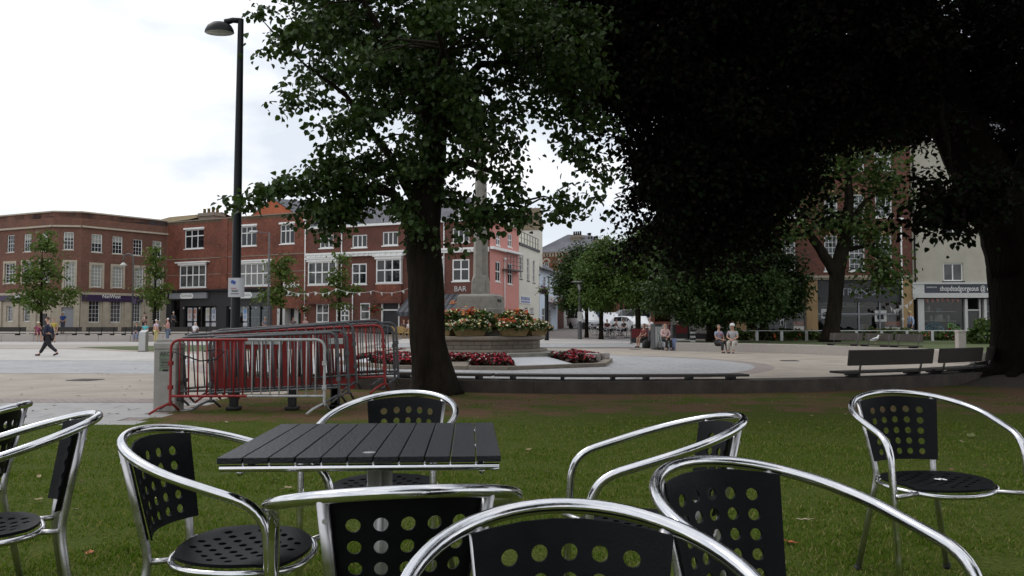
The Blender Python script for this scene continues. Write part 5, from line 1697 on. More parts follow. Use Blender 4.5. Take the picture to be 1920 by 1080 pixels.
def bench(label, a0, a1, r0, top, back=False, group=None, face=1, nsl=4, mtl='timber_dark', c=(CX, CY)):
    """curved bench unit on a wall: slats, brackets and (when there is one) a backrest"""
    t = thing('bench', label, 'bench', (c[0], c[1], 0), 0, group)
    w = 0.42
    n = 7
    for s_ in range(nsl):
        ra = r0 + s_ * (w / nsl) + 0.006
        rb = r0 + (s_ + 1) * (w / nsl) - 0.006
        ring = []
        for k in range(n + 1):
            a = R(a0 + (a1 - a0) * k / n)
            ring.append([(ra * math.cos(a), ra * math.sin(a), top - 0.045), (rb * math.cos(a), rb * math.sin(a), top - 0.045), (rb * math.cos(a), rb * math.sin(a), top), (ra * math.cos(a), ra * math.sin(a), top)])
        MB().loft(ring, caps=True).build('slat', M[mtl], t)
    br = [a0 + (a1 - a0) * k for k in ((0.16, 0.84) if back else (0.13, 0.5, 0.87))]
    for a in br:
        ca, sa = math.cos(R(a)), math.sin(R(a))
        ta = Vector((-sa, ca, 0))
        Mx = Matrix((Vector((ca, sa, 0)), ta, Vector((0, 0, 1)))).transposed()
        MB().obox((ca * (r0 + w / 2), sa * (r0 + w / 2), top - 0.076), (w * 0.9, 0.07, 0.06), Mx).obox((ca * (r0 + w / 2), sa * (r0 + w / 2), top - 0.118), (w * 0.4, 0.22, 0.022), Mx).build('bracket', M['black'], t)
        if back:
            rb = r0 + w - 0.02 if face > 0 else r0 + 0.02
            o_ = 0.09 * face
            MB().tube([(ca * rb, sa * rb, top - 0.05), (ca * (rb + o_ * 0.5), sa * (rb + o_ * 0.5), top + 0.15), (ca * (rb + o_), sa * (rb + o_), top + 0.43)], 0.022 if mtl == 'timber_dark' else 0.014, 6).build('back_arm', M['steel' if mtl == 'timber_dark' else 'galv'], t, True)
    if back:
        rb = (r0 + w + 0.035) if face > 0 else (r0 - 0.035)
        ring = []
        for k in range(n + 1):
            a = R(a0 + 0.03 * (a1 - a0) + (a1 - a0) * 0.94 * k / n)
            row_ = []
            for rr, zz in ((rb - 0.02, 0.13), (rb + 0.02, 0.12), (rb + 0.02 + 0.05 * face, 0.43), (rb - 0.02 + 0.05 * face, 0.44)):
                row_.append((rr * math.cos(a), rr * math.sin(a), top + zz))
            ring.append(row_)
        MB().loft(ring, caps=True).build('backrest', M[mtl], t)
    return t
def ang_of(px, R_=CR - 0.1, near=True):
    """angle on the wall circle of the point seen at that photo column"""
    rx, ry, _ = ray(px, 700)
    dx, dy = rx / math.hypot(rx, ry), ry / math.hypot(rx, ry)
    b_ = -(CX * dx + CY * dy)
    c_ = CX * CX + CY * CY - R_ * R_
    k = -b_ - math.sqrt(b_ * b_ - c_) if near else -b_ + math.sqrt(b_ * b_ - c_)
    return math.degrees(math.atan2(k * dy - CY, k * dx - CX)) % 360
BTOP = 0.075
g_ = 'timber benches on the near seat wall'
bench('dark backless slatted bench on the near wall behind the trunk', ang_of(741), ang_of(926), CR - 0.21, BTOP, group=g_)
bench('dark backless slatted bench on the near wall in front of the memorial steps', ang_of(932), ang_of(1180), CR - 0.21, BTOP, group=g_)
bench('dark backless slatted bench at the right end of the backless row', ang_of(1181), ang_of(1392), CR - 0.21, BTOP, group=g_)
bench('dark bench with backrest seen from behind, first right of the gap', ang_of(1562), ang_of(1724), CR - 0.21, BTOP + 0.02, True, g_)
bench('dark bench with backrest seen from behind, in the middle of three at right', ang_of(1729), ang_of(1812), CR - 0.21, BTOP + 0.02, True, g_)
bench('dark bench with backrest seen from behind, beside the big dark trunk', ang_of(1817), ang_of(1874), CR - 0.21, BTOP + 0.02, True, g_)
g_ = 'timber benches on the far right wall'
far_top = PZ + 0.415 + 0.11
for x0, x1, lb in ((1548, 1612, 'grey timber bench on the far wall at left of the gull'), (1613, 1667, 'grey timber bench on the far wall with a gull on its seat'), (1668, 1722, 'grey timber bench on the far wall at right of the gull')):
    a_, b_ = ang_of(x0, CR, False), ang_of(x1, CR, False)
    a_, b_ = (a_ - 360 if a_ > 180 else a_), (b_ - 360 if b_ > 180 else b_)
    bench(lb, min(a_, b_), max(a_, b_), CR - 0.21, far_top, True, g_, 1, mtl='timber_grey')

# far left: straight seat wall with long benches
fw = thing('seat_wall', 'long straight stone seat wall in front of the bank at left', 'seat wall', (0, 64.35, 0))
me = MB().cbox(0.012, 2.488, -0.3, 0.3, PZ - 0.02, 0.20, 0.012).mesh('stone_block', M['granite'])
x = -52.0
while x < -16.5:
    link('stone_block', me, fw, (x, 0, rnd.uniform(-.004, .004)))
    x += 2.5
g_ = 'long benches on the far left wall'
for px0, px1, lb in ((-60, 45, 'dark bench on the far left wall cut by the picture edge'), (57, 150, 'dark bench on the far left wall where the woman in the pale hat sits'), (156, 217, 'dark bench on the far left wall in front of the bank door'), (222, 300, 'dark bench on the far left wall where the couple sits'), (305, 395, 'dark bench on the far left wall behind the barriers')):
    x0, x1 = at(px0, 620, 64.3).x, at(px1, 620, 64.3).x
    t = thing('bench', lb, 'bench', (x0, 64.35, 0.2), 0, g_)
    L_ = x1 - x0
    for k in range(3):
        MB().box(0, L_, -0.28 + 0.19 * k, -0.11 + 0.19 * k, 0.10, 0.15).build('slat', M['timber_dark'], t)
    MB().obox((L_ / 2, 0.33, 0.46), (L_ * 0.97, 0.05, 0.34), Matrix.Rotation(R(-8), 3, 'X')).build('backrest', M['timber_dark'], t)
    for u in (0.12, 0.5, 0.88):
        MB().box(L_ * u - 0.06, L_ * u + 0.06, -0.25, 0.28, 0.0, 0.099).tube([(L_ * u, 0.24, 0.1), (L_ * u, 0.30, 0.6)], 0.03, 6).build('bracket', M['black'], t)

# ------------------------------------------------------------------ memorial
mem = thing('war_memorial', 'grey stone memorial cross shaft on a stepped octagonal base with planters and flower beds', 'memorial', (MX, MY, PZ))
def octo(r_, rot=-78, n=8):
    return [(r_ * math.cos(R(rot + 360 / n * k)), r_ * math.sin(R(rot + 360 / n * k))) for k in range(n)]
def ringblocks(name, r0, r1, z0, z1, m, nper=1, rot=-78, gapw=0.008, z_in=None):
    o_, i_ = octo(r1, rot), octo(r0, rot)
    for k in range(8):
        j = (k + 1) % 8
        for q in range(nper):
            a0, a1 = q / nper, (q + 1) / nper
            def lp(P, t):
                return Vector(P[k]).lerp(Vector(P[j]), t)
            L_ = (Vector(o_[k]) - Vector(o_[j])).length
            e = gapw / L_
            poly = [lp(o_, a0 + e), lp(o_, a1 - e), lp(i_, a1 - e), lp(i_, a0 + e)]
            zi = z_in if z_in is not None else z1
            b = MB().loft([[(p.x, p.y, z0) for p in poly], [(poly[0].x, poly[0].y, z1), (poly[1].x, poly[1].y, z1), (poly[2].x, poly[2].y, zi), (poly[3].x, poly[3].y, zi)]], caps=True)
            b.build(name, m, mem)
ringblocks('kerb_stone', 4.55, 4.85, -0.02, 0.115, M['memorial2'], 3)
ringblocks('step_stone', 2.3, 3.35, 0.0, 0.42, M['memorial'], 2)
# sloping aprons between kerb and step: slabs and beds by turns
apo, api = octo(4.55), octo(3.35)
mats_ap = ['slab', 'bed', 'slab', 'bed', 'slab', 'bed', 'slab', 'bed']
FL_pts = []
def apron_pt(u, v):
    """u along the octagon 0..8, v 0 (kerb) .. 1 (step)"""
    k = int(u) % 8
    t = u - int(u)
    A = Vector(apo[k]).lerp(Vector(apo[(k + 1) % 8]), t)
    B = Vector(api[k]).lerp(Vector(api[(k + 1) % 8]), t)
    p = A.lerp(B, v)
    return Vector((p.x, p.y, 0.09 + 0.20 * v))
def apron(u0, u1, name, m, v0=0.0, v1=1.0, parent=None, lift=0.0, n=6):
    mb = MB()
    pts = []
    for k in range(n + 1):
        u = u0 + (u1 - u0) * k / n
        pts += [apron_pt(u, v0) + Vector((0, 0, lift)), apron_pt(u, v1) + Vector((0, 0, lift))]
    mb.add(pts, [(2 * k, 2 * k + 2, 2 * k + 3, 2 * k + 1) for k in range(n)])
    return mb.build(name, m, parent or mem)
apron(0, 8, 'bed_soil', M['soil'], n=64)
apron(0.10, 0.72, 'sloping_slab', M['marble'], lift=0.02)
apron(2.1, 2.9, 'sloping_slab', M['marble'], lift=0.02)
apron(4.1, 4.9, 'sloping_slab', M['marble'], lift=0.02)
apron(6.05, 6.45, 'sloping_slab', M['marble'], lift=0.02)
apron(7.45, 7.66, 'sloping_slab', M['memorial2'], 0.0, 0.5, lift=0.02)
pr = octo(2.38), octo(2.14), octo(2.3)
for k in range(8):
    j = (k + 1) % 8
    A, B = Vector((*octo(2.14)[k], 0)), Vector((*octo(2.14)[j], 0))
    d = (B - A)
    L_ = d.length; d.normalize(); nrm = Vector((d.y, -d.x, 0))
    Mx = Matrix((d, -nrm, Vector((0, 0, 1)))).transposed()
    # two courses of ashlar blocks, staggered
    z = 0.53
    for c_, hh in enumerate((0.13, 0.13)):
        cuts = [0, 0.22, 0.5, 0.78, 1] if c_ == 0 else [0, 0.36, 0.64, 1]
        for q in range(len(cuts) - 1):
            a0, a1 = cuts[q] * L_ + 0.010, cuts[q + 1] * L_ - 0.010
            ctr = A + d * ((a0 + a1) / 2) - nrm * (0.15 - rnd.uniform(0, 0.006)) + Vector((0, 0, z + hh / 2))
            MB().obox(ctr, (a1 - a0, 0.30, hh - 0.016), Mx).build('ashlar_block', M['memorial2'], mem)
        z += hh
MB().loft([[(x, y, z) for x, y in octo(r_)] for r_, z in ((2.42, 0.42), (2.42, 0.46), (2.36, 0.51), (2.2, 0.529), (0.3, 0.53))]).build('plinth_moulding', M['memorial2'], mem)
MB().prism(octo(2.11), 0.45, 0.79).build('drum_core', M['darkstone'], mem)
MB().loft([[(x, y, z) for x, y in octo(r_)] for r_, z in ((2.16, 0.79), (2.28, 0.82), (2.34, 0.85), (2.34, 0.93), (2.28, 0.95), (0.2, 0.955))]).build('coping', M['memorial2'], mem)
PR = R(-14)                                     # turn of the pedestal
def rbox(w, z0, z1, w2=None, b=0.02):
    w2 = w2 or w
    rr = []
    for ww, z in ((w, z0), (w2, z1 - b), (w2 - b * 2, z1)):
        h = ww / 2
        rr.append([Vector((x, y, z)) for x, y in ((-h, -h), (h, -h), (h, h), (-h, h))])
    M_ = Matrix.Rotation(PR, 3, 'Z')
    return MB().loft([[M_ @ p for p in r_] for r_ in rr], caps=True)
rbox(2.5, 0.956, 1.26).build('upper_step', M['memorial'], mem)
rbox(1.9, 1.261, 1.56).build('upper_step', M['memorial'], mem)
rbox(1.42, 1.561, 1.90).build('pedestal_course', M['memorial'], mem)
ped = rbox(1.36, 1.901, 2.32, 1.32).build('pedestal_course', M['memorial'], mem)
rbox(1.30, 2.321, 2.39, 1.18).build('pedestal_cap', M['memorial'], mem)
M_ = Matrix.Rotation(PR, 4, 'Z')
for z, s_, tx in ((2.16, 0.16, '1914-18'), (1.74, 0.14, 'TO THE DEAD')):
    q = text(tx, ped, (0, 0, 0), s_, M['ink'], ext=0.004)
    q.matrix_basis = M_ @ Matrix.Translation((0.705 if z < 2 else 0.675, 0.0, z)) @ Matrix.Rotation(R(90), 4, 'Z') @ Matrix.Rotation(R(90), 4, 'X')
ztop = at(907, 299, MY - 0.2).z - PZ
sh = []
for w, c_, z in ((0.54, 0.03, 2.39), (0.53, 0.03, 2.85), (0.48, 0.12, 3.05), (0.44, 0.11, 4.5), (0.38, 0.10, 6.2), (0.33, 0.09, ztop)):
    h = w / 2
    sh.append([M_ @ Vector(p) for p in ((-h + c_, -h, z), (h - c_, -h, z), (h, -h + c_, z), (h, h - c_, z), (h - c_, h, z), (-h + c_, h, z), (-h, h - c_, z), (-h, -h + c_, z))])
MB().loft(sh, caps=True).build('shaft', M['memorial'], mem)
MB().tube([M_ @ Vector((0, 0, ztop)), M_ @ Vector((0, 0, ztop + 1.4))], 0.15, 8).obox((0, 0, ztop + 0.75), (1.1, 0.26, 0.28), Matrix.Rotation(PR, 3, 'Z')).build('cross_head', M['memorial'], mem)
# small loose stones on the kerb at right
for px, py, sz, rz, lb in ((1110, 668, (0.48, 0.42, 0.26), 0.2, 'square stone block with a flat top on the memorial kerb'), (1134, 664, (0.3, 0.24, 0.22), 0.8, 'smaller tilted stone block behind the square one on the memorial kerb')):
    q = on(px, py + 9, PZ + 0.115)
    t = MB().cbox(-sz[0] / 2, sz[0] / 2, -sz[1] / 2, sz[1] / 2, 0, sz[2], 0.02).build('stone_block', M['granite'])
    t.location = q; t.rotation_euler = (0.0, 0, rz)
    tag(t, lb, 'stone block')
# bedding plants and planters
M['redflower'] = islandmat('red_begonia', [(0.45, 0.015, 0.035), (0.36, 0.01, 0.025), (0.52, 0.02, 0.04), (0.44, 0.02, 0.07), (0.33, 0.012, 0.02), (0.25, 0.008, 0.02), (0.62, 0.50, 0.50)], 0.6)
M['mixflower'] = islandmat('mixed_flower', [(0.72, 0.70, 0.52), (0.66, 0.56, 0.20), (0.72, 0.70, 0.54), (0.62, 0.30, 0.08), (0.70, 0.66, 0.44), (0.55, 0.10, 0.06), (0.70, 0.62, 0.30)], 0.6)
M['orangeflower'] = islandmat('orange_flower', [(0.58, 0.13, 0.04), (0.50, 0.07, 0.02), (0.62, 0.24, 0.06), (0.55, 0.10, 0.05)], 0.6)
M['purpleflower'] = islandmat('purple_flower', [(0.16, 0.05, 0.14), (0.25, 0.10, 0.2), (0.35, 0.2, 0.3)], 0.6)
M['bedleaf'] = islandmat('bedding_leaf', [(0.050, 0.085, 0.016), (0.07, 0.115, 0.025), (0.035, 0.06, 0.012), (0.09, 0.13, 0.03)], 0.5, 0.15)
M['bronzeleaf'] = islandmat('bronze_leaf', [(0.03, 0.012, 0.008), (0.05, 0.02, 0.012), (0.03, 0.03, 0.01)], 0.5)
def discs(P, r0, r1, m, name, parent, n=6, flat=0.5):
    """small cupped discs at the points P: petals or leaves, each a loose piece"""
    k = len(P)
    P = np.asarray(P)
    rr = nrg.uniform(r0, r1, k)
    N = nrg.normal(0, 1, (k, 3)); N[:, 2] = np.abs(N[:, 2]) + flat; N[:, 1] -= 0.5 * flat
    N /= np.linalg.norm(N, axis=1)[:, None]
    A = np.cross(N, nrg.normal(0, 1, (k, 3))); A /= np.linalg.norm(A, axis=1)[:, None]
    B = np.cross(N, A)
    V = np.empty((k, n + 1, 3))
    V[:, 0] = P
    for i in range(n):
        t = 2 * math.pi * i / n
        V[:, i + 1] = P + (A * math.cos(t) + B * math.sin(t)) * rr[:, None] + N * (rr * 0.35)[:, None]
    F = np.array([[0, 1 + i, 1 + (i + 1) % n] for i in range(n)])
    FF = (np.arange(k)[:, None, None] * (n + 1) + F[None]).reshape(-1, 3)
    o = link(name, fast_mesh(name, V.reshape(-1, 3), FF, m), parent)
    o['kind'] = 'stuff'
    return o
P, Q = [], []
for u0, u1, d in ((0.75, 2.08, 1700), (2.92, 4.08, 500), (4.92, 6.03, 500), (6.47, 7.0, 900), (7.0, 8.08, 2200)):
    for k in range(d):
        u, v = rnd.uniform(u0, u1), rnd.uniform(0.03, 0.97)
        if 7.43 <= u <= 7.67 and v < 0.5:
            continue
        if u0 == 0.75 and not (0.12 < v):
            continue
        p = apron_pt(u % 8, v)
        p.z += rnd.uniform(0.03, 0.19)
        P.append(p); Q.append(p + Vector((rnd.uniform(-.06, .06), rnd.uniform(-.06, .06), -0.05)))
discs(Q, 0.05, 0.09, M['bronzeleaf'], 'bedding_foliage', mem)
discs(P, 0.022, 0.044, M['redflower'], 'red_flowers', mem)
for px, py in ((880, 652), (933, 656)):
    q = on(px, py + 8, PZ + 0.3) - Vector((MX, MY, PZ))
    discs([q + Vector((rnd.gauss(0, .1), rnd.gauss(0, .1), rnd.uniform(0.05, 0.5))) for _ in range(70)], 0.05, 0.11, M['bedleaf'], 'tall_plant', mem)
def planter(label, x, y, z, rz, L_, W_, H_, nfl, orange=0.25, spread=0.16):
    t = thing('flower_planter', label, 'planter', (x, y, z), rz, 'planters on the memorial')
    rr = []
    for s_, zz in ((0.78, 0), (1.0, H_ - 0.03), (1.06, H_ - 0.03), (1.06, H_), (0.95, H_), (0.93, H_ - 0.05)):
        rr.append([(-L_ / 2 * s_, -W_ / 2 * s_, zz), (L_ / 2 * s_, -W_ / 2 * s_, zz), (L_ / 2 * s_, W_ / 2 * s_, zz), (-L_ / 2 * s_, W_ / 2 * s_, zz)])
    MB().loft(rr, caps=True).build('trough', M['terracotta'], t)
    def pt():
        a = rnd.uniform(-1, 1); b = rnd.uniform(-1, 1)
        hgt = 0.34 * (1 - 0.55 * a * a) * (1 - 0.5 * b * b)
        dr = -0.16 * max(0, abs(b) - 0.6) / 0.4 * rnd.random()
        return Vector((a * (L_ / 2 + spread * 0.7), b * (W_ / 2 + spread), H_ - 0.04 + rnd.uniform(0.3, 1) * hgt + dr))
    discs([pt() * 1.0 - Vector((0, 0, 0.02)) for _ in range(int(nfl * 2.0))], 0.04, 0.085, M['bedleaf'], 'foliage', t)
    no = int(nfl * orange)
    discs([pt() + Vector((0, -0.03, 0.04)) for _ in range(int(1.0 * nfl) - no)], 0.026, 0.048, M['mixflower'], 'pale_flowers', t)
    c0 = rnd.uniform(-0.25, 0.25) * L_
    discs([Vector((c0 + rnd.gauss(0, L_ * 0.14), rnd.uniform(-1, 1) * (W_ / 2 + spread * .6), H_ + 0.12 + rnd.gauss(0.08, 0.07))) for _ in range(int(no * 1.5))], 0.03, 0.06, M['orangeflower'], 'orange_flowers', t)
zt0, zt1 = PZ + 0.96, PZ + 1.265
def pl(label, px, Y, z, rz, L_, n, orange, H_=0.26, W_=0.34):
    planter(label, at(px, 610, Y).x, Y, z, rz, L_, W_, H_, n, orange)
pl('ochre planter with white flowers low on the memorial front, left of centre', 881, 27.22, zt0, R(8), 1.12, 170, 0.05)
pl('ochre planter with white flowers at the left end of the memorial coping', 833, 27.75, zt0, R(-40), 0.9, 130, 0.1)
pl('ochre planter with white and red flowers low on the memorial right of centre', 963, 27.35, zt0, R(22), 1.0, 180, 0.3)
pl('ochre planter with cream flowers at the right end of the memorial coping', 1005, 28.2, zt0, R(50), 0.95, 150, 0.05)
pl('planter of yellow and orange flowers on the upper memorial step at left', 848, 27.95, zt1, R(-15), 0.8, 150, 0.2)
pl('wide planter of red and cream flowers on the upper memorial step in front', 897, 27.75, zt1, R(-14), 1.0, 190, 0.4)
pl('small ochre pot of pale flowers on the memorial step corner', 931, 27.55, zt1 - 0.15, R(-14), 0.36, 60, 0.05, 0.24, 0.3)
pl('planter of mixed red and yellow flowers on the upper memorial step at right', 958, 28.3, zt1, R(60), 1.0, 200, 0.45)
pl('planter of orange flowers behind the right side of the memorial', 975, 29.0, zt1, R(76), 0.9, 150, 0.3)

# ------------------------------------------------------------------ lamps, rails, planters and signs further off
def slim_lamp(label, px, pyb, pyt, Y, kind):
    zb = base(at(px, 600, Y).x, Y)
    t = thing('street_lamp', label, 'street lamp', (at(px, 600, Y).x, Y, zb))
    h = at(px, pyt, Y).z - zb
    if kind == 'disc':
        MB().tube([(0, 0, 0), (0, 0, 1.2), (0, 0, 1.22), (0, 0, h - 0.3)], [0.16, 0.16, 0.12, 0.10], 12).build('post', M['galv'], t, 40)
        for k in range(4):
            a = math.pi / 2 * k
            MB().tube([(0.05 * math.cos(a), 0.05 * math.sin(a), h - 0.7), (0.3 * math.cos(a), 0.3 * math.sin(a), h - 0.08)], 0.02, 5).build('strut', M['galv'], t)
        MB().lathe([(0.05, -0.02), (0.62, -0.06), (0.64, 0.0), (0.3, 0.06), (0.02, 0.08)], 20, (0, 0, h - 0.08)).build('disc_head', M['steel'], t, 40)
        MB().lathe([(0.12, -0.45), (0.16, 0.0)], 10, (0, 0, h - 0.25)).build('lamp_glass', M['lampglass'], t, True)
        MB().box(-0.17, 0.17, -0.165, -0.16, 1.3, 2.0).box(-0.10, 0.10, -0.172, -0.166, 1.45, 1.85).build('sign_plate', M['offwhite'], t)
    elif kind == 'hook':
        MB().tube([(0, 0, 0), (0, 0, h * 0.9)] + [(-0.4 + 0.4 * math.cos(R(q)), 0, h - 0.4 + 0.4 * math.sin(R(q))) for q in range(0, 190, 20)] + [(-0.8, 0, h - 0.6)], 0.06, 8).build('post', M['galv'], t, True)
        MB().lathe([(0.05, 0.25), (0.12, 0.2), (0.3, 0.02), (0.28, 0), (0.02, 0.0)], 12, (-0.8, 0, h - 0.95)).build('lamp_shade', M['offwhite'], t, True)
        MB().box(0.05, 0.30, -0.02, 0.02, h * 0.38, h * 0.45).build('sign_plate', M['purple'], t)
    else:
        MB().tube([(0, 0, 0), (0, 0, h)], [0.09, 0.06], 8).tube([(0, 0, h - 0.05), (-0.5, 0, h), (-1.0, 0, h + 0.05)], 0.04, 6).build('post', M['galv'], t, True)
        MB().cbox(-1.55, -0.9, -0.14, 0.14, h - 0.02, h + 0.14, 0.04).build('lamp_head', M['steel'], t)
    return t
slim_lamp('grey lamp post with flat disc head in front of the two round street trees', 1087, 635, 526, 60, 'disc')
slim_lamp('dark lamp post with disc head half hidden in foliage beside the litter bin', 1262, 640, 424, 46.5, 'disc')
slim_lamp('thin lamp post with hooked arm and white shade before the bank', 248, 620, 476, 66.5, 'hook')
slim_lamp('thin grey lamp post with short arm before the phone shop', 503, 620, 436, 64, 'arm')
dp = thing('plain_post', 'dark post with basket arm at the right edge of the memorial', 'post', (at(1025, 600, 58).x, 58, base(2.4, 58)))
MB().tube([(0, 0, 0), (0, 0, 1.0), (0, 0, 3.6)], [0.16, 0.16, 0.13], 10).build('post', M['black'], dp, 40)
MB().tube([(0, 0, 3.3), (-0.2, 0, 3.75), (-0.35, 0, 3.8)], 0.03, 6).build('bracket', M['black'], dp, True)
rp_ = thing('street_lamp', 'dark post with small white label beside the big dark trunk', 'street lamp', (at(1874, 640, 26).x, 26, PZ))
MB().tube([(0, 0, 0), (0, 0, 3.6), (0, 0, 6.5)], [0.11, 0.09, 0.07], 12).build('post', M['black'], rp_, 40)
MB().box(-0.06, 0.06, -0.115, -0.11, 1.83, 1.98).build('label_plate', M['paper'], rp_)
MB().lathe([(0.05, 0), (0.25, 0.05), (0.2, 0.2)], 12, (0, 0, 6.5)).build('lantern', M['black'], rp_)

# litter bin
bx, by = at(1231, 640, 44.2).x, 44.2
t = thing('litter_bin', 'tall grey square litter bin beside the woman on the walker seat', 'litter bin', (bx, by, PZ), R(20))
MB().cbox(-0.24, 0.24, -0.22, 0.22, 0.03, 1.3, 0.03).build('bin_body', M['galv'], t)
for sx in (-0.14, 0.0, 0.14):
    MB().box(sx - 0.06, sx + 0.06, -0.238, -0.221, 0.1, 1.22).build('panel', M['steel'], t)
MB().cbox(-0.26, 0.26, -0.24, 0.24, 1.301, 1.36, 0.02).build('lid', M['galv'], t)
MB().box(-0.22, 0.22, -0.2, 0.2, 0, 0.029).build('base_plate', M['black'], t)

# rail and hedge bed on the raised lawn
g0 = 0.115
A, B = at(1392, 620, 47.0), at(1850, 620, 46.0)
rl = thing('bed_rail', 'low pale handrail on square posts along the flower bed at right', 'railing', (A.x, A.y, g0), math.atan2(B.y - A.y, B.x - A.x))
Lr = math.hypot(B.x - A.x, B.y - A.y)
MB().cbox(0, Lr, -0.045, 0.045, 0.55, 0.60, 0.01).build('handrail', M['steel'], rl)
post_me = MB().cbox(-0.08, 0.08, -0.07, 0.07, 0, 0.548, 0.01).mesh('post', M['steel'])
for k in range(10):
    link('post', post_me, rl, (0.8 + k * (Lr - 1) / 9, 0, 0))
def shrub(label, x, y, z, w, d_, h, n, leaf, m, cat='shrub', group=None, fl=None, nf=0):
    t = thing('shrub', label, cat, (x, y, z), 0, group)
    P = []
    while len(P) < n:
        p = Vector((rnd.uniform(-1, 1), rnd.uniform(-1, 1), rnd.uniform(0, 1)))
        if 0.25 < p.x ** 2 + p.y ** 2 + p.z ** 2 < 1.0 + rnd.uniform(-.25, .2):
            P.append(Vector((p.x * w, p.y * d_, p.z * h)))
    discs(P, leaf * 0.6, leaf, m, 'foliage', t, 5, 0.2)
    mb = MB()
    for k in range(4):
        mb.tube([(0, 0, 0), (rnd.uniform(-.4, .4) * w, rnd.uniform(-.4, .4) * d_, h * 0.6)], 0.02, 4)
    mb.build('stem', M['bark'], t)
    if fl:
        discs([P[rnd.randrange(n)] + Vector((0, -0.05, 0.04)) for _ in range(nf)], leaf * 0.4, leaf * 0.8, fl, 'flowers', t)
    return t
for k in range(16):
    f_ = k / 15
    x, y = A.x + (B.x - A.x) * f_, A.y + 1.0 + rnd.uniform(-.1, .4)
    fl = [None, M['mixflower'], M['orangeflower'], None, M['redflower']][k % 5]
    shrub(['low leafy bush behind the handrail among others without flowers', 'low bush with cream flowers behind the handrail', 'low bush with orange flowers behind the handrail', 'low leafy bush behind the handrail among others without flowers', 'low bush with red flowers behind the handrail'][k % 5], x, y, g0, 0.62, 0.55, rnd.uniform(0.45, 0.8), 260, 0.10, M['bedleaf'], 'shrub', 'plants in the bed behind the rail', fl, 30)
shrub('spiky green shrub below the gift shop, left of the dark post', at(1850, 640, 40).x, 40, g0, 0.9, 0.9, 1.2, 500, 0.13, M['bedleaf'])
shrub('small shrub at the foot of the dark post at right', at(1893, 660, 27.5).x, 27.5, PZ, 0.5, 0.5, 0.8, 300, 0.10, M['bedleaf'])
# cafe screens, A-board, patterned post
def screen(label, px0, px1, Y, h, m, z):
    x0, x1 = at(px0, 620, Y).x, at(px1, 620, Y).x
    t = thing('cafe_screen', label, 'windbreak', (x0, Y, z), 0, 'cafe windbreaks')
    L_ = x1 - x0
    MB().box(0.04, L_ - 0.04, -0.015, 0.015, h * 0.42, h).build('banner', M[m], t)
    MB().box(0.04, L_ - 0.04, -0.012, 0.012, 0.06, h * 0.42).build('lower_panel', M['darkshop'], t)
    for x in (0, L_):
        MB().tube([(x, 0, 0), (x, 0, h + 0.06)], 0.03, 8).lathe([(0.2, 0), (0.2, 0.02), (0.03, 0.03)], 10, (x, 0, 0)).build('post', M['black'], t)
screen('dark red cafe windbreak with small pale label left of the litter bin', 1183, 1216, 52.0, 0.95, 'winered', base(8.2, 52))
screen('long red and black cafe windbreak behind the walker woman', 1252, 1290, 50.0, 0.9, 'winered', 0.12)
screen('pale lettered cafe windbreak right of the red one', 1291, 1326, 50.2, 0.9, 'concrete', 0.12)
t = thing('a_board', 'white A board sign with dark arrow behind the litter bin', 'sign', (at(1236, 620, 49).x, 49, base(9, 49)))
MB().obox((0, -0.15, 0.5), (0.5, 0.03, 1.05), Matrix.Rotation(R(-12), 3, 'X')).obox((0, 0.15, 0.5), (0.5, 0.03, 1.05), Matrix.Rotation(R(12), 3, 'X')).build('board', M['paper'], t)
MB().obox((0.02, -0.172, 0.62), (0.3, 0.012, 0.2), Matrix.Rotation(R(-12), 3, 'X')).obox((-0.05, -0.19, 0.75), (0.12, 0.012, 0.1), Matrix.Rotation(R(-12), 3, 'X')).build('print', M['ink'], t)
t = thing('marker_post', 'short black and white banded post at the left end of the granite wall', 'post', (at(1299, 630, 43.6).x, 43.6, 0.115))
for k in range(6):
    MB().cbox(-0.12, 0.12, -0.12, 0.12, k * 0.11, k * 0.11 + 0.109, 0.01).build('band', M['ink'] if k % 2 else M['offwhite'], t)

# bunting across the street front
def bunting(label, pts, n, Yf, m=None):
    A = [at(px, py, Yf) for px, py in pts]
    t = thing('bunting', label, 'bunting', A[0])
    line = []
    for k in range(len(A) - 1):
        for q in range(8):
            f_ = q / 8
            p = A[k].lerp(A[k + 1], f_); p.z -= 0.25 * 4 * f_ * (1 - f_)
            line.append(p - A[0])
    line.append(A[-1] - A[0])
    MB().tube(line, 0.012, 4).build('cord', M['offwhite'], t)
    me = MB().add([(-0.13, 0, 0), (0.13, 0, 0), (0, 0, -0.28), (-0.13, 0.012, 0), (0.13, 0.012, 0), (0, 0.012, -0.28)], [(0, 2, 1), (3, 4, 5), (0, 1, 4, 3), (1, 2, 5, 4), (2, 0, 3, 5)]).mesh('pennant', M['offwhite'])
    for k in range(n):
        f_ = (k + 0.5) / n * (len(line) - 1)
        i = int(f_)
        p = line[i].lerp(line[min(i + 1, len(line) - 1)], f_ - i)
        link('pennant', me, t, p, (rnd.uniform(-.3, .3), rnd.uniform(-.5, .5), rnd.uniform(-.9, .9)))
bunting('string of white pennants across the front of the brick restaurant', [(533, 542), (590, 547), (630, 541), (700, 545), (765, 541)], 13, 63.5)
bunting('string of pale pennants from the salon downpipe to the gift shop', [(1668, 574), (1690, 573), (1722, 547)], 7, 50.5)
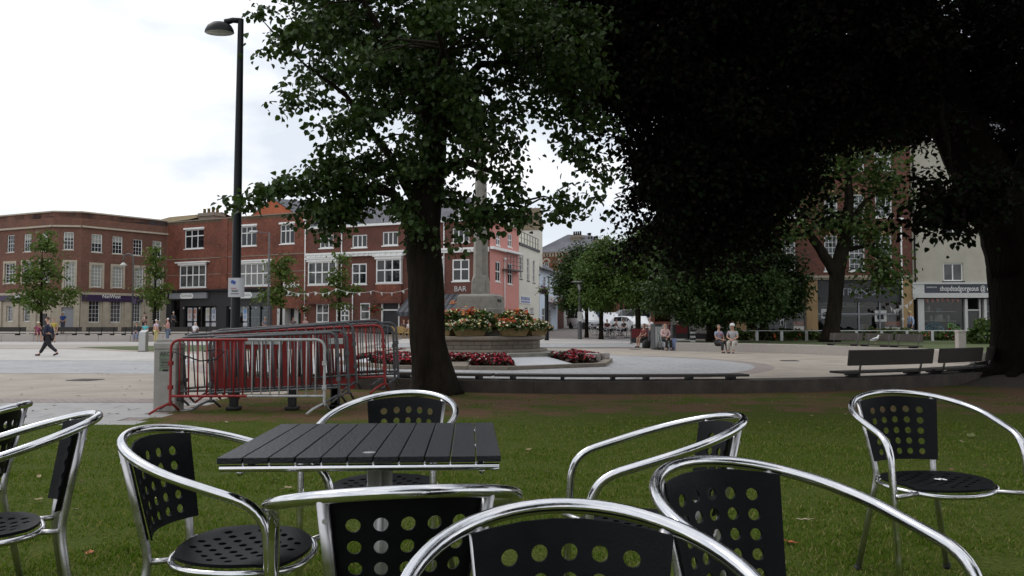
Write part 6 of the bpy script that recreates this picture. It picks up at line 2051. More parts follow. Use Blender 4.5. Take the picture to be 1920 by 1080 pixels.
# hanging baskets on the restaurant
def basket(label, px, py, Y):
    p = at(px, py, Y)
    t = thing('hanging_basket', label, 'hanging basket', p, 0, 'hanging baskets')
    MB().lathe([(0.08, -0.25), (0.25, -0.1), (0.3, 0.0)], 10).build('bowl', M['rubber'], t, True)
    MB().tube([(0, 0, 0), (0, 0, 0.7)], 0.015, 4).tube([(0, 0, 0.7), (0, 1.2, 0.75)], 0.02, 4).build('bracket', M['black'], t)
    discs([Vector((rnd.gauss(0, .22), rnd.gauss(0, .22), rnd.gauss(0.02, .16))) for _ in range(120)], 0.05, 0.1, M['bedleaf'], 'foliage', t)
    discs([Vector((rnd.gauss(0, .22), rnd.gauss(-.1, .2), rnd.gauss(0.02, .16))) for _ in range(50)], 0.04, 0.08, M['purpleflower' if 'purple' in label else 'redflower'], 'flowers', t)
basket('hanging flower basket by the restaurant doorway downpipe', 570, 580, 71.5)
basket('hanging flower basket on the brick wall left of the open bar door', 701, 581, 68)
basket('hanging basket of purple flowers on the thin post by the memorial', 1018, 545, 58)
# orange bin in the street
t = thing('wheelie_bin', 'orange red wheeled bin at the white wall in the street', 'bin', (at(1103, 605, 92).x, 92, base(8, 92)))
M['orangebin'] = mat('orange_plastic', (0.62, 0.10, 0.03), 0.5)
MB().loft([[(-0.55 * k, -0.4 * k, z), (0.55 * k, -0.4 * k, z), (0.55 * k, 0.4 * k, z), (-0.55 * k, 0.4 * k, z)] for k, z in ((0.8, 0.12), (1.0, 1.5))], caps=True).build('bin_body', M['orangebin'], t)
MB().cbox(-0.58, 0.58, -0.45, 0.45, 1.501, 1.6, 0.03).build('lid', M['orangebin'], t)
for x in (-0.4, 0.4):
    MB().tube([(x - 0.05, 0.3, 0.12), (x + 0.05, 0.3, 0.12)], 0.12, 10).build('wheel', M['tyre'], t)
# display of round basket chairs outside the gift shop
for px, col, lb in ((1752, (0.03, 0.13, 0.17), 'round teal string chair on display in front of the gift shop window'), (1788, (0.12, 0.30, 0.05), 'round lime green string chair on display by the gift shop door')):
    p = at(px, 606, 50.0)
    t = thing('string_chair', lb, 'chair', (p.x, 50.0, 0.13), R(25 if px > 1770 else -20))
    m_ = flatc('string%d' % px, col, 0.5)
    rg = [(0.47 * math.cos(a), -0.1 + 0.32 * math.sin(a), 0.62 + 0.36 * math.sin(a)) for a in [2 * math.pi * k / 24 for k in range(24)]]
    MB().tube(rg, 0.02, 6, closed=True).build('hoop', m_, t, True)
    mb = MB()
    for k in range(24):
        a = rg[k]
        mb.tube([a, (a[0] * 0.5, 0.02 + (a[1]) * 0.5, 0.26 + (a[2]) * 0.32), (0, 0.0, 0.33)], 0.012, 4)
    mb.build('cord_shell', m_, t)
    for sx, sy in ((-.3, -.25), (.3, -.25), (0, .3)):
        MB().tube([(sx * 0.3, sy * 0.3, 0.36), (sx, sy, 0)], 0.014, 5).build('leg', M['black'], t)
t = thing('shop_crates', 'stack of white crates by the gift shop door at right', 'crate stand', (at(1848, 606, 50).x, 50, 0.13))
for k in range(3):
    MB().box(-0.25, 0.25, -0.2, 0.2, 0.05 + k * 0.32, 0.10 + k * 0.32).box(-0.25, -0.21, -0.2, 0.2, k * 0.32 + 0.1, k * 0.32 + 0.3).box(0.21, 0.25, -0.2, 0.2, k * 0.32 + 0.1, k * 0.32 + 0.3).build('shelf', M['offwhite'], t)

# iron covers and stray litter on the paving
for px, py, w, lb in ((160, 712, 0.6, 'square iron cover set in the buff paving at left'), (1480, 676, 0.6, 'square iron cover set in the buff plaza at right'), (1190, 655, 0.5, 'small iron cover in the paving before the bin')):
    q = on(px, py, PZ + 0.006)
    t = thing('manhole_cover', lb, 'manhole cover', (q.x, q.y, PZ), rnd.uniform(-.2, .2))
    MB().box(-w / 2, w / 2, -w / 2, w / 2, -0.01, 0.010).build('frame', M['galv'], t)
    MB().box(-w / 2 + 0.04, w / 2 - 0.04, -w / 2 + 0.04, w / 2 - 0.04, 0.004, 0.013).build('plate', M['darkstone'], t)
for k in range(26):
    q = on(rnd.uniform(10, 280), rnd.uniform(690, 782), PZ + 0.012)
    o = link('fallen_leaf', leaf_mesh('fallen_leaf', rnd.uniform(0.05, 0.11), rnd.uniform(0.03, 0.07), 0.015, LM[rnd.choice(['tan', 'pale', 'brown', 'olive'])]), None, q, (0, 0, rnd.uniform(0, 6)))
    tag(o, 'small dry leaf lying on the pale paving at left', 'leaf', 'dry leaves on the paving')

# ------------------------------------------------------------------ trees
def nrm(a):
    return a / np.maximum(1e-9, np.linalg.norm(a, axis=1))[:, None]
CAMV = np.array([0, 0, CAM_Z])
def tree(label, trunk, limbs, blobs, leaf, m, bark, name='tree', per=34, sigma=0.34, group=None, droop=0.45, twig=0.5, parts=False, shell_=0.4, up=0.5, nside=14, flare=None, spray=0.0, sn=6):
    """trunk, limbs: lists of (x, y, z, r); blobs: (x, y, z, rx, ry, rz, clusters); all in place coordinates"""
    o = Vector(trunk[0][:3])
    t = thing(name, label, 'tree', o, 0, group)
    def loc(p):
        return Vector(p[:3]) - o
    mb = MB()
    # trunk with a slightly irregular section
    P = [loc(p) for p in trunk]
    rr = [p[3] for p in trunk]
    Q, q = [], []
    for k in range(len(P) - 1):
        for s_ in range(4):
            f_ = s_ / 4
            Q.append(P[k].lerp(P[k + 1], f_)); q.append(rr[k] * (1 - f_) + rr[k + 1] * f_)
    Q.append(P[-1]); q.append(rr[-1])
    mb.tube(Q, q, nside)
    ph = rnd.uniform(0, 6)
    for i, v in enumerate(mb.v):
        j = i // nside
        if j < len(Q):
            c = Q[j]
            d = Vector(v) - c
            a = math.atan2(d.y, d.x)
            k = 1 + 0.05 * math.sin(3 * a + ph + c.z) + 0.035 * math.sin(5 * a - ph + 2 * c.z)
            if flare:
                k += flare * max(0, 1 - c.z / 0.9) ** 2 * (0.35 + 0.65 * max(0, math.sin(2.5 * a + ph)))
            mb.v[i] = tuple(c + Vector((d.x * k, d.y * k, d.z)))
    mb.build('trunk', bark, t, True)
    nodes = [np.array(p) for p in Q[len(Q) // 3:]]
    for lb in limbs:
        L_ = [loc(p) for p in lb]
        r_ = [p[3] for p in lb]
        A, ar = [], []
        for k in range(len(L_) - 1):
            for s_ in range(4):
                f_ = s_ / 4
                A.append(L_[k].lerp(L_[k + 1], f_) + Vector((rnd.gauss(0, .02), rnd.gauss(0, .02), 0)) * (1 if s_ else 0)); ar.append(r_[k] * (1 - f_) + r_[k + 1] * f_)
        A.append(L_[-1]); ar.append(r_[-1])
        MB().tube(A, ar, 8).build('limb', bark, t, True)
        nodes += [np.array(p) for p in A]
    nodes = np.array(nodes)
    # leaf clusters
    C = []
    for bx_, by_, bz_, rx, ry, rz, n in blobs:
        d = nrm(nrg.normal(0, 1, (n, 3))) * (nrg.random(n) ** shell_)[:, None]
        c_ = np.array([bx_, by_, bz_]) - np.array(o) + d * np.array([rx, ry, rz])
        if spray:
            # branchlets: clusters strung along short sprays that point outwards and droop
            ns = max(1, n // sn)
            c_ = c_[:ns]
            hor = nrm(c_ * np.array([1, 1, 0]) + 1e-6)
            dr = nrm(d[:ns] * 0.7 + hor * 0.6 + nrg.normal(0, 0.35, (ns, 3)) + np.array([0, 0, -0.35]))
            ln = spray * nrg.uniform(0.6, 1.4, ns)
            tt = np.linspace(-0.5, 0.5, sn)
            c_ = (c_[:, None] + dr[:, None] * (tt[None, :, None] * ln[:, None, None]) + np.array([0, 0, -0.25]) * (tt[None, :, None] + 0.5) ** 2 * ln[:, None, None]).reshape(-1, 3)
            c_ += nrg.normal(0, 0.06, c_.shape)
        C.append(c_)
    C = np.concatenate(C)
    tw = MB()
    for c in C[nrg.random(len(C)) < (twig / 3 if spray else twig)]:
        n_ = nodes[np.argmin(((nodes - c) ** 2 * np.array([1, 1, 1.6])).sum(1))]
        mid = (n_ + c) / 2 + np.array([nrg.normal(0, .1), nrg.normal(0, .1), 0.12 * np.linalg.norm(c - n_)])
        L_ = np.linalg.norm(c - n_)
        tw.tube([n_, mid, c], [0.012 + 0.012 * L_, 0.010 + 0.006 * L_, 0.004], 4, caps=False)
    if tw.v:
        b = tw.build('twig_mass', bark, t, True)
        b['kind'] = 'stuff'
    # leaves
    k = len(C)
    cl = np.repeat(np.arange(k), per)
    sg = sigma * nrg.uniform(0.6, 1.3, k)[cl][:, None]
    off = nrg.normal(0, 1, (k * per, 3)) * sg * np.array([1, 1, 0.55])
    pos = C[cl] + off
    N = len(pos)
    out = nrm(off + 1e-6)
    ax = nrm(out * np.array([1, 1, 0.4]) + nrg.normal(0, 0.5, (N, 3)) + np.array([0, 0, -droop]))
    nn = nrg.normal(0, 0.55, (N, 3)) + np.array([0, 0, up]) + out * 0.3
    side = nrm(np.cross(ax, nn))
    nv = np.cross(side, ax)
    L_, W_ = leaf
    ls = nrg.uniform(0.65, 1.2, N)
    def lv(a, s_, h):
        return pos + ax * (a * L_ * ls)[:, None] + side * (s_ * W_ * ls)[:, None] + nv * (h * W_ * ls)[:, None]
    shape = [(-0.5, 0, 0), (-0.28, -0.46, 0.16), (0.12, -0.40, 0.10), (0.5, 0, -0.12), (0.12, 0.40, 0.10), (-0.28, 0.46, 0.16)]
    chosen = np.zeros(N, bool)
    if parts:
        wp = pos + np.array(o) - CAMV
        depth = wp[:, 1]
        px = 960 + FPX * wp[:, 0] / depth
        py = 607.7 - FPX * wp[:, 2] / depth
        score = np.where((px > -10) & (px < 1930) & (py > -10) & (py < 700), ls / depth, 0)
        chosen[np.argsort(-score)[:290]] = True
        lm = MB().add([(a * L_, s_ * W_, h * W_) for a, s_, h in shape], [(0, 1, 2, 3), (0, 3, 4, 5)]).mesh('leaf', m)
        for i in np.nonzero(chosen)[0]:
            Mx = Matrix((Vector(ax[i]), Vector(side[i]), Vector(nv[i]))).transposed().to_4x4()
            ob = link('leaf', lm, t)
            ob.matrix_basis = Matrix.Translation(Vector(pos[i])) @ Mx @ Matrix.Scale(ls[i], 4)
    V = np.stack([lv(*s_) for s_ in shape], 1)[~chosen]
    n = len(V)
    F = (np.arange(n)[:, None, None] * 6 + np.array([[0, 1, 2, 3], [0, 3, 4, 5]])[None]).reshape(-1, 4)
    ob = link('crown', fast_mesh('crown', V.reshape(-1, 3), F, m), t)
    ob['kind'] = 'stuff'
    return t

M['lime_leaf'] = islandmat('lime_leaf', [(0.032, 0.060, 0.013), (0.024, 0.046, 0.010), (0.042, 0.076, 0.018), (0.028, 0.050, 0.012), (0.055, 0.085, 0.022), (0.022, 0.042, 0.010)], 0.5, 0.20, 0.22)
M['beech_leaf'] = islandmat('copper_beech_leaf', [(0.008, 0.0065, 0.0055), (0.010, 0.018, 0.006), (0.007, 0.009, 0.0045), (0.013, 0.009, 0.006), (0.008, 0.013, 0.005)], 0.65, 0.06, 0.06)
M['syca_leaf'] = islandmat('sycamore_leaf', [(0.040, 0.072, 0.016), (0.050, 0.090, 0.020), (0.034, 0.058, 0.014), (0.060, 0.095, 0.024), (0.075, 0.085, 0.02)], 0.5, 0.2, 0.2)
M['street_leaf'] = islandmat('street_tree_leaf', [(0.075, 0.115, 0.022), (0.095, 0.14, 0.03), (0.060, 0.095, 0.018), (0.11, 0.145, 0.035), (0.08, 0.12, 0.03)], 0.5, 0.25, 0.2)
M['avenue_leaf'] = islandmat('avenue_leaf', [(0.066, 0.115, 0.024), (0.082, 0.132, 0.029), (0.055, 0.097, 0.019), (0.094, 0.142, 0.036), (0.07, 0.118, 0.024)], 0.5, 0.2, 0.2)
M['avenue_dark'] = islandmat('dark_avenue_leaf', [(0.030, 0.056, 0.014), (0.038, 0.068, 0.017), (0.024, 0.046, 0.011), (0.045, 0.075, 0.021)], 0.5, 0.15, 0.2)

def P4(px, py, Y, r_):
    p = at(px, py, Y)
    return (p.x, p.y, p.z, r_)
def blob(px, py, Y, rpx, rpy, ry, n):
    p = at(px, py, Y)
    s_ = Y / FPX
    return (p.x, p.y, p.z, rpx * s_, ry, rpy * s_, n)
# lime tree in front
TY = 15.9
zb = PZ - 0.02
x0 = at(808, 700, TY).x
tr = [(x0 + 0.06, TY, zb, 0.43), (x0 + 0.04, TY, zb + 0.25, 0.39), P4(800, 640, TY, 0.345), P4(799, 520, TY, 0.335), P4(793, 430, TY, 0.345), P4(797, 375, TY, 0.33), P4(815, 290, TY, 0.235), P4(818, 120, TY, 0.21), P4(815, -150, TY, 0.15), P4(805, -420, TY, 0.06)]
lbs = [[P4(778, 420, TY, 0.14), P4(735, 360, TY - .3, 0.09), P4(650, 352, TY - .8, 0.05), P4(560, 352, TY - 1.2, 0.02)],
       [P4(785, 390, TY, 0.13), P4(730, 290, TY + .2, 0.08), P4(650, 180, TY + .2, 0.05), P4(560, 110, TY, 0.02)],
       [P4(812, 250, TY, 0.11), P4(760, 120, TY - .5, 0.07), P4(680, 0, TY - 1, 0.05), P4(600, -90, TY - 1.5, 0.02)],
       [P4(815, 330, TY, 0.12), P4(870, 300, TY - .3, 0.07), P4(940, 330, TY - .6, 0.04), P4(960, 400, TY - .8, 0.015)],
       [P4(818, 200, TY, 0.11), P4(900, 120, TY, 0.08), P4(1010, 120, TY - .4, 0.05), P4(1100, 200, TY - .8, 0.02)],
       [P4(816, 60, TY, 0.10), P4(880, -80, TY + .5, 0.06), P4(980, -200, TY + 1, 0.03)],
       [P4(814, -60, TY, 0.10), P4(740, -180, TY, 0.06), P4(640, -260, TY + .5, 0.03)],
       [P4(815, 200, TY, 0.10), P4(830, 100, TY - 2, 0.06), P4(820, 60, TY - 4, 0.03)],
       [P4(815, 150, TY, 0.10), P4(800, 60, TY + 2, 0.06), P4(780, 20, TY + 4, 0.03)]]
tree('tall lime tree with a bare trunk beside the barriers and bright leaf edges', tr, lbs,
     [blob(700, 110, TY, 140, 190, 2.4, 190), blob(590, 90, TY - .4, 50, 120, 1.2, 30), blob(545, 170, TY - .3, 34, 50, .6, 8), blob(570, 20, TY, 50, 60, .8, 12), blob(800, 130, TY, 130, 190, 3.0, 190), blob(760, -230, TY, 300, 230, 3.4, 260), blob(600, 350, TY - 1.0, 80, 26, 0.7, 20), blob(650, 375, TY - .8, 80, 45, 0.8, 20),
      blob(720, 375, TY - .4, 80, 60, 1.0, 34), blob(640, 290, TY - .4, 85, 60, 1.0, 30), blob(775, 330, TY - .3, 85, 85, 1.1, 46), blob(890, 200, TY, 85, 110, 1.8, 62), blob(925, 405, TY - .6, 50, 52, 0.6, 18), blob(965, 320, TY - .6, 45, 50, 0.7, 12), blob(870, 350, TY - .6, 24, 50, 0.5, 8),
      blob(985, 90, TY, 110, 150, 2.2, 130), blob(1050, 160, TY - .4, 70, 110, 1.4, 48), blob(1095, 300, TY - .7, 30, 50, 0.5, 12), blob(1070, 375, TY - .7, 22, 10, 0.2, 2), blob(520, 352, TY - 1.1, 20, 8, 0.2, 6), blob(590, 400, TY - .9, 40, 18, 0.4, 6)],
     (0.120, 0.105), M['lime_leaf'], M['bark'], 'lime_tree', per=31, sigma=0.165, spray=1.15, droop=0.6, parts=True, shell_=0.45, flare=0.35)

# copper beech, the great dark tree at right
BY = 19.5
bx_ = at(1952, 700, BY).x
tr = [(bx_, BY, PZ - 0.05, 1.45), (bx_, BY, PZ + 0.35, 1.12), (bx_ + .02, BY, 1.0, 0.99), (bx_ - 0.03, BY, 2.4, 0.98), (bx_ + .05, BY, 3.6, 0.86), (bx_ + .5, BY, 6, 0.5), (bx_ + .8, BY, 10, 0.3), (bx_ + .6, BY, 14, 0.08)]
lbs = [[P4(1925, 500, BY, 0.85), P4(1902, 425, BY, 0.78), P4(1846, 335, BY, 0.66), P4(1790, 235, BY, 0.55), P4(1742, 100, BY, 0.46), P4(1700, -120, BY, 0.3), P4(1640, -400, BY + 1, 0.06)],
       [P4(1750, 120, BY, 0.26), P4(1650, 20, BY, 0.20), P4(1500, -20, BY, 0.14), P4(1380, 60, BY, 0.08), P4(1330, 220, BY, 0.03)],
       [P4(1740, 60, BY, 0.22), P4(1600, -140, BY - 1, 0.15), P4(1350, -200, BY - 1, 0.10), P4(1120, -60, BY - 1, 0.03)],
       [P4(1780, 230, BY, 0.12), P4(1700, 200, BY - .6, 0.08), P4(1560, 240, BY - .8, 0.05), P4(1480, 330, BY - .6, 0.02)],
       [P4(1760, 160, BY - .3, 0.09), P4(1765, 200, BY - 2.0, 0.06), P4(1780, 300, BY - 2.8, 0.03), P4(1795, 430, BY - 3, 0.012)],
       [(bx_, BY, 4.5, 0.3), (bx_ - 1, BY - 3, 7.5, 0.2), (bx_ - 3.5, BY - 7, 9.5, 0.08)],
       [(bx_, BY, 5.5, 0.3), (bx_ - 1, BY + 3, 8.5, 0.2), (bx_ - 3.5, BY + 5, 9.5, 0.08)]]
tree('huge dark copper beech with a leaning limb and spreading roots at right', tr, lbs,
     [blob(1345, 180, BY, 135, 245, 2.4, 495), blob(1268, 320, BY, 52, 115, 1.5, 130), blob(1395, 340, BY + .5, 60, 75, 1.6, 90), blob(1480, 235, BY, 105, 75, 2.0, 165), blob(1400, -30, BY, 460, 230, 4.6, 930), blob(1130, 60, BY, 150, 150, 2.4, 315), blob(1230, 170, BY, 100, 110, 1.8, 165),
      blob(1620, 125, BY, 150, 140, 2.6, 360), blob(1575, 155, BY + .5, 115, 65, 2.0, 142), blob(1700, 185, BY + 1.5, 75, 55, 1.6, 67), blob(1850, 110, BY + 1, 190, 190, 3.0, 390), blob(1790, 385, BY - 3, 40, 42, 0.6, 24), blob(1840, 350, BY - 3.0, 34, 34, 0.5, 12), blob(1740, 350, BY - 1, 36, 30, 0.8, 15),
      blob(1890, 300, BY + 2.5, 70, 90, 1.0, 75), blob(1235, 425, BY, 18, 30, .5, 14), blob(1290, 440, BY, 26, 26, .6, 18), blob(1350, 425, BY, 30, 34, .6, 20), blob(1420, 410, BY, 26, 32, .6, 16), blob(1470, 350, BY, 24, 40, .6, 14), blob(1520, 315, BY, 26, 26, .6, 10), blob(1205, 270, BY, 18, 20, .4, 6), (bx_ - 5, 12.0, 10.0, 6, 4.5, 2.2, 300), (bx_ - 8.5, 15.5, 10.5, 4, 4, 2.2, 120), (7.5, 5.5, 8.4, 5.5, 4.5, 1.8, 330), (bx_ - 2, 3, 8.0, 5, 5.5, 2.2, 260), (bx_ - 2, 24, 11, 6, 5, 3.5, 160), (bx_ + 1.5, BY - 4, 8.2, 4.5, 3, 2.5, 260), (bx_ + 4, BY, 7, 4, 4, 3.5, 220)],  # near-side crown blobs above the view are added to shade lawn and chairs
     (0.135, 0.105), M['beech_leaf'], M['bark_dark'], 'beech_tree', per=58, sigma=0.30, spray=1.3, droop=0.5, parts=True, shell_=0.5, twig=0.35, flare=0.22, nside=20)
# surface roots of the beech and the mound they run through
mnd = MB()
for a in range(150, 300, 22):
    ca, sa = math.cos(R(a)), math.sin(R(a))
    L_ = rnd.uniform(1.0, 2.0)
    pts = [(bx_ + ca * (0.9 + L_ * k / 5) + rnd.gauss(0, .06), BY + sa * (0.9 + L_ * k / 5) + rnd.gauss(0, .06), PZ + 0.22 * (1 - k / 5) ** 1.3 + 0.03) for k in range(6)]
    mnd.tube(pts, [0.28, 0.24, 0.19, 0.14, 0.10, 0.05], 8)
beech = [o for o in bpy.data.objects if o.name.startswith('beech_tree')][0]
mnd.v = [tuple(Vector(v) - beech.location) for v in mnd.v]
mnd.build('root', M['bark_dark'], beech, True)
em = MB()
rg = []
for k in range(9):
    f_ = k / 8
    rg.append([(bx_ + (0.2 + 3.0 * f_) * math.cos(a) * (1 + .1 * math.sin(3 * a)), BY + (0.2 + 3.0 * f_) * math.sin(a) * (1 + .12 * math.sin(4 * a + 1)), PZ - 0.01 + 0.42 * (1 - f_ ** 0.8) * (1 + 0.15 * math.sin(5 * a + 3 * f_))) for a in [2 * math.pi * q / 24 for q in range(24)]])
em.loft(rg)
struct('earth_mound', em, M['soil'], True)

# sycamore on the raised lawn
SY = 44.0
tr = [(at(1557, 640, SY).x, SY, 0.05, 0.60), P4(1560, 612, SY, 0.40), P4(1566, 560, SY, 0.36), P4(1570, 505, SY, 0.40), P4(1583, 455, SY, 0.34), P4(1592, 380, SY, 0.24), P4(1588, 290, SY, 0.12), P4(1580, 200, SY, 0.04)]
lbs = [[P4(1567, 515, SY, 0.33), P4(1540, 470, SY, 0.27), P4(1508, 425, SY, 0.2), P4(1478, 350, SY, 0.12), P4(1470, 280, SY, 0.05)], [P4(1585, 430, SY, 0.18), P4(1620, 380, SY, 0.12), P4(1670, 340, SY, 0.05)], [P4(1580, 470, SY, 0.16), P4(1630, 460, SY, 0.08), P4(1660, 500, SY, 0.03)], [P4(1520, 440, SY, 0.12), P4(1460, 440, SY, 0.06)]]
tree('forked sycamore with open green crown in front of the hair salon', tr, lbs,
     [blob(1490, 340, SY, 85, 75, 2.2, 46), blob(1590, 300, SY, 110, 75, 2.8, 62), blob(1560, 420, SY, 95, 32, 1.8, 26), blob(1655, 360, SY, 55, 50, 1.8, 26), blob(1630, 440, SY, 60, 22, 1.2, 12), blob(1655, 510, SY - 1, 32, 62, 1.0, 30), blob(1460, 430, SY, 45, 40, 1.5, 22), blob(1560, 200, SY, 150, 90, 3.5, 60)],
     (0.24, 0.2), M['syca_leaf'], M['bark'], 'sycamore_tree', per=30, sigma=0.5, shell_=0.6)
for lb, px, Y, pyb, bl, m, r_ in (
    ('round street tree at the left of the pair beyond the memorial', 1100, 64, 628, [(1078, 522, 36, 66, 90), (1072, 552, 32, 26, 30)], 'avenue_dark', 0.15),
    ('taller round street tree at the right of the pair beyond the memorial', 1127, 60, 635, [(1128, 520, 40, 64, 110), (1122, 556, 44, 24, 40), (1138, 480, 26, 32, 24)], 'avenue_leaf', 0.16),
    ('light green broad tree above the parked white cars', 1196, 58, 628, [(1212, 500, 48, 80, 110), (1190, 530, 30, 42, 30), (1232, 455, 32, 46, 30), (1247, 542, 42, 44, 44), (1195, 470, 26, 40, 22)], 'avenue_leaf', 0.2),
    ('dark spreading tree behind the walker woman', 1337, 44.5, 640, [(1330, 490, 100, 95, 190), (1285, 550, 75, 48, 80), (1390, 550, 90, 50, 90), (1345, 585, 95, 22, 44)], 'avenue_dark', 0.32),
    ('dark green tree between the spreading tree and the sycamore', 1432, 48, 636, [(1440, 530, 64, 66, 110), (1468, 560, 34, 42, 30), (1420, 465, 60, 60, 60)], 'avenue_dark', 0.25),
    ('far green tree rising behind the parked cars', 1165, 96, 612, [(1175, 515, 30, 40, 40), (1160, 530, 22, 26, 16)], 'avenue_dark', 0.2),
    ('far dark tree at the end of the car park', 1260, 92, 612, [(1270, 530, 60, 55, 60)], 'avenue_dark', 0.25)):
    tx = at(px, 600, Y).x
    zb = 0.11 if px > 1300 else base(tx, Y) - 0.02
    mid = bl[0]
    tr = [(tx, Y, zb, r_ * 1.25), (tx, Y, zb + 0.5, r_), (tx, Y, at(px, mid[1] + 40, Y).z, r_ * 0.9), P4((px + mid[0]) / 2, mid[1], Y, r_ * 0.55), P4(mid[0], mid[1] - mid[3] * 0.7, Y, 0.03)]
    lbs = [[tuple(tr[2][:3]) + (r_ * 0.5,), P4(px + sx * mid[2] * 0.4, mid[1] + 10, Y + sy, r_ * 0.3), P4(px + sx * mid[2] * 0.75, mid[1] - 20, Y + 2 * sy, 0.02)] for sx, sy in ((-1, 0), (1, .4), (-.4, -1), (.5, -1))]
    tree(lb, tr, lbs, [blob(a, b, Y, c, d, c * Y / FPX, n) for a, b, c, d, n in bl], (0.165, 0.14) if Y < 70 else (0.28, 0.24), M[m], M['bark'], 'street_tree', per=125, sigma=0.40, shell_=0.38, twig=0.12, up=0.9)
for lb, px, bl in (
    ('broad young street tree at far left in front of the bank', 77, [(78, 545, 62, 28, 38), (80, 505, 46, 30, 28), (80, 455, 24, 34, 14), (80, 570, 45, 14, 10), (28, 560, 18, 10, 3), (130, 560, 18, 12, 3)]),
    ('narrow young street tree between the bank and the phone shop', 290, [(292, 545, 30, 26, 16), (291, 505, 17, 34, 12), (292, 570, 18, 12, 5), (290, 470, 9, 16, 3)]),
    ('young street tree in front of the restaurant sign', 527, [(530, 545, 38, 30, 22), (528, 505, 24, 26, 12), (532, 485, 12, 14, 4), (500, 560, 20, 10, 4)]),
    ('slim pale street tree in front of the brick bay windows', 636, [(636, 550, 32, 12, 10), (632, 520, 22, 14, 9), (638, 495, 12, 14, 5), (655, 545, 26, 8, 4), (636, 574, 22, 8, 4)])):
    Y = 67.0
    tx = at(px, 600, Y).x
    zb = base(tx, Y) - 0.05
    tr = [(tx, Y, zb, 0.16), (tx, Y, zb + 1.0, 0.12), P4(px + 1, 540, Y, 0.09), P4(px + 2, 470, Y, 0.02)]
    lbs = [[P4(px, 570 - 14 * k, Y, 0.05), P4(px + sx * bl[0][2] * 0.8, 558 - 16 * k, Y + rnd.uniform(-1, 1), 0.015)] for k, sx in enumerate((-1, 1, -.8, .8, -.5, .5))]
    tree(lb, tr, lbs, [blob(a, b, Y, c, d, c * Y / FPX, n) for a, b, c, d, n in bl], (0.26, 0.2), M['street_leaf'], M['bark'], 'street_tree', group='young street trees before the shops', per=34, sigma=0.36, shell_=0.5, twig=0.6, up=0.8, nside=8)

# tree added unseen behind the viewer to shade lawn and polished tubes
for k, (x, y, lb) in enumerate(((6.5, -7.5, 'added unseen tree behind the viewer, shading the cafe lawn from the right'),)):
    tree(lb, [(x, y, -0.05, 0.5), (x, y, 1, 0.4), (x, y, 5, 0.3), (x, y, 11, 0.05)], [[(x, y, 4, 0.2), (x - 2, y + 1, 7, 0.05)], [(x, y, 4, 0.2), (x + 2, y, 7, 0.05)]],
         [(x, y, 7.5, 6.5, 5.0, 5.0, 170)], (0.42, 0.38), M['avenue_dark'], M['bark'], 'added_shade_tree', per=40, sigma=0.7, twig=0.1)

# ------------------------------------------------------------------ people
def skin_obj(name, nodes, edges, m, parent, root=0, sub=1):
    me = bpy.data.meshes.new(name)
    me.from_pydata([n[0] for n in nodes], edges, [])
    me.materials.append(m)
    me.update()
    o = link(name, me, parent)
    sk = o.modifiers.new('skin', 'SKIN')
    sk.use_smooth_shade = True
    sk.branch_smoothing = 0.6
    dat = me.skin_vertices[0].data
    for i, n in enumerate(nodes):
        r_ = n[1]
        dat[i].radius = r_ if isinstance(r_, tuple) else (r_, r_)
        dat[i].use_root = (i == root)
    if sub:
        s_ = o.modifiers.new('sub', 'SUBSURF')
        s_.levels = s_.render_levels = sub
    return o

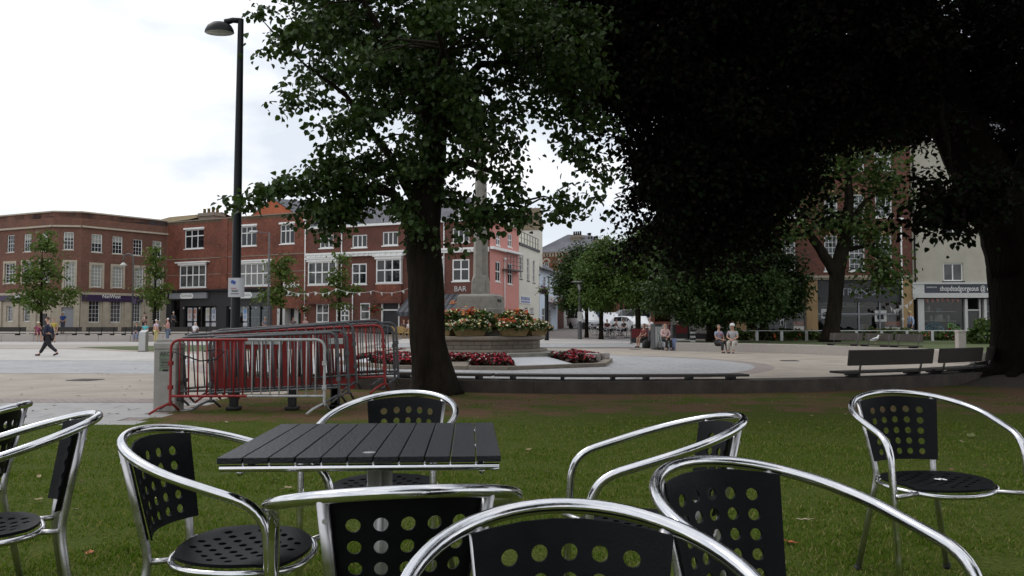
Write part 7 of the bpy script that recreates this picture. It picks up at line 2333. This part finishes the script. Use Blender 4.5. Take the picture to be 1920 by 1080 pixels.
def person(label, px, Y, z, rz, pose='stand', top=(0.5, 0.5, 0.5), bottom=(0.05, 0.05, 0.08), hair=(0.3, 0.28, 0.26), shoes=(0.03, 0.03, 0.03), H=1.70, sleeve='short', hat=None, legs='long', lean=0.0, seat=0.44, arms='down', long_hair=False, build_=1.0, x=None, skirt=False, print_=None):
    """faces local -y; one continuous body with clothes, hair and hat as its children"""
    X = at(px, 600, Y).x if x is None else x
    t = thing('person', label, 'person', (X, Y, z), rz)
    k = H / 1.72
    V = lambda a, b, c: Vector((a * k, b * k, c * k))
    J = {}
    if pose == 'sit':
        pz = seat / k + 0.10
        J['pel'] = V(0, 0, pz)
        up = 0.0
    else:
        pz = 0.93 if pose == 'stand' else 0.90
        J['pel'] = V(0, 0, pz)
    ly = -math.sin(lean)
    def tor(h, side=0.0, fwd=0.0):
        return V(side, ly * h + fwd, pz + math.cos(lean) * h)
    J['belly'] = tor(0.17, 0, -0.015)
    J['chest'] = tor(0.36)
    J['neckb'] = tor(0.50, 0, 0.0)
    J['neck'] = tor(0.57, 0, -0.015)
    J['jaw'] = tor(0.635, 0, -0.045)
    J['head'] = tor(0.71, 0, -0.03)
    J['crown'] = tor(0.765, 0, -0.02)
    J['nose'] = tor(0.68, 0, -0.14)
    for s_, n in ((-1, 'L'), (1, 'R')):
        J['ear' + n] = tor(0.69, s_ * 0.088, -0.015)
        J['sh' + n] = tor(0.465, s_ * 0.175)
        J['hip' + n] = V(s_ * 0.085, 0, pz - 0.05)
        if pose == 'sit':
            J['kn' + n] = V(s_ * 0.12, -0.43, pz - 0.02)
            J['an' + n] = V(s_ * 0.12, -0.40 - 0.08 * (s_ > 0), 0.085)
        elif pose == 'walk':
            f_ = -1 if s_ < 0 else 1
            J['kn' + n] = V(s_ * 0.085, -0.17 if f_ < 0 else 0.06, 0.50 if f_ < 0 else 0.48)
            J['an' + n] = V(s_ * 0.08, -0.40 if f_ < 0 else 0.42, 0.10 if f_ < 0 else 0.17)
        else:
            J['kn' + n] = V(s_ * 0.09, -0.02, 0.49)
            J['an' + n] = V(s_ * 0.095, 0.02, 0.085)
        J['toe' + n] = J['an' + n] + V(0, -0.17, -0.05 if not (pose == 'walk' and s_ > 0) else -0.13)
        sh = J['sh' + n]
        if arms == 'lap':
            J['el' + n] = sh + V(s_ * 0.07, -0.07, -0.27)
            J['wr' + n] = V(s_ * 0.05, -0.30, pz + 0.10)
        elif arms == 'fold':
            J['el' + n] = sh + V(s_ * 0.07, -0.02, -0.28)
            J['wr' + n] = sh + V(-s_ * 0.08, -0.22, -0.20)
        elif arms == 'face' and s_ > 0:
            J['el' + n] = sh + V(s_ * 0.03, -0.18, -0.22)
            J['wr' + n] = sh + V(-0.08, -0.20, 0.06)
        elif arms == 'swing':
            J['el' + n] = sh + V(s_ * 0.05, 0.10 * (1 if s_ < 0 else -0.3), -0.27)
            J['wr' + n] = J['el' + n] + V(0, -0.05 * s_ - 0.03, -0.25)
        else:
            J['el' + n] = sh + V(s_ * 0.06, 0.03, -0.28)
            J['wr' + n] = J['el' + n] + V(s_ * 0.01, -0.07, -0.24)
        d = (J['wr' + n] - J['el' + n]).normalized()
        J['pa' + n] = J['wr' + n] + d * 0.07 * k
        ax_ = d.orthogonal().normalized()
        for q in range(4):
            sp = ax_ * (0.024 * (q - 1.5) * k)
            J['f%d%s' % (q, n)] = J['pa' + n] + sp + d * 0.03 * k
            J['g%d%s' % (q, n)] = J['pa' + n] + sp * 1.15 + d * (0.085 - 0.008 * abs(q - 1.3)) * k + Vector((0, -0.012, -0.012))
        J['th' + n] = J['wr' + n] + d * 0.06 * k + ax_ * 0.055 * k
    b = build_
    rad = dict(pel=.125 * b, belly=.125 * b, chest=.135 * b, neckb=.075, neck=.052, jaw=.066, head=.096, crown=.075, nose=.016)
    names, nodes, edges = [], [], []
    def add(nm, r_):
        names.append(nm)
        nodes.append((J[nm], r_ * k))
    for nm in ('pel', 'belly', 'chest', 'neckb', 'neck', 'jaw', 'head', 'crown', 'nose'):
        add(nm, rad[nm])
    ix = lambda nm: names.index(nm)
    ed = [('pel', 'belly'), ('belly', 'chest'), ('chest', 'neckb'), ('neckb', 'neck'), ('neck', 'jaw'), ('jaw', 'head'), ('head', 'crown'), ('head', 'nose')]
    for n in 'LR':
        for nm, r_ in (('ear', .022), ('sh', .062), ('el', .043), ('wr', .028), ('pa', .034), ('hip', .085), ('kn', .056), ('an', .038), ('toe', .034), ('th', .011)):
            add(nm + n, r_)
        for q in range(4):
            add('f%d%s' % (q, n), .0105); add('g%d%s' % (q, n), .008)
            ed += [('pa' + n, 'f%d%s' % (q, n)), ('f%d%s' % (q, n), 'g%d%s' % (q, n))]
        ed += [('head', 'ear' + n), ('chest', 'sh' + n), ('sh' + n, 'el' + n), ('el' + n, 'wr' + n), ('wr' + n, 'pa' + n), ('wr' + n, 'th' + n), ('pel', 'hip' + n), ('hip' + n, 'kn' + n), ('kn' + n, 'an' + n), ('an' + n, 'toe' + n)]
    skin_obj('body', nodes, [(ix(a), ix(c)) for a, c in ed], M['skin'], t)
    # shirt
    tm = flatc('top%.2f_%.2f_%.2f' % top, top)
    nd = [(J['pel'] + V(0, 0, 0.02), .142 * b * k), (J['belly'], .142 * b * k), (J['chest'], .150 * b * k), (J['neckb'] - V(0, 0, 0.01), .085 * k)]
    eg = [(0, 1), (1, 2), (2, 3)]
    for n in 'LR':
        i = len(nd)
        e = J['sh' + n].lerp(J['el' + n], 0.75 if sleeve == 'short' else 1.0)
        nd += [(J['sh' + n], .078 * k), (e, .060 * k)]
        eg += [(2, i), (i, i + 1)]
        if sleeve == 'long':
            nd.append((J['el' + n].lerp(J['wr' + n], 0.93), .046 * k)); eg.append((i + 1, i + 2))
    sh_ = skin_obj('top', nd, eg, tm, t)
    if print_:
        discs([J['chest'].lerp(J['pel'], rnd.uniform(-.2, .9)) + Vector((rnd.uniform(-.14, .14), -0.13 * b * k - 0.01, 0)) for _ in range(26)], 0.02, 0.04, flatc('pr%.2f_%.2f_%.2f' % print_, print_), 'print', sh_, 6, 0.1)
    bm_ = flatc('bot%.2f_%.2f_%.2f' % bottom, bottom)
    nd = [(J['pel'], .140 * b * k)]
    eg = []
    for n in 'LR':
        i = len(nd)
        end = {'long': 0.93, 'short': 0.0, 'crop': 0.55}[legs]
        nd += [(J['hip' + n], .112 * k * b), (J['hip' + n].lerp(J['kn' + n], 0.92), .086 * k * b)]
        eg += [(0, i), (i, i + 1)]
        if end > 0:
            nd += [(J['kn' + n].lerp(J['an' + n], end * 0.5), .078 * k), (J['kn' + n].lerp(J['an' + n], end), .072 * k)]
            eg += [(i + 1, i + 2), (i + 2, i + 3)]
    skin_obj('skirt' if skirt else 'trousers', nd, eg, bm_, t)
    for n in 'LR':
        a, e = J['an' + n], J['toe' + n]
        skin_obj('shoe', [(a + Vector((0, 0.04 * k, -0.045 * k)), .042 * k), (a.lerp(e, .5) + Vector((0, 0, -0.02 * k)), .045 * k), (e + Vector((0, -0.02, 0)), .038 * k)], [(0, 1), (1, 2)], flatc('sho%.2f_%.2f_%.2f' % shoes, shoes), t)
    if hair:
        hm = flatc('hair%.2f_%.2f_%.2f' % hair, hair, 0.8)
        h, c = J['head'], J['crown']
        nd = [(h + V(0, 0.035, -0.02), .088 * k), (h + V(0, 0.03, 0.03), .1 * k), (c + V(0, 0.01, 0.02), .085 * k), (c + V(0, -0.055, 0.005), .05 * k)]
        eg = [(0, 1), (1, 2), (2, 3)]
        if long_hair:
            nd.append((J['neck'] + V(0, 0.06, -0.02), .07 * k)); eg.append((0, 4))
        skin_obj('hair', nd, eg, hm, t)
    if hat:
        hm = flatc('hat%.2f_%.2f_%.2f' % hat[:3], hat[:3], 0.8)
        c = J['crown']
        mb = MB()
        if len(hat) > 3 and hat[3] == 'brim':
            mb.lathe([(0.19 * k, -0.02), (0.195 * k, -0.012), (0.115 * k, 0.005), (0.11 * k, 0.07), (0.08 * k, 0.11), (0.01, 0.118)], 16, c)
        else:
            mb.lathe([(0.112 * k, -0.04), (0.112 * k, 0.01), (0.09 * k, 0.065), (0.04 * k, 0.09), (0.01, 0.093)], 14, c)
            mb.loft([[(c.x + x_, c.y + y_, c.z - 0.025 + z_) for x_, y_ in ((-0.09 * k, -0.08 * k), (0.09 * k, -0.08 * k), (0.07 * k, -0.19 * k), (-0.07 * k, -0.19 * k))] for z_ in (0, 0.012)], caps=True)
        mb.build('hat', hm, t, 40)
    for s_ in (-1, 1):
        e = J['head'] + V(s_ * 0.035, -0.086, 0.005)
        MB().ell(e, (0.012, 0.008, 0.008), 6, 4).build('eye', M['ink'], t, True)
    return t

BL = (0.012, 0.013, 0.02)
pw = person('person in dark navy jacket and black trousers striding left across the paving', 92, 35.0, PZ, R(-84), 'walk', (0.012, 0.018, 0.045), (0.010, 0.010, 0.013), (0.09, 0.05, 0.035), (0.02, 0.012, 0.015), 1.66, 'long', arms='swing', lean=0.06, build_=1.25)
TS = 0.30
fz = PZ + 0.02
person('seated person in pale sun hat and plum top eating on the far left bench', 72, 63.95, fz, R(40), 'sit', (0.26, 0.05, 0.12), (0.18, 0.03, 0.10), (0.4, 0.35, 0.3), H=1.6, hat=(0.62, 0.55, 0.42, 'brim'), legs='short', seat=0.62, arms='face', build_=1.15)
person('standing person in yellow top partly hidden behind the navy walker', 101, 60.5, fz, R(10), 'stand', (0.42, 0.32, 0.06), (0.40, 0.30, 0.22), (0.2, 0.12, 0.08), H=1.72, legs='short')
person('standing person in blue shirt and white cap by the bank door', 118, 69.0, base(-37, 69), R(0), 'stand', (0.02, 0.06, 0.25), (0.05, 0.06, 0.09), (0.1, 0.08, 0.06), H=1.75, hat=(0.6, 0.6, 0.6))
person('seated dark haired person in black cardigan at left of the bench couple', 257, 63.95, fz, R(12), 'sit', (0.03, 0.03, 0.035), (0.16, 0.19, 0.28), (0.03, 0.02, 0.02), H=1.62, sleeve='long', seat=0.62, arms='lap', long_hair=True)
person('seated person in turquoise polo shirt and dark cap at right of the bench couple', 273, 63.95, fz, R(-6), 'sit', (0.10, 0.42, 0.45), (0.03, 0.03, 0.035), (0.2, 0.2, 0.2), H=1.7, hat=(0.05, 0.04, 0.06), seat=0.62, arms='lap', build_=1.1)
p72 = person('standing person in black vest numbered 72 seen from behind on the terrace', 271, 69.5, base(-30, 69), R(176), 'stand', (0.012, 0.012, 0.016), (0.02, 0.02, 0.03), (0.04, 0.03, 0.03), H=1.72)
text('72', p72, (0, 0.168, 1.24), 0.30, M['white'], rot=(math.pi / 2, 0, math.pi), ext=0.004)
person('white haired standing person in lilac patterned top and pale yellow trousers', 293, 59.0, fz, R(150), 'stand', (0.50, 0.42, 0.55), (0.48, 0.40, 0.18), (0.62, 0.6, 0.58), (0.6, 0.6, 0.6), 1.64, print_=(0.15, 0.08, 0.25))
person('white haired standing person in pink shirt and blue jeans', 315, 59.5, fz, R(-80), 'stand', (0.55, 0.27, 0.26), (0.13, 0.17, 0.24), (0.62, 0.6, 0.58), H=1.74, arms='fold', build_=1.1)
person('white haired person in dark jacket in the phone shop doorway', 325, 75.5, base(-31, 75), R(60), 'stand', (0.06, 0.06, 0.08), (0.03, 0.03, 0.04), (0.6, 0.58, 0.56), H=1.68, sleeve='long')
person('white haired person in white shirt sitting behind the barriers', 365, 63.9, fz, R(175), 'sit', (0.66, 0.66, 0.70), (0.1, 0.1, 0.12), (0.55, 0.52, 0.48), H=1.68, seat=0.62, arms='lap', lean=0.2, build_=1.1)
# the right side
person('seated person in pink cardigan and black trousers on a walker seat beside the bin', 1247, 42.8, PZ, R(14), 'sit', (0.58, 0.40, 0.38), (0.012, 0.012, 0.015), (0.10, 0.05, 0.035), H=1.68, sleeve='long', seat=0.52, arms='lap')
person('seated person in red top and shorts partly hidden behind the bin', 1208, 47.5, base(7, 47), R(-62), 'sit', (0.16, 0.03, 0.03), (0.05, 0.04, 0.04), (0.15, 0.1, 0.07), H=1.72, legs='short', seat=0.45, arms='lap', shoes=(0.015, 0.015, 0.015))
person('standing person in white top with grey hair behind the bin', 1220, 49.0, base(7.8, 49), R(-60), 'stand', (0.66, 0.64, 0.66), (0.06, 0.05, 0.06), (0.20, 0.14, 0.10), H=1.72, arms='fold')
person('seated person in blue and white flowered top on the granite wall', 1347, 38.9, PZ, R(26), 'sit', (0.24, 0.28, 0.36), (0.03, 0.03, 0.045), (0.22, 0.16, 0.11), H=1.66, seat=0.44, arms='lap', build_=1.2, print_=(0.55, 0.22, 0.25))
person('seated person in white cap and grey shirt on the granite wall', 1374, 38.6, PZ, R(-28), 'sit', (0.36, 0.36, 0.37), (0.40, 0.37, 0.33), (0.4, 0.4, 0.4), (0.10, 0.10, 0.10), H=1.74, hat=(0.68, 0.67, 0.66), seat=0.44, arms='lap', lean=0.12, build_=1.15)
person('person in light blue shirt and straw cap walking past the salon', 1708, 49.5, 0.12, R(-80), 'walk', (0.36, 0.46, 0.62), (0.05, 0.06, 0.09), (0.4, 0.38, 0.35), H=1.72, sleeve='long', hat=(0.45, 0.36, 0.15), lean=0.08)
# walker seat, bag, small dog-sized bag by the person in shorts
t = thing('walking_frame', 'dark wheeled walking frame used as a seat beside the litter bin', 'walking frame', (at(1247, 620, 42.9).x, 42.9, PZ), R(14))
for sx in (-0.27, 0.27):
    MB().tube([(sx, -0.30, 0.1), (sx, 0.0, 0.5), (sx, 0.22, 0.9), (sx, 0.34, 0.92)], 0.016, 6).tube([(sx, 0.34, 0.1), (sx, 0.10, 0.66)], 0.016, 6).build('side_frame', M['galv'], t, True)
    for y in (-0.30, 0.34):
        MB().lathe([(0.03, -0.02), (0.10, -0.02), (0.10, 0.02), (0.03, 0.02)], 14).xf(Matrix.Translation((sx, y, 0.10)) @ Matrix.Rotation(R(90), 4, 'Y')).build('wheel', M['tyre'], t)
MB().cbox(-0.25, 0.25, -0.14, 0.2, 0.50, 0.53, 0.01).build('seat', M['rubber'], t)
t = thing('shopping_bag', 'blue and white patterned shopping bag beside the walking frame', 'bag', (at(1261, 640, 42.9).x, 42.75, PZ))
mb = MB()
mb.loft([[(x_ * s_, y_ * s_, z_) for x_, y_ in ((-.17, -.12), (.17, -.12), (.17, .12), (-.17, .12))] for s_, z_ in ((1, 0), (1.05, 0.25), (0.85, 0.62))], caps=True)
mb.build('bag_body', mat('blue_white_pattern', (0.36, 0.42, 0.58), 0.7, var=0.5, scale=20, col2=(0.08, 0.12, 0.3)), t)
MB().tube([(-0.08, 0, 0.6), (-0.06, 0, 0.78), (0.06, 0, 0.78), (0.08, 0, 0.6)], 0.012, 5).build('handle', M['rubber'], t)
t = thing('rucksack', 'black rucksack on the ground beside the person in shorts', 'bag', (at(1212, 645, 46.6).x, 46.6, base(7, 46.6)))
MB().loft([[(0.24 * s_ * math.cos(a), 0.16 * s_ * math.sin(a), z_) for a in [2 * math.pi * q / 10 for q in range(10)]] for s_, z_ in ((0.9, 0), (1, 0.15), (0.9, 0.35), (0.4, 0.45))], caps=True).build('bag_body', M['rubber'], t, True)
MB().tube([(-0.1, -0.12, 0.1), (-0.1, -0.2, 0.25), (-0.08, -0.1, 0.42)], 0.015, 5).build('strap', M['rubber'], t)
# cafe terrace before the restaurant: wicker chairs, tables and people
M['wicker'] = mat('golden_wicker', (0.36, 0.24, 0.09), 0.7, var=0.3, scale=30)
def wicker(label, px, Y, rz):
    t = thing('wicker_chair', label, 'chair', (at(px, 600, Y).x, Y, base(at(px, 600, Y).x, Y)), rz, 'wicker chairs outside the bar')
    MB().cbox(-0.25, 0.25, -0.25, 0.22, 0.42, 0.47, 0.02).build('seat', M['wicker'], t)
    rg = []
    for k in range(11):
        a = math.pi * k / 10
        rg.append([(0.27 * math.cos(a) * s_, 0.02 + 0.25 * math.sin(a) * s_, z_) for s_, z_ in ((1.0, 0.47), (1.08, 0.66 + 0.25 * math.sin(a)), (1.02, 0.66 + 0.25 * math.sin(a)), (0.94, 0.47))])
    MB().loft(rg, caps=True).build('backrest', M['wicker'], t)
    for sx in (-.22, .22):
        for sy in (-.22, .2):
            MB().tube([(sx, sy, 0.42), (sx * 1.1, sy * 1.1, 0)], 0.018, 5).build('leg', M['wicker'], t)
for k, (px, Y, a) in enumerate(((748, 61, 0.4), (757, 62.5, 2.6), (768, 60.5, -0.8), (741, 63.5, 1.9), (777, 63, 0.2))):
    wicker(['golden wicker chair nearest the barrier corner outside the bar', 'golden wicker chair behind the nearest one outside the bar', 'golden wicker chair close against the lime trunk outside the bar', 'golden wicker chair furthest left outside the bar', 'golden wicker chair behind the lime trunk outside the bar'][k], px, Y, a)
for lb, px, Y, rz, top, hr in (('seated person with reddish hair outside the bar beside the wicker chairs', 757, 64.5, 0.6, (0.1, 0.05, 0.05), (0.25, 0.08, 0.04)), ('seated person in pale top behind the lime trunk edge outside the bar', 767, 64, -0.9, (0.6, 0.58, 0.56), (0.3, 0.2, 0.12)), ('seated bald person at the restaurant doorway seen over the barriers', 550, 68.5, 0.2, (0.12, 0.1, 0.1), None), ('seated pink faced person at the restaurant front seen over the barriers', 573, 68.5, -0.3, (0.5, 0.3, 0.3), (0.5, 0.45, 0.4)), ('seated person with grey hair low beside the phone shop window', 497, 69, 0.4, (0.2, 0.2, 0.24), (0.4, 0.38, 0.36))):
    person(lb, px, Y, base(at(px, 600, Y).x, Y), rz, 'sit', top, (0.05, 0.05, 0.07), hr, H=1.7, seat=0.46, arms='lap')
# metal tables and chairs under the street trees
def bistro(label, px, Y):
    t = thing('bistro_table', label, 'table', (at(px, 600, Y).x, Y, base(at(px, 600, Y).x, Y)), 0, 'metal tables under the street trees')
    MB().lathe([(0.36, 0.71), (0.37, 0.72), (0.36, 0.735)], 18).build('table_top', M['alu_dull'], t)
    MB().tube([(0, 0, 0.05), (0, 0, 0.71)], 0.03, 8).lathe([(0.25, 0), (0.22, 0.04), (0.04, 0.07)], 12).build('pedestal', M['galv'], t)
chN = 0
for k, (px, Y) in enumerate(((1137, 66), (1160, 68), (1150, 62.5), (1119, 70), (1175, 64))):
    bistro(['metal bistro table under the taller round street tree', 'metal bistro table left of the small white hatchback', 'nearest metal bistro table in the street under the trees', 'metal bistro table in front of the white van', 'metal bistro table just left of the red windbreak'][k], px, Y)
    for j, a in enumerate((0.4, 2.4, 4.4)):
        X = at(px, 600, Y).x + 0.6 * math.cos(a); YY = Y + 0.6 * math.sin(a)
        dup(chair0, (X, YY, base(X, YY)), label='small metal cafe chair in the street under the trees, one of a cluster', rot=(0, 0, a + math.pi / 2), group='metal chairs under the street trees')
for lb, px, Y, rz, top in (('seated person in dark red at a metal table under the trees', 1138, 66.6, 0.3, (0.12, 0.03, 0.03)), ('seated person in black at a metal table left of the white hatchback', 1170, 67.6, -0.9, (0.02, 0.02, 0.025)), ('seated person in brown at the table in front of the white van', 1155, 68.8, 1.2, (0.14, 0.07, 0.05))):
    person(lb, px, Y, base(at(px, 600, Y).x, Y), rz, 'sit', top, (0.04, 0.04, 0.06), (0.08, 0.05, 0.04), H=1.7, seat=0.46, arms='lap')
for px, Y, lb in ((1022, 80, 'small white cafe table outside the pale blue shop'), (1031, 84, 'second small white cafe table further up by the pale blue shop')):
    bistro(lb, px, Y)

# ------------------------------------------------------------------ cars
def car(label, px, Y, rz, st, W_, paint, cat='car', rz_deg=True, wheels=(-1.2, 1.25), r_=0.31, wind=None, group='parked cars at the end of the street', grille=True):
    """st: stations (x, z_low, z_belt, z_roof, width factor); local +x is the front"""
    X = at(px, 600, Y).x
    t = thing('parked_van' if cat == 'van' else 'parked_car', label, cat, (X, Y, base(X, Y)), R(rz), group)
    hw_ = W_ / 2
    rings = []
    for x, z0, zb_, zr, wf in st:
        w = hw_ * wf
        g = 0.80 if zr - zb_ > 0.2 else 0.94
        wr = w * g
        rings.append([(x, -w * 0.92, z0), (x, -w, z0 + 0.18), (x, -w, zb_), (x, -wr, zr - 0.06), (x, -wr * 0.86, zr), (x, wr * 0.86, zr), (x, wr, zr - 0.06), (x, w, zb_), (x, w, z0 + 0.18), (x, w * 0.92, z0)])
    MB().loft(rings, caps=True).build('body', M[paint], t, 35)
    a, b = wind                                    # index of cowl station, roof start station
    e = 0.012
    def q(i, j):
        return Vector(rings[i][j])
    def panel(name, P, m, off):
        n = (P[1] - P[0]).cross(P[3] - P[0]).normalized()
        if n.dot(off) < 0:
            P = P[::-1]; n = -n
        c = sum(P, Vector()) / 4
        P = [c + (p - c) * 0.93 + n * e for p in P]
        P2 = [p - n * 0.02 for p in P]
        MB().add(P + P2, [(0, 1, 2, 3), (0, 4, 5, 1), (1, 5, 6, 2), (2, 6, 7, 3), (3, 7, 4, 0)]).build(name, M[m], t)
    panel('windscreen', [q(a, 3), q(a, 6), q(b, 6), q(b, 3)], 'glass', Vector((1, 0, 1)))
    for s_, (lo, hi) in ((-1, (2, 3)), (1, (7, 6))):
        for i in range(b, a):
            pass
        idx = [i for i, s2 in enumerate(st) if s2[3] - s2[2] > 0.3]
        for i0, i1 in zip(idx[:-1], idx[1:]):
            panel('side_window', [q(i0, lo), q(i1, lo), q(i1, hi), q(i0, hi)], 'glass', Vector((0, s_, 0.2)))
        if a > idx[-1]:
            A_, B_, C_ = q(idx[-1], lo), q(a, lo), q(idx[-1], hi)
            panel('quarter_window', [A_, A_.lerp(B_, 0.8), C_.lerp(A_.lerp(B_, 0.8), 0.35), C_], 'glass', Vector((0, s_, 0.2)))
    for x in wheels:
        for s_ in (-1, 1):
            y = s_ * (hw_ - 0.10)
            w = MB().lathe([(r_ * 0.6, -0.1), (r_, -0.1), (r_, 0.1), (r_ * 0.6, 0.1)], 18).xf(Matrix.Translation((x, y, r_)) @ Matrix.Rotation(R(90), 4, 'X')).build('wheel', M['tyre'], t, 40)
            MB().lathe([(0.02, -0.115), (r_ * 0.6, -0.105), (r_ * 0.62, 0.105), (0.02, 0.115)], 12).xf(Matrix.Translation((x, y, r_)) @ Matrix.Rotation(R(90), 4, 'X')).build('rim', M['alu_dull'], w)
            MB().lathe([(r_ * 1.16, -0.02), (r_ * 1.16, 0.02)], 16).xf(Matrix.Translation((x, s_ * (hw_ - 0.005), r_)) @ Matrix.Rotation(R(90), 4, 'X')).build('wheel_arch', M['rubber'], t)
    xf_ = st[-1][0]
    for s_ in (-1, 1):
        MB().obox((xf_ - 0.08, s_ * hw_ * 0.66, st[-1][2] - 0.04), (0.22, 0.36, 0.17), Matrix.Rotation(R(-14 * s_), 3, 'Z')).build('headlight', M['lampglass'], t)
        MB().obox((st[0][0] + 0.04, s_ * hw_ * 0.75, st[0][2] - 0.1), (0.14, 0.2, 0.25)).build('tail_light', M['inkred'], t)
        MB().obox((st[b][0] + 0.35, s_ * (hw_ + 0.09), st[b][2] + 0.06), (0.1, 0.18, 0.13)).build('wing_mirror', M[paint], t)
    MB().box(xf_ - 0.06, xf_ + 0.015, -hw_ * 0.5, hw_ * 0.5, st[-1][1] + 0.05, st[-1][1] + 0.2).build('grille', M['rubber'], t)
    MB().box(xf_ + 0.016, xf_ + 0.03, -0.26, 0.26, st[-1][1] + 0.09, st[-1][1] + 0.19).build('number_plate', M['paper'], t)
    return t
hatch = [(-1.80, 0.35, 0.70, 0.76, 0.86), (-1.68, 0.24, 0.92, 1.02, 0.95), (-1.25, 0.22, 0.95, 1.44, 1), (-0.3, 0.22, 0.94, 1.49, 1), (0.30, 0.22, 0.92, 1.42, 1), (1.02, 0.22, 0.92, 0.96, 0.99), (1.65, 0.24, 0.78, 0.82, 0.93), (1.86, 0.30, 0.62, 0.66, 0.82)]
mpv = [(-2.1, 0.35, 0.9, 1.7, 0.92), (-2.0, 0.26, 1.0, 1.82, 0.98), (-0.6, 0.24, 1.0, 1.86, 1), (0.55, 0.24, 1.0, 1.80, 1), (1.25, 0.24, 1.0, 1.06, 0.99), (1.9, 0.26, 0.86, 0.92, 0.94), (2.1, 0.32, 0.68, 0.72, 0.86)]
bigv = [(-2.6, 0.35, 1.1, 2.1, 0.94), (-2.5, 0.28, 1.15, 2.2, 0.98), (-0.6, 0.28, 1.15, 2.22, 1), (0.9, 0.28, 1.15, 2.12, 1), (1.65, 0.28, 1.12, 1.18, 0.99), (2.3, 0.30, 0.95, 1.0, 0.95), (2.5, 0.36, 0.7, 0.75, 0.88)]
car('white van facing the square, left of the street trees', 1096, 92, -68, bigv, 1.95, 'carwhite', 'van', wheels=(-1.6, 1.7), r_=0.34, wind=(4, 3))
car('white people carrier seen from the front between the tree trunks', 1144, 88, -92, mpv, 1.8, 'carwhite', wheels=(-1.3, 1.35), wind=(4, 3))
car('small white hatchback turned to the right beside the dark figure', 1178, 84, -40, hatch, 1.7, 'carwhite', wheels=(-1.15, 1.2), wind=(5, 4))
car('white hatchback facing the square above the red windbreak', 1200, 84, -95, hatch, 1.7, 'carwhite', wheels=(-1.15, 1.2), wind=(5, 4))
car('silver panel van parked behind the white cars', 1176, 96, -172, bigv, 1.95, 'carsilver', 'van', wheels=(-1.6, 1.7), r_=0.34, wind=(4, 3))
car('white car half hidden under the trees right of the lamp post', 1290, 78, -100, mpv, 1.8, 'carwhite', wheels=(-1.3, 1.35), wind=(4, 3))
car('dark blue van between the white van and the people carrier', 1118, 98, -85, bigv, 1.95, 'carblue', 'van', wheels=(-1.6, 1.7), r_=0.34, wind=(4, 3))

# ------------------------------------------------------------------ gull on the bench
ga = R(ang_of(1642, CR - 0.02, False))
gp = Vector((CX + (CR - 0.02) * math.cos(ga), CY + (CR - 0.02) * math.sin(ga), far_top + 0.04))
t = thing('gull', 'white gull with grey wings standing on the far bench facing right', 'bird', (gp.x, gp.y, gp.z - 0.04))
skin_obj('body', [(Vector(p), r_) for p, r_ in (((-0.20, 0, 0.15), .02), ((-0.12, 0, 0.17), .06), ((0.0, 0, 0.19), .085), ((0.09, 0, 0.235), .07), ((0.125, 0, 0.29), .042), ((0.14, 0, 0.34), .042), ((0.16, 0, 0.355), .036), ((0.20, 0, 0.35), .014))], [(k, k + 1) for k in range(7)], M['white'], t)
for s_ in (-1, 1):
    MB().loft([[(x_, s_ * (y_ + 0.006 * q), z_) for x_, y_, z_ in ((0.07, 0.07, 0.22), (0.0, 0.088, 0.25), (-0.14, 0.06, 0.215), (-0.27, 0.02, 0.17), (-0.12, 0.082, 0.165), (0.03, 0.09, 0.17))] for q in (0, 1)], caps=True).build('wing', flatc('gullgrey', (0.28, 0.29, 0.31)), t)
    MB().tube([(0.0, s_ * 0.03, 0.13), (0.01, s_ * 0.03, 0.06), (0.0, s_ * 0.03, 0.005), (0.05, s_ * 0.035, 0.0)], 0.006, 5).build('leg', flatc('gullleg', (0.5, 0.25, 0.2)), t)
    MB().ell((0.17, s_ * 0.033, 0.362), (0.006, 0.004, 0.006), 6, 4).build('eye', M['ink'], t)
MB().tube([(0.19, 0, 0.352), (0.225, 0, 0.348), (0.245, 0, 0.335)], [0.014, 0.01, 0.003], 6).build('beak', flatc('gullbeak', (0.55, 0.36, 0.05)), t)
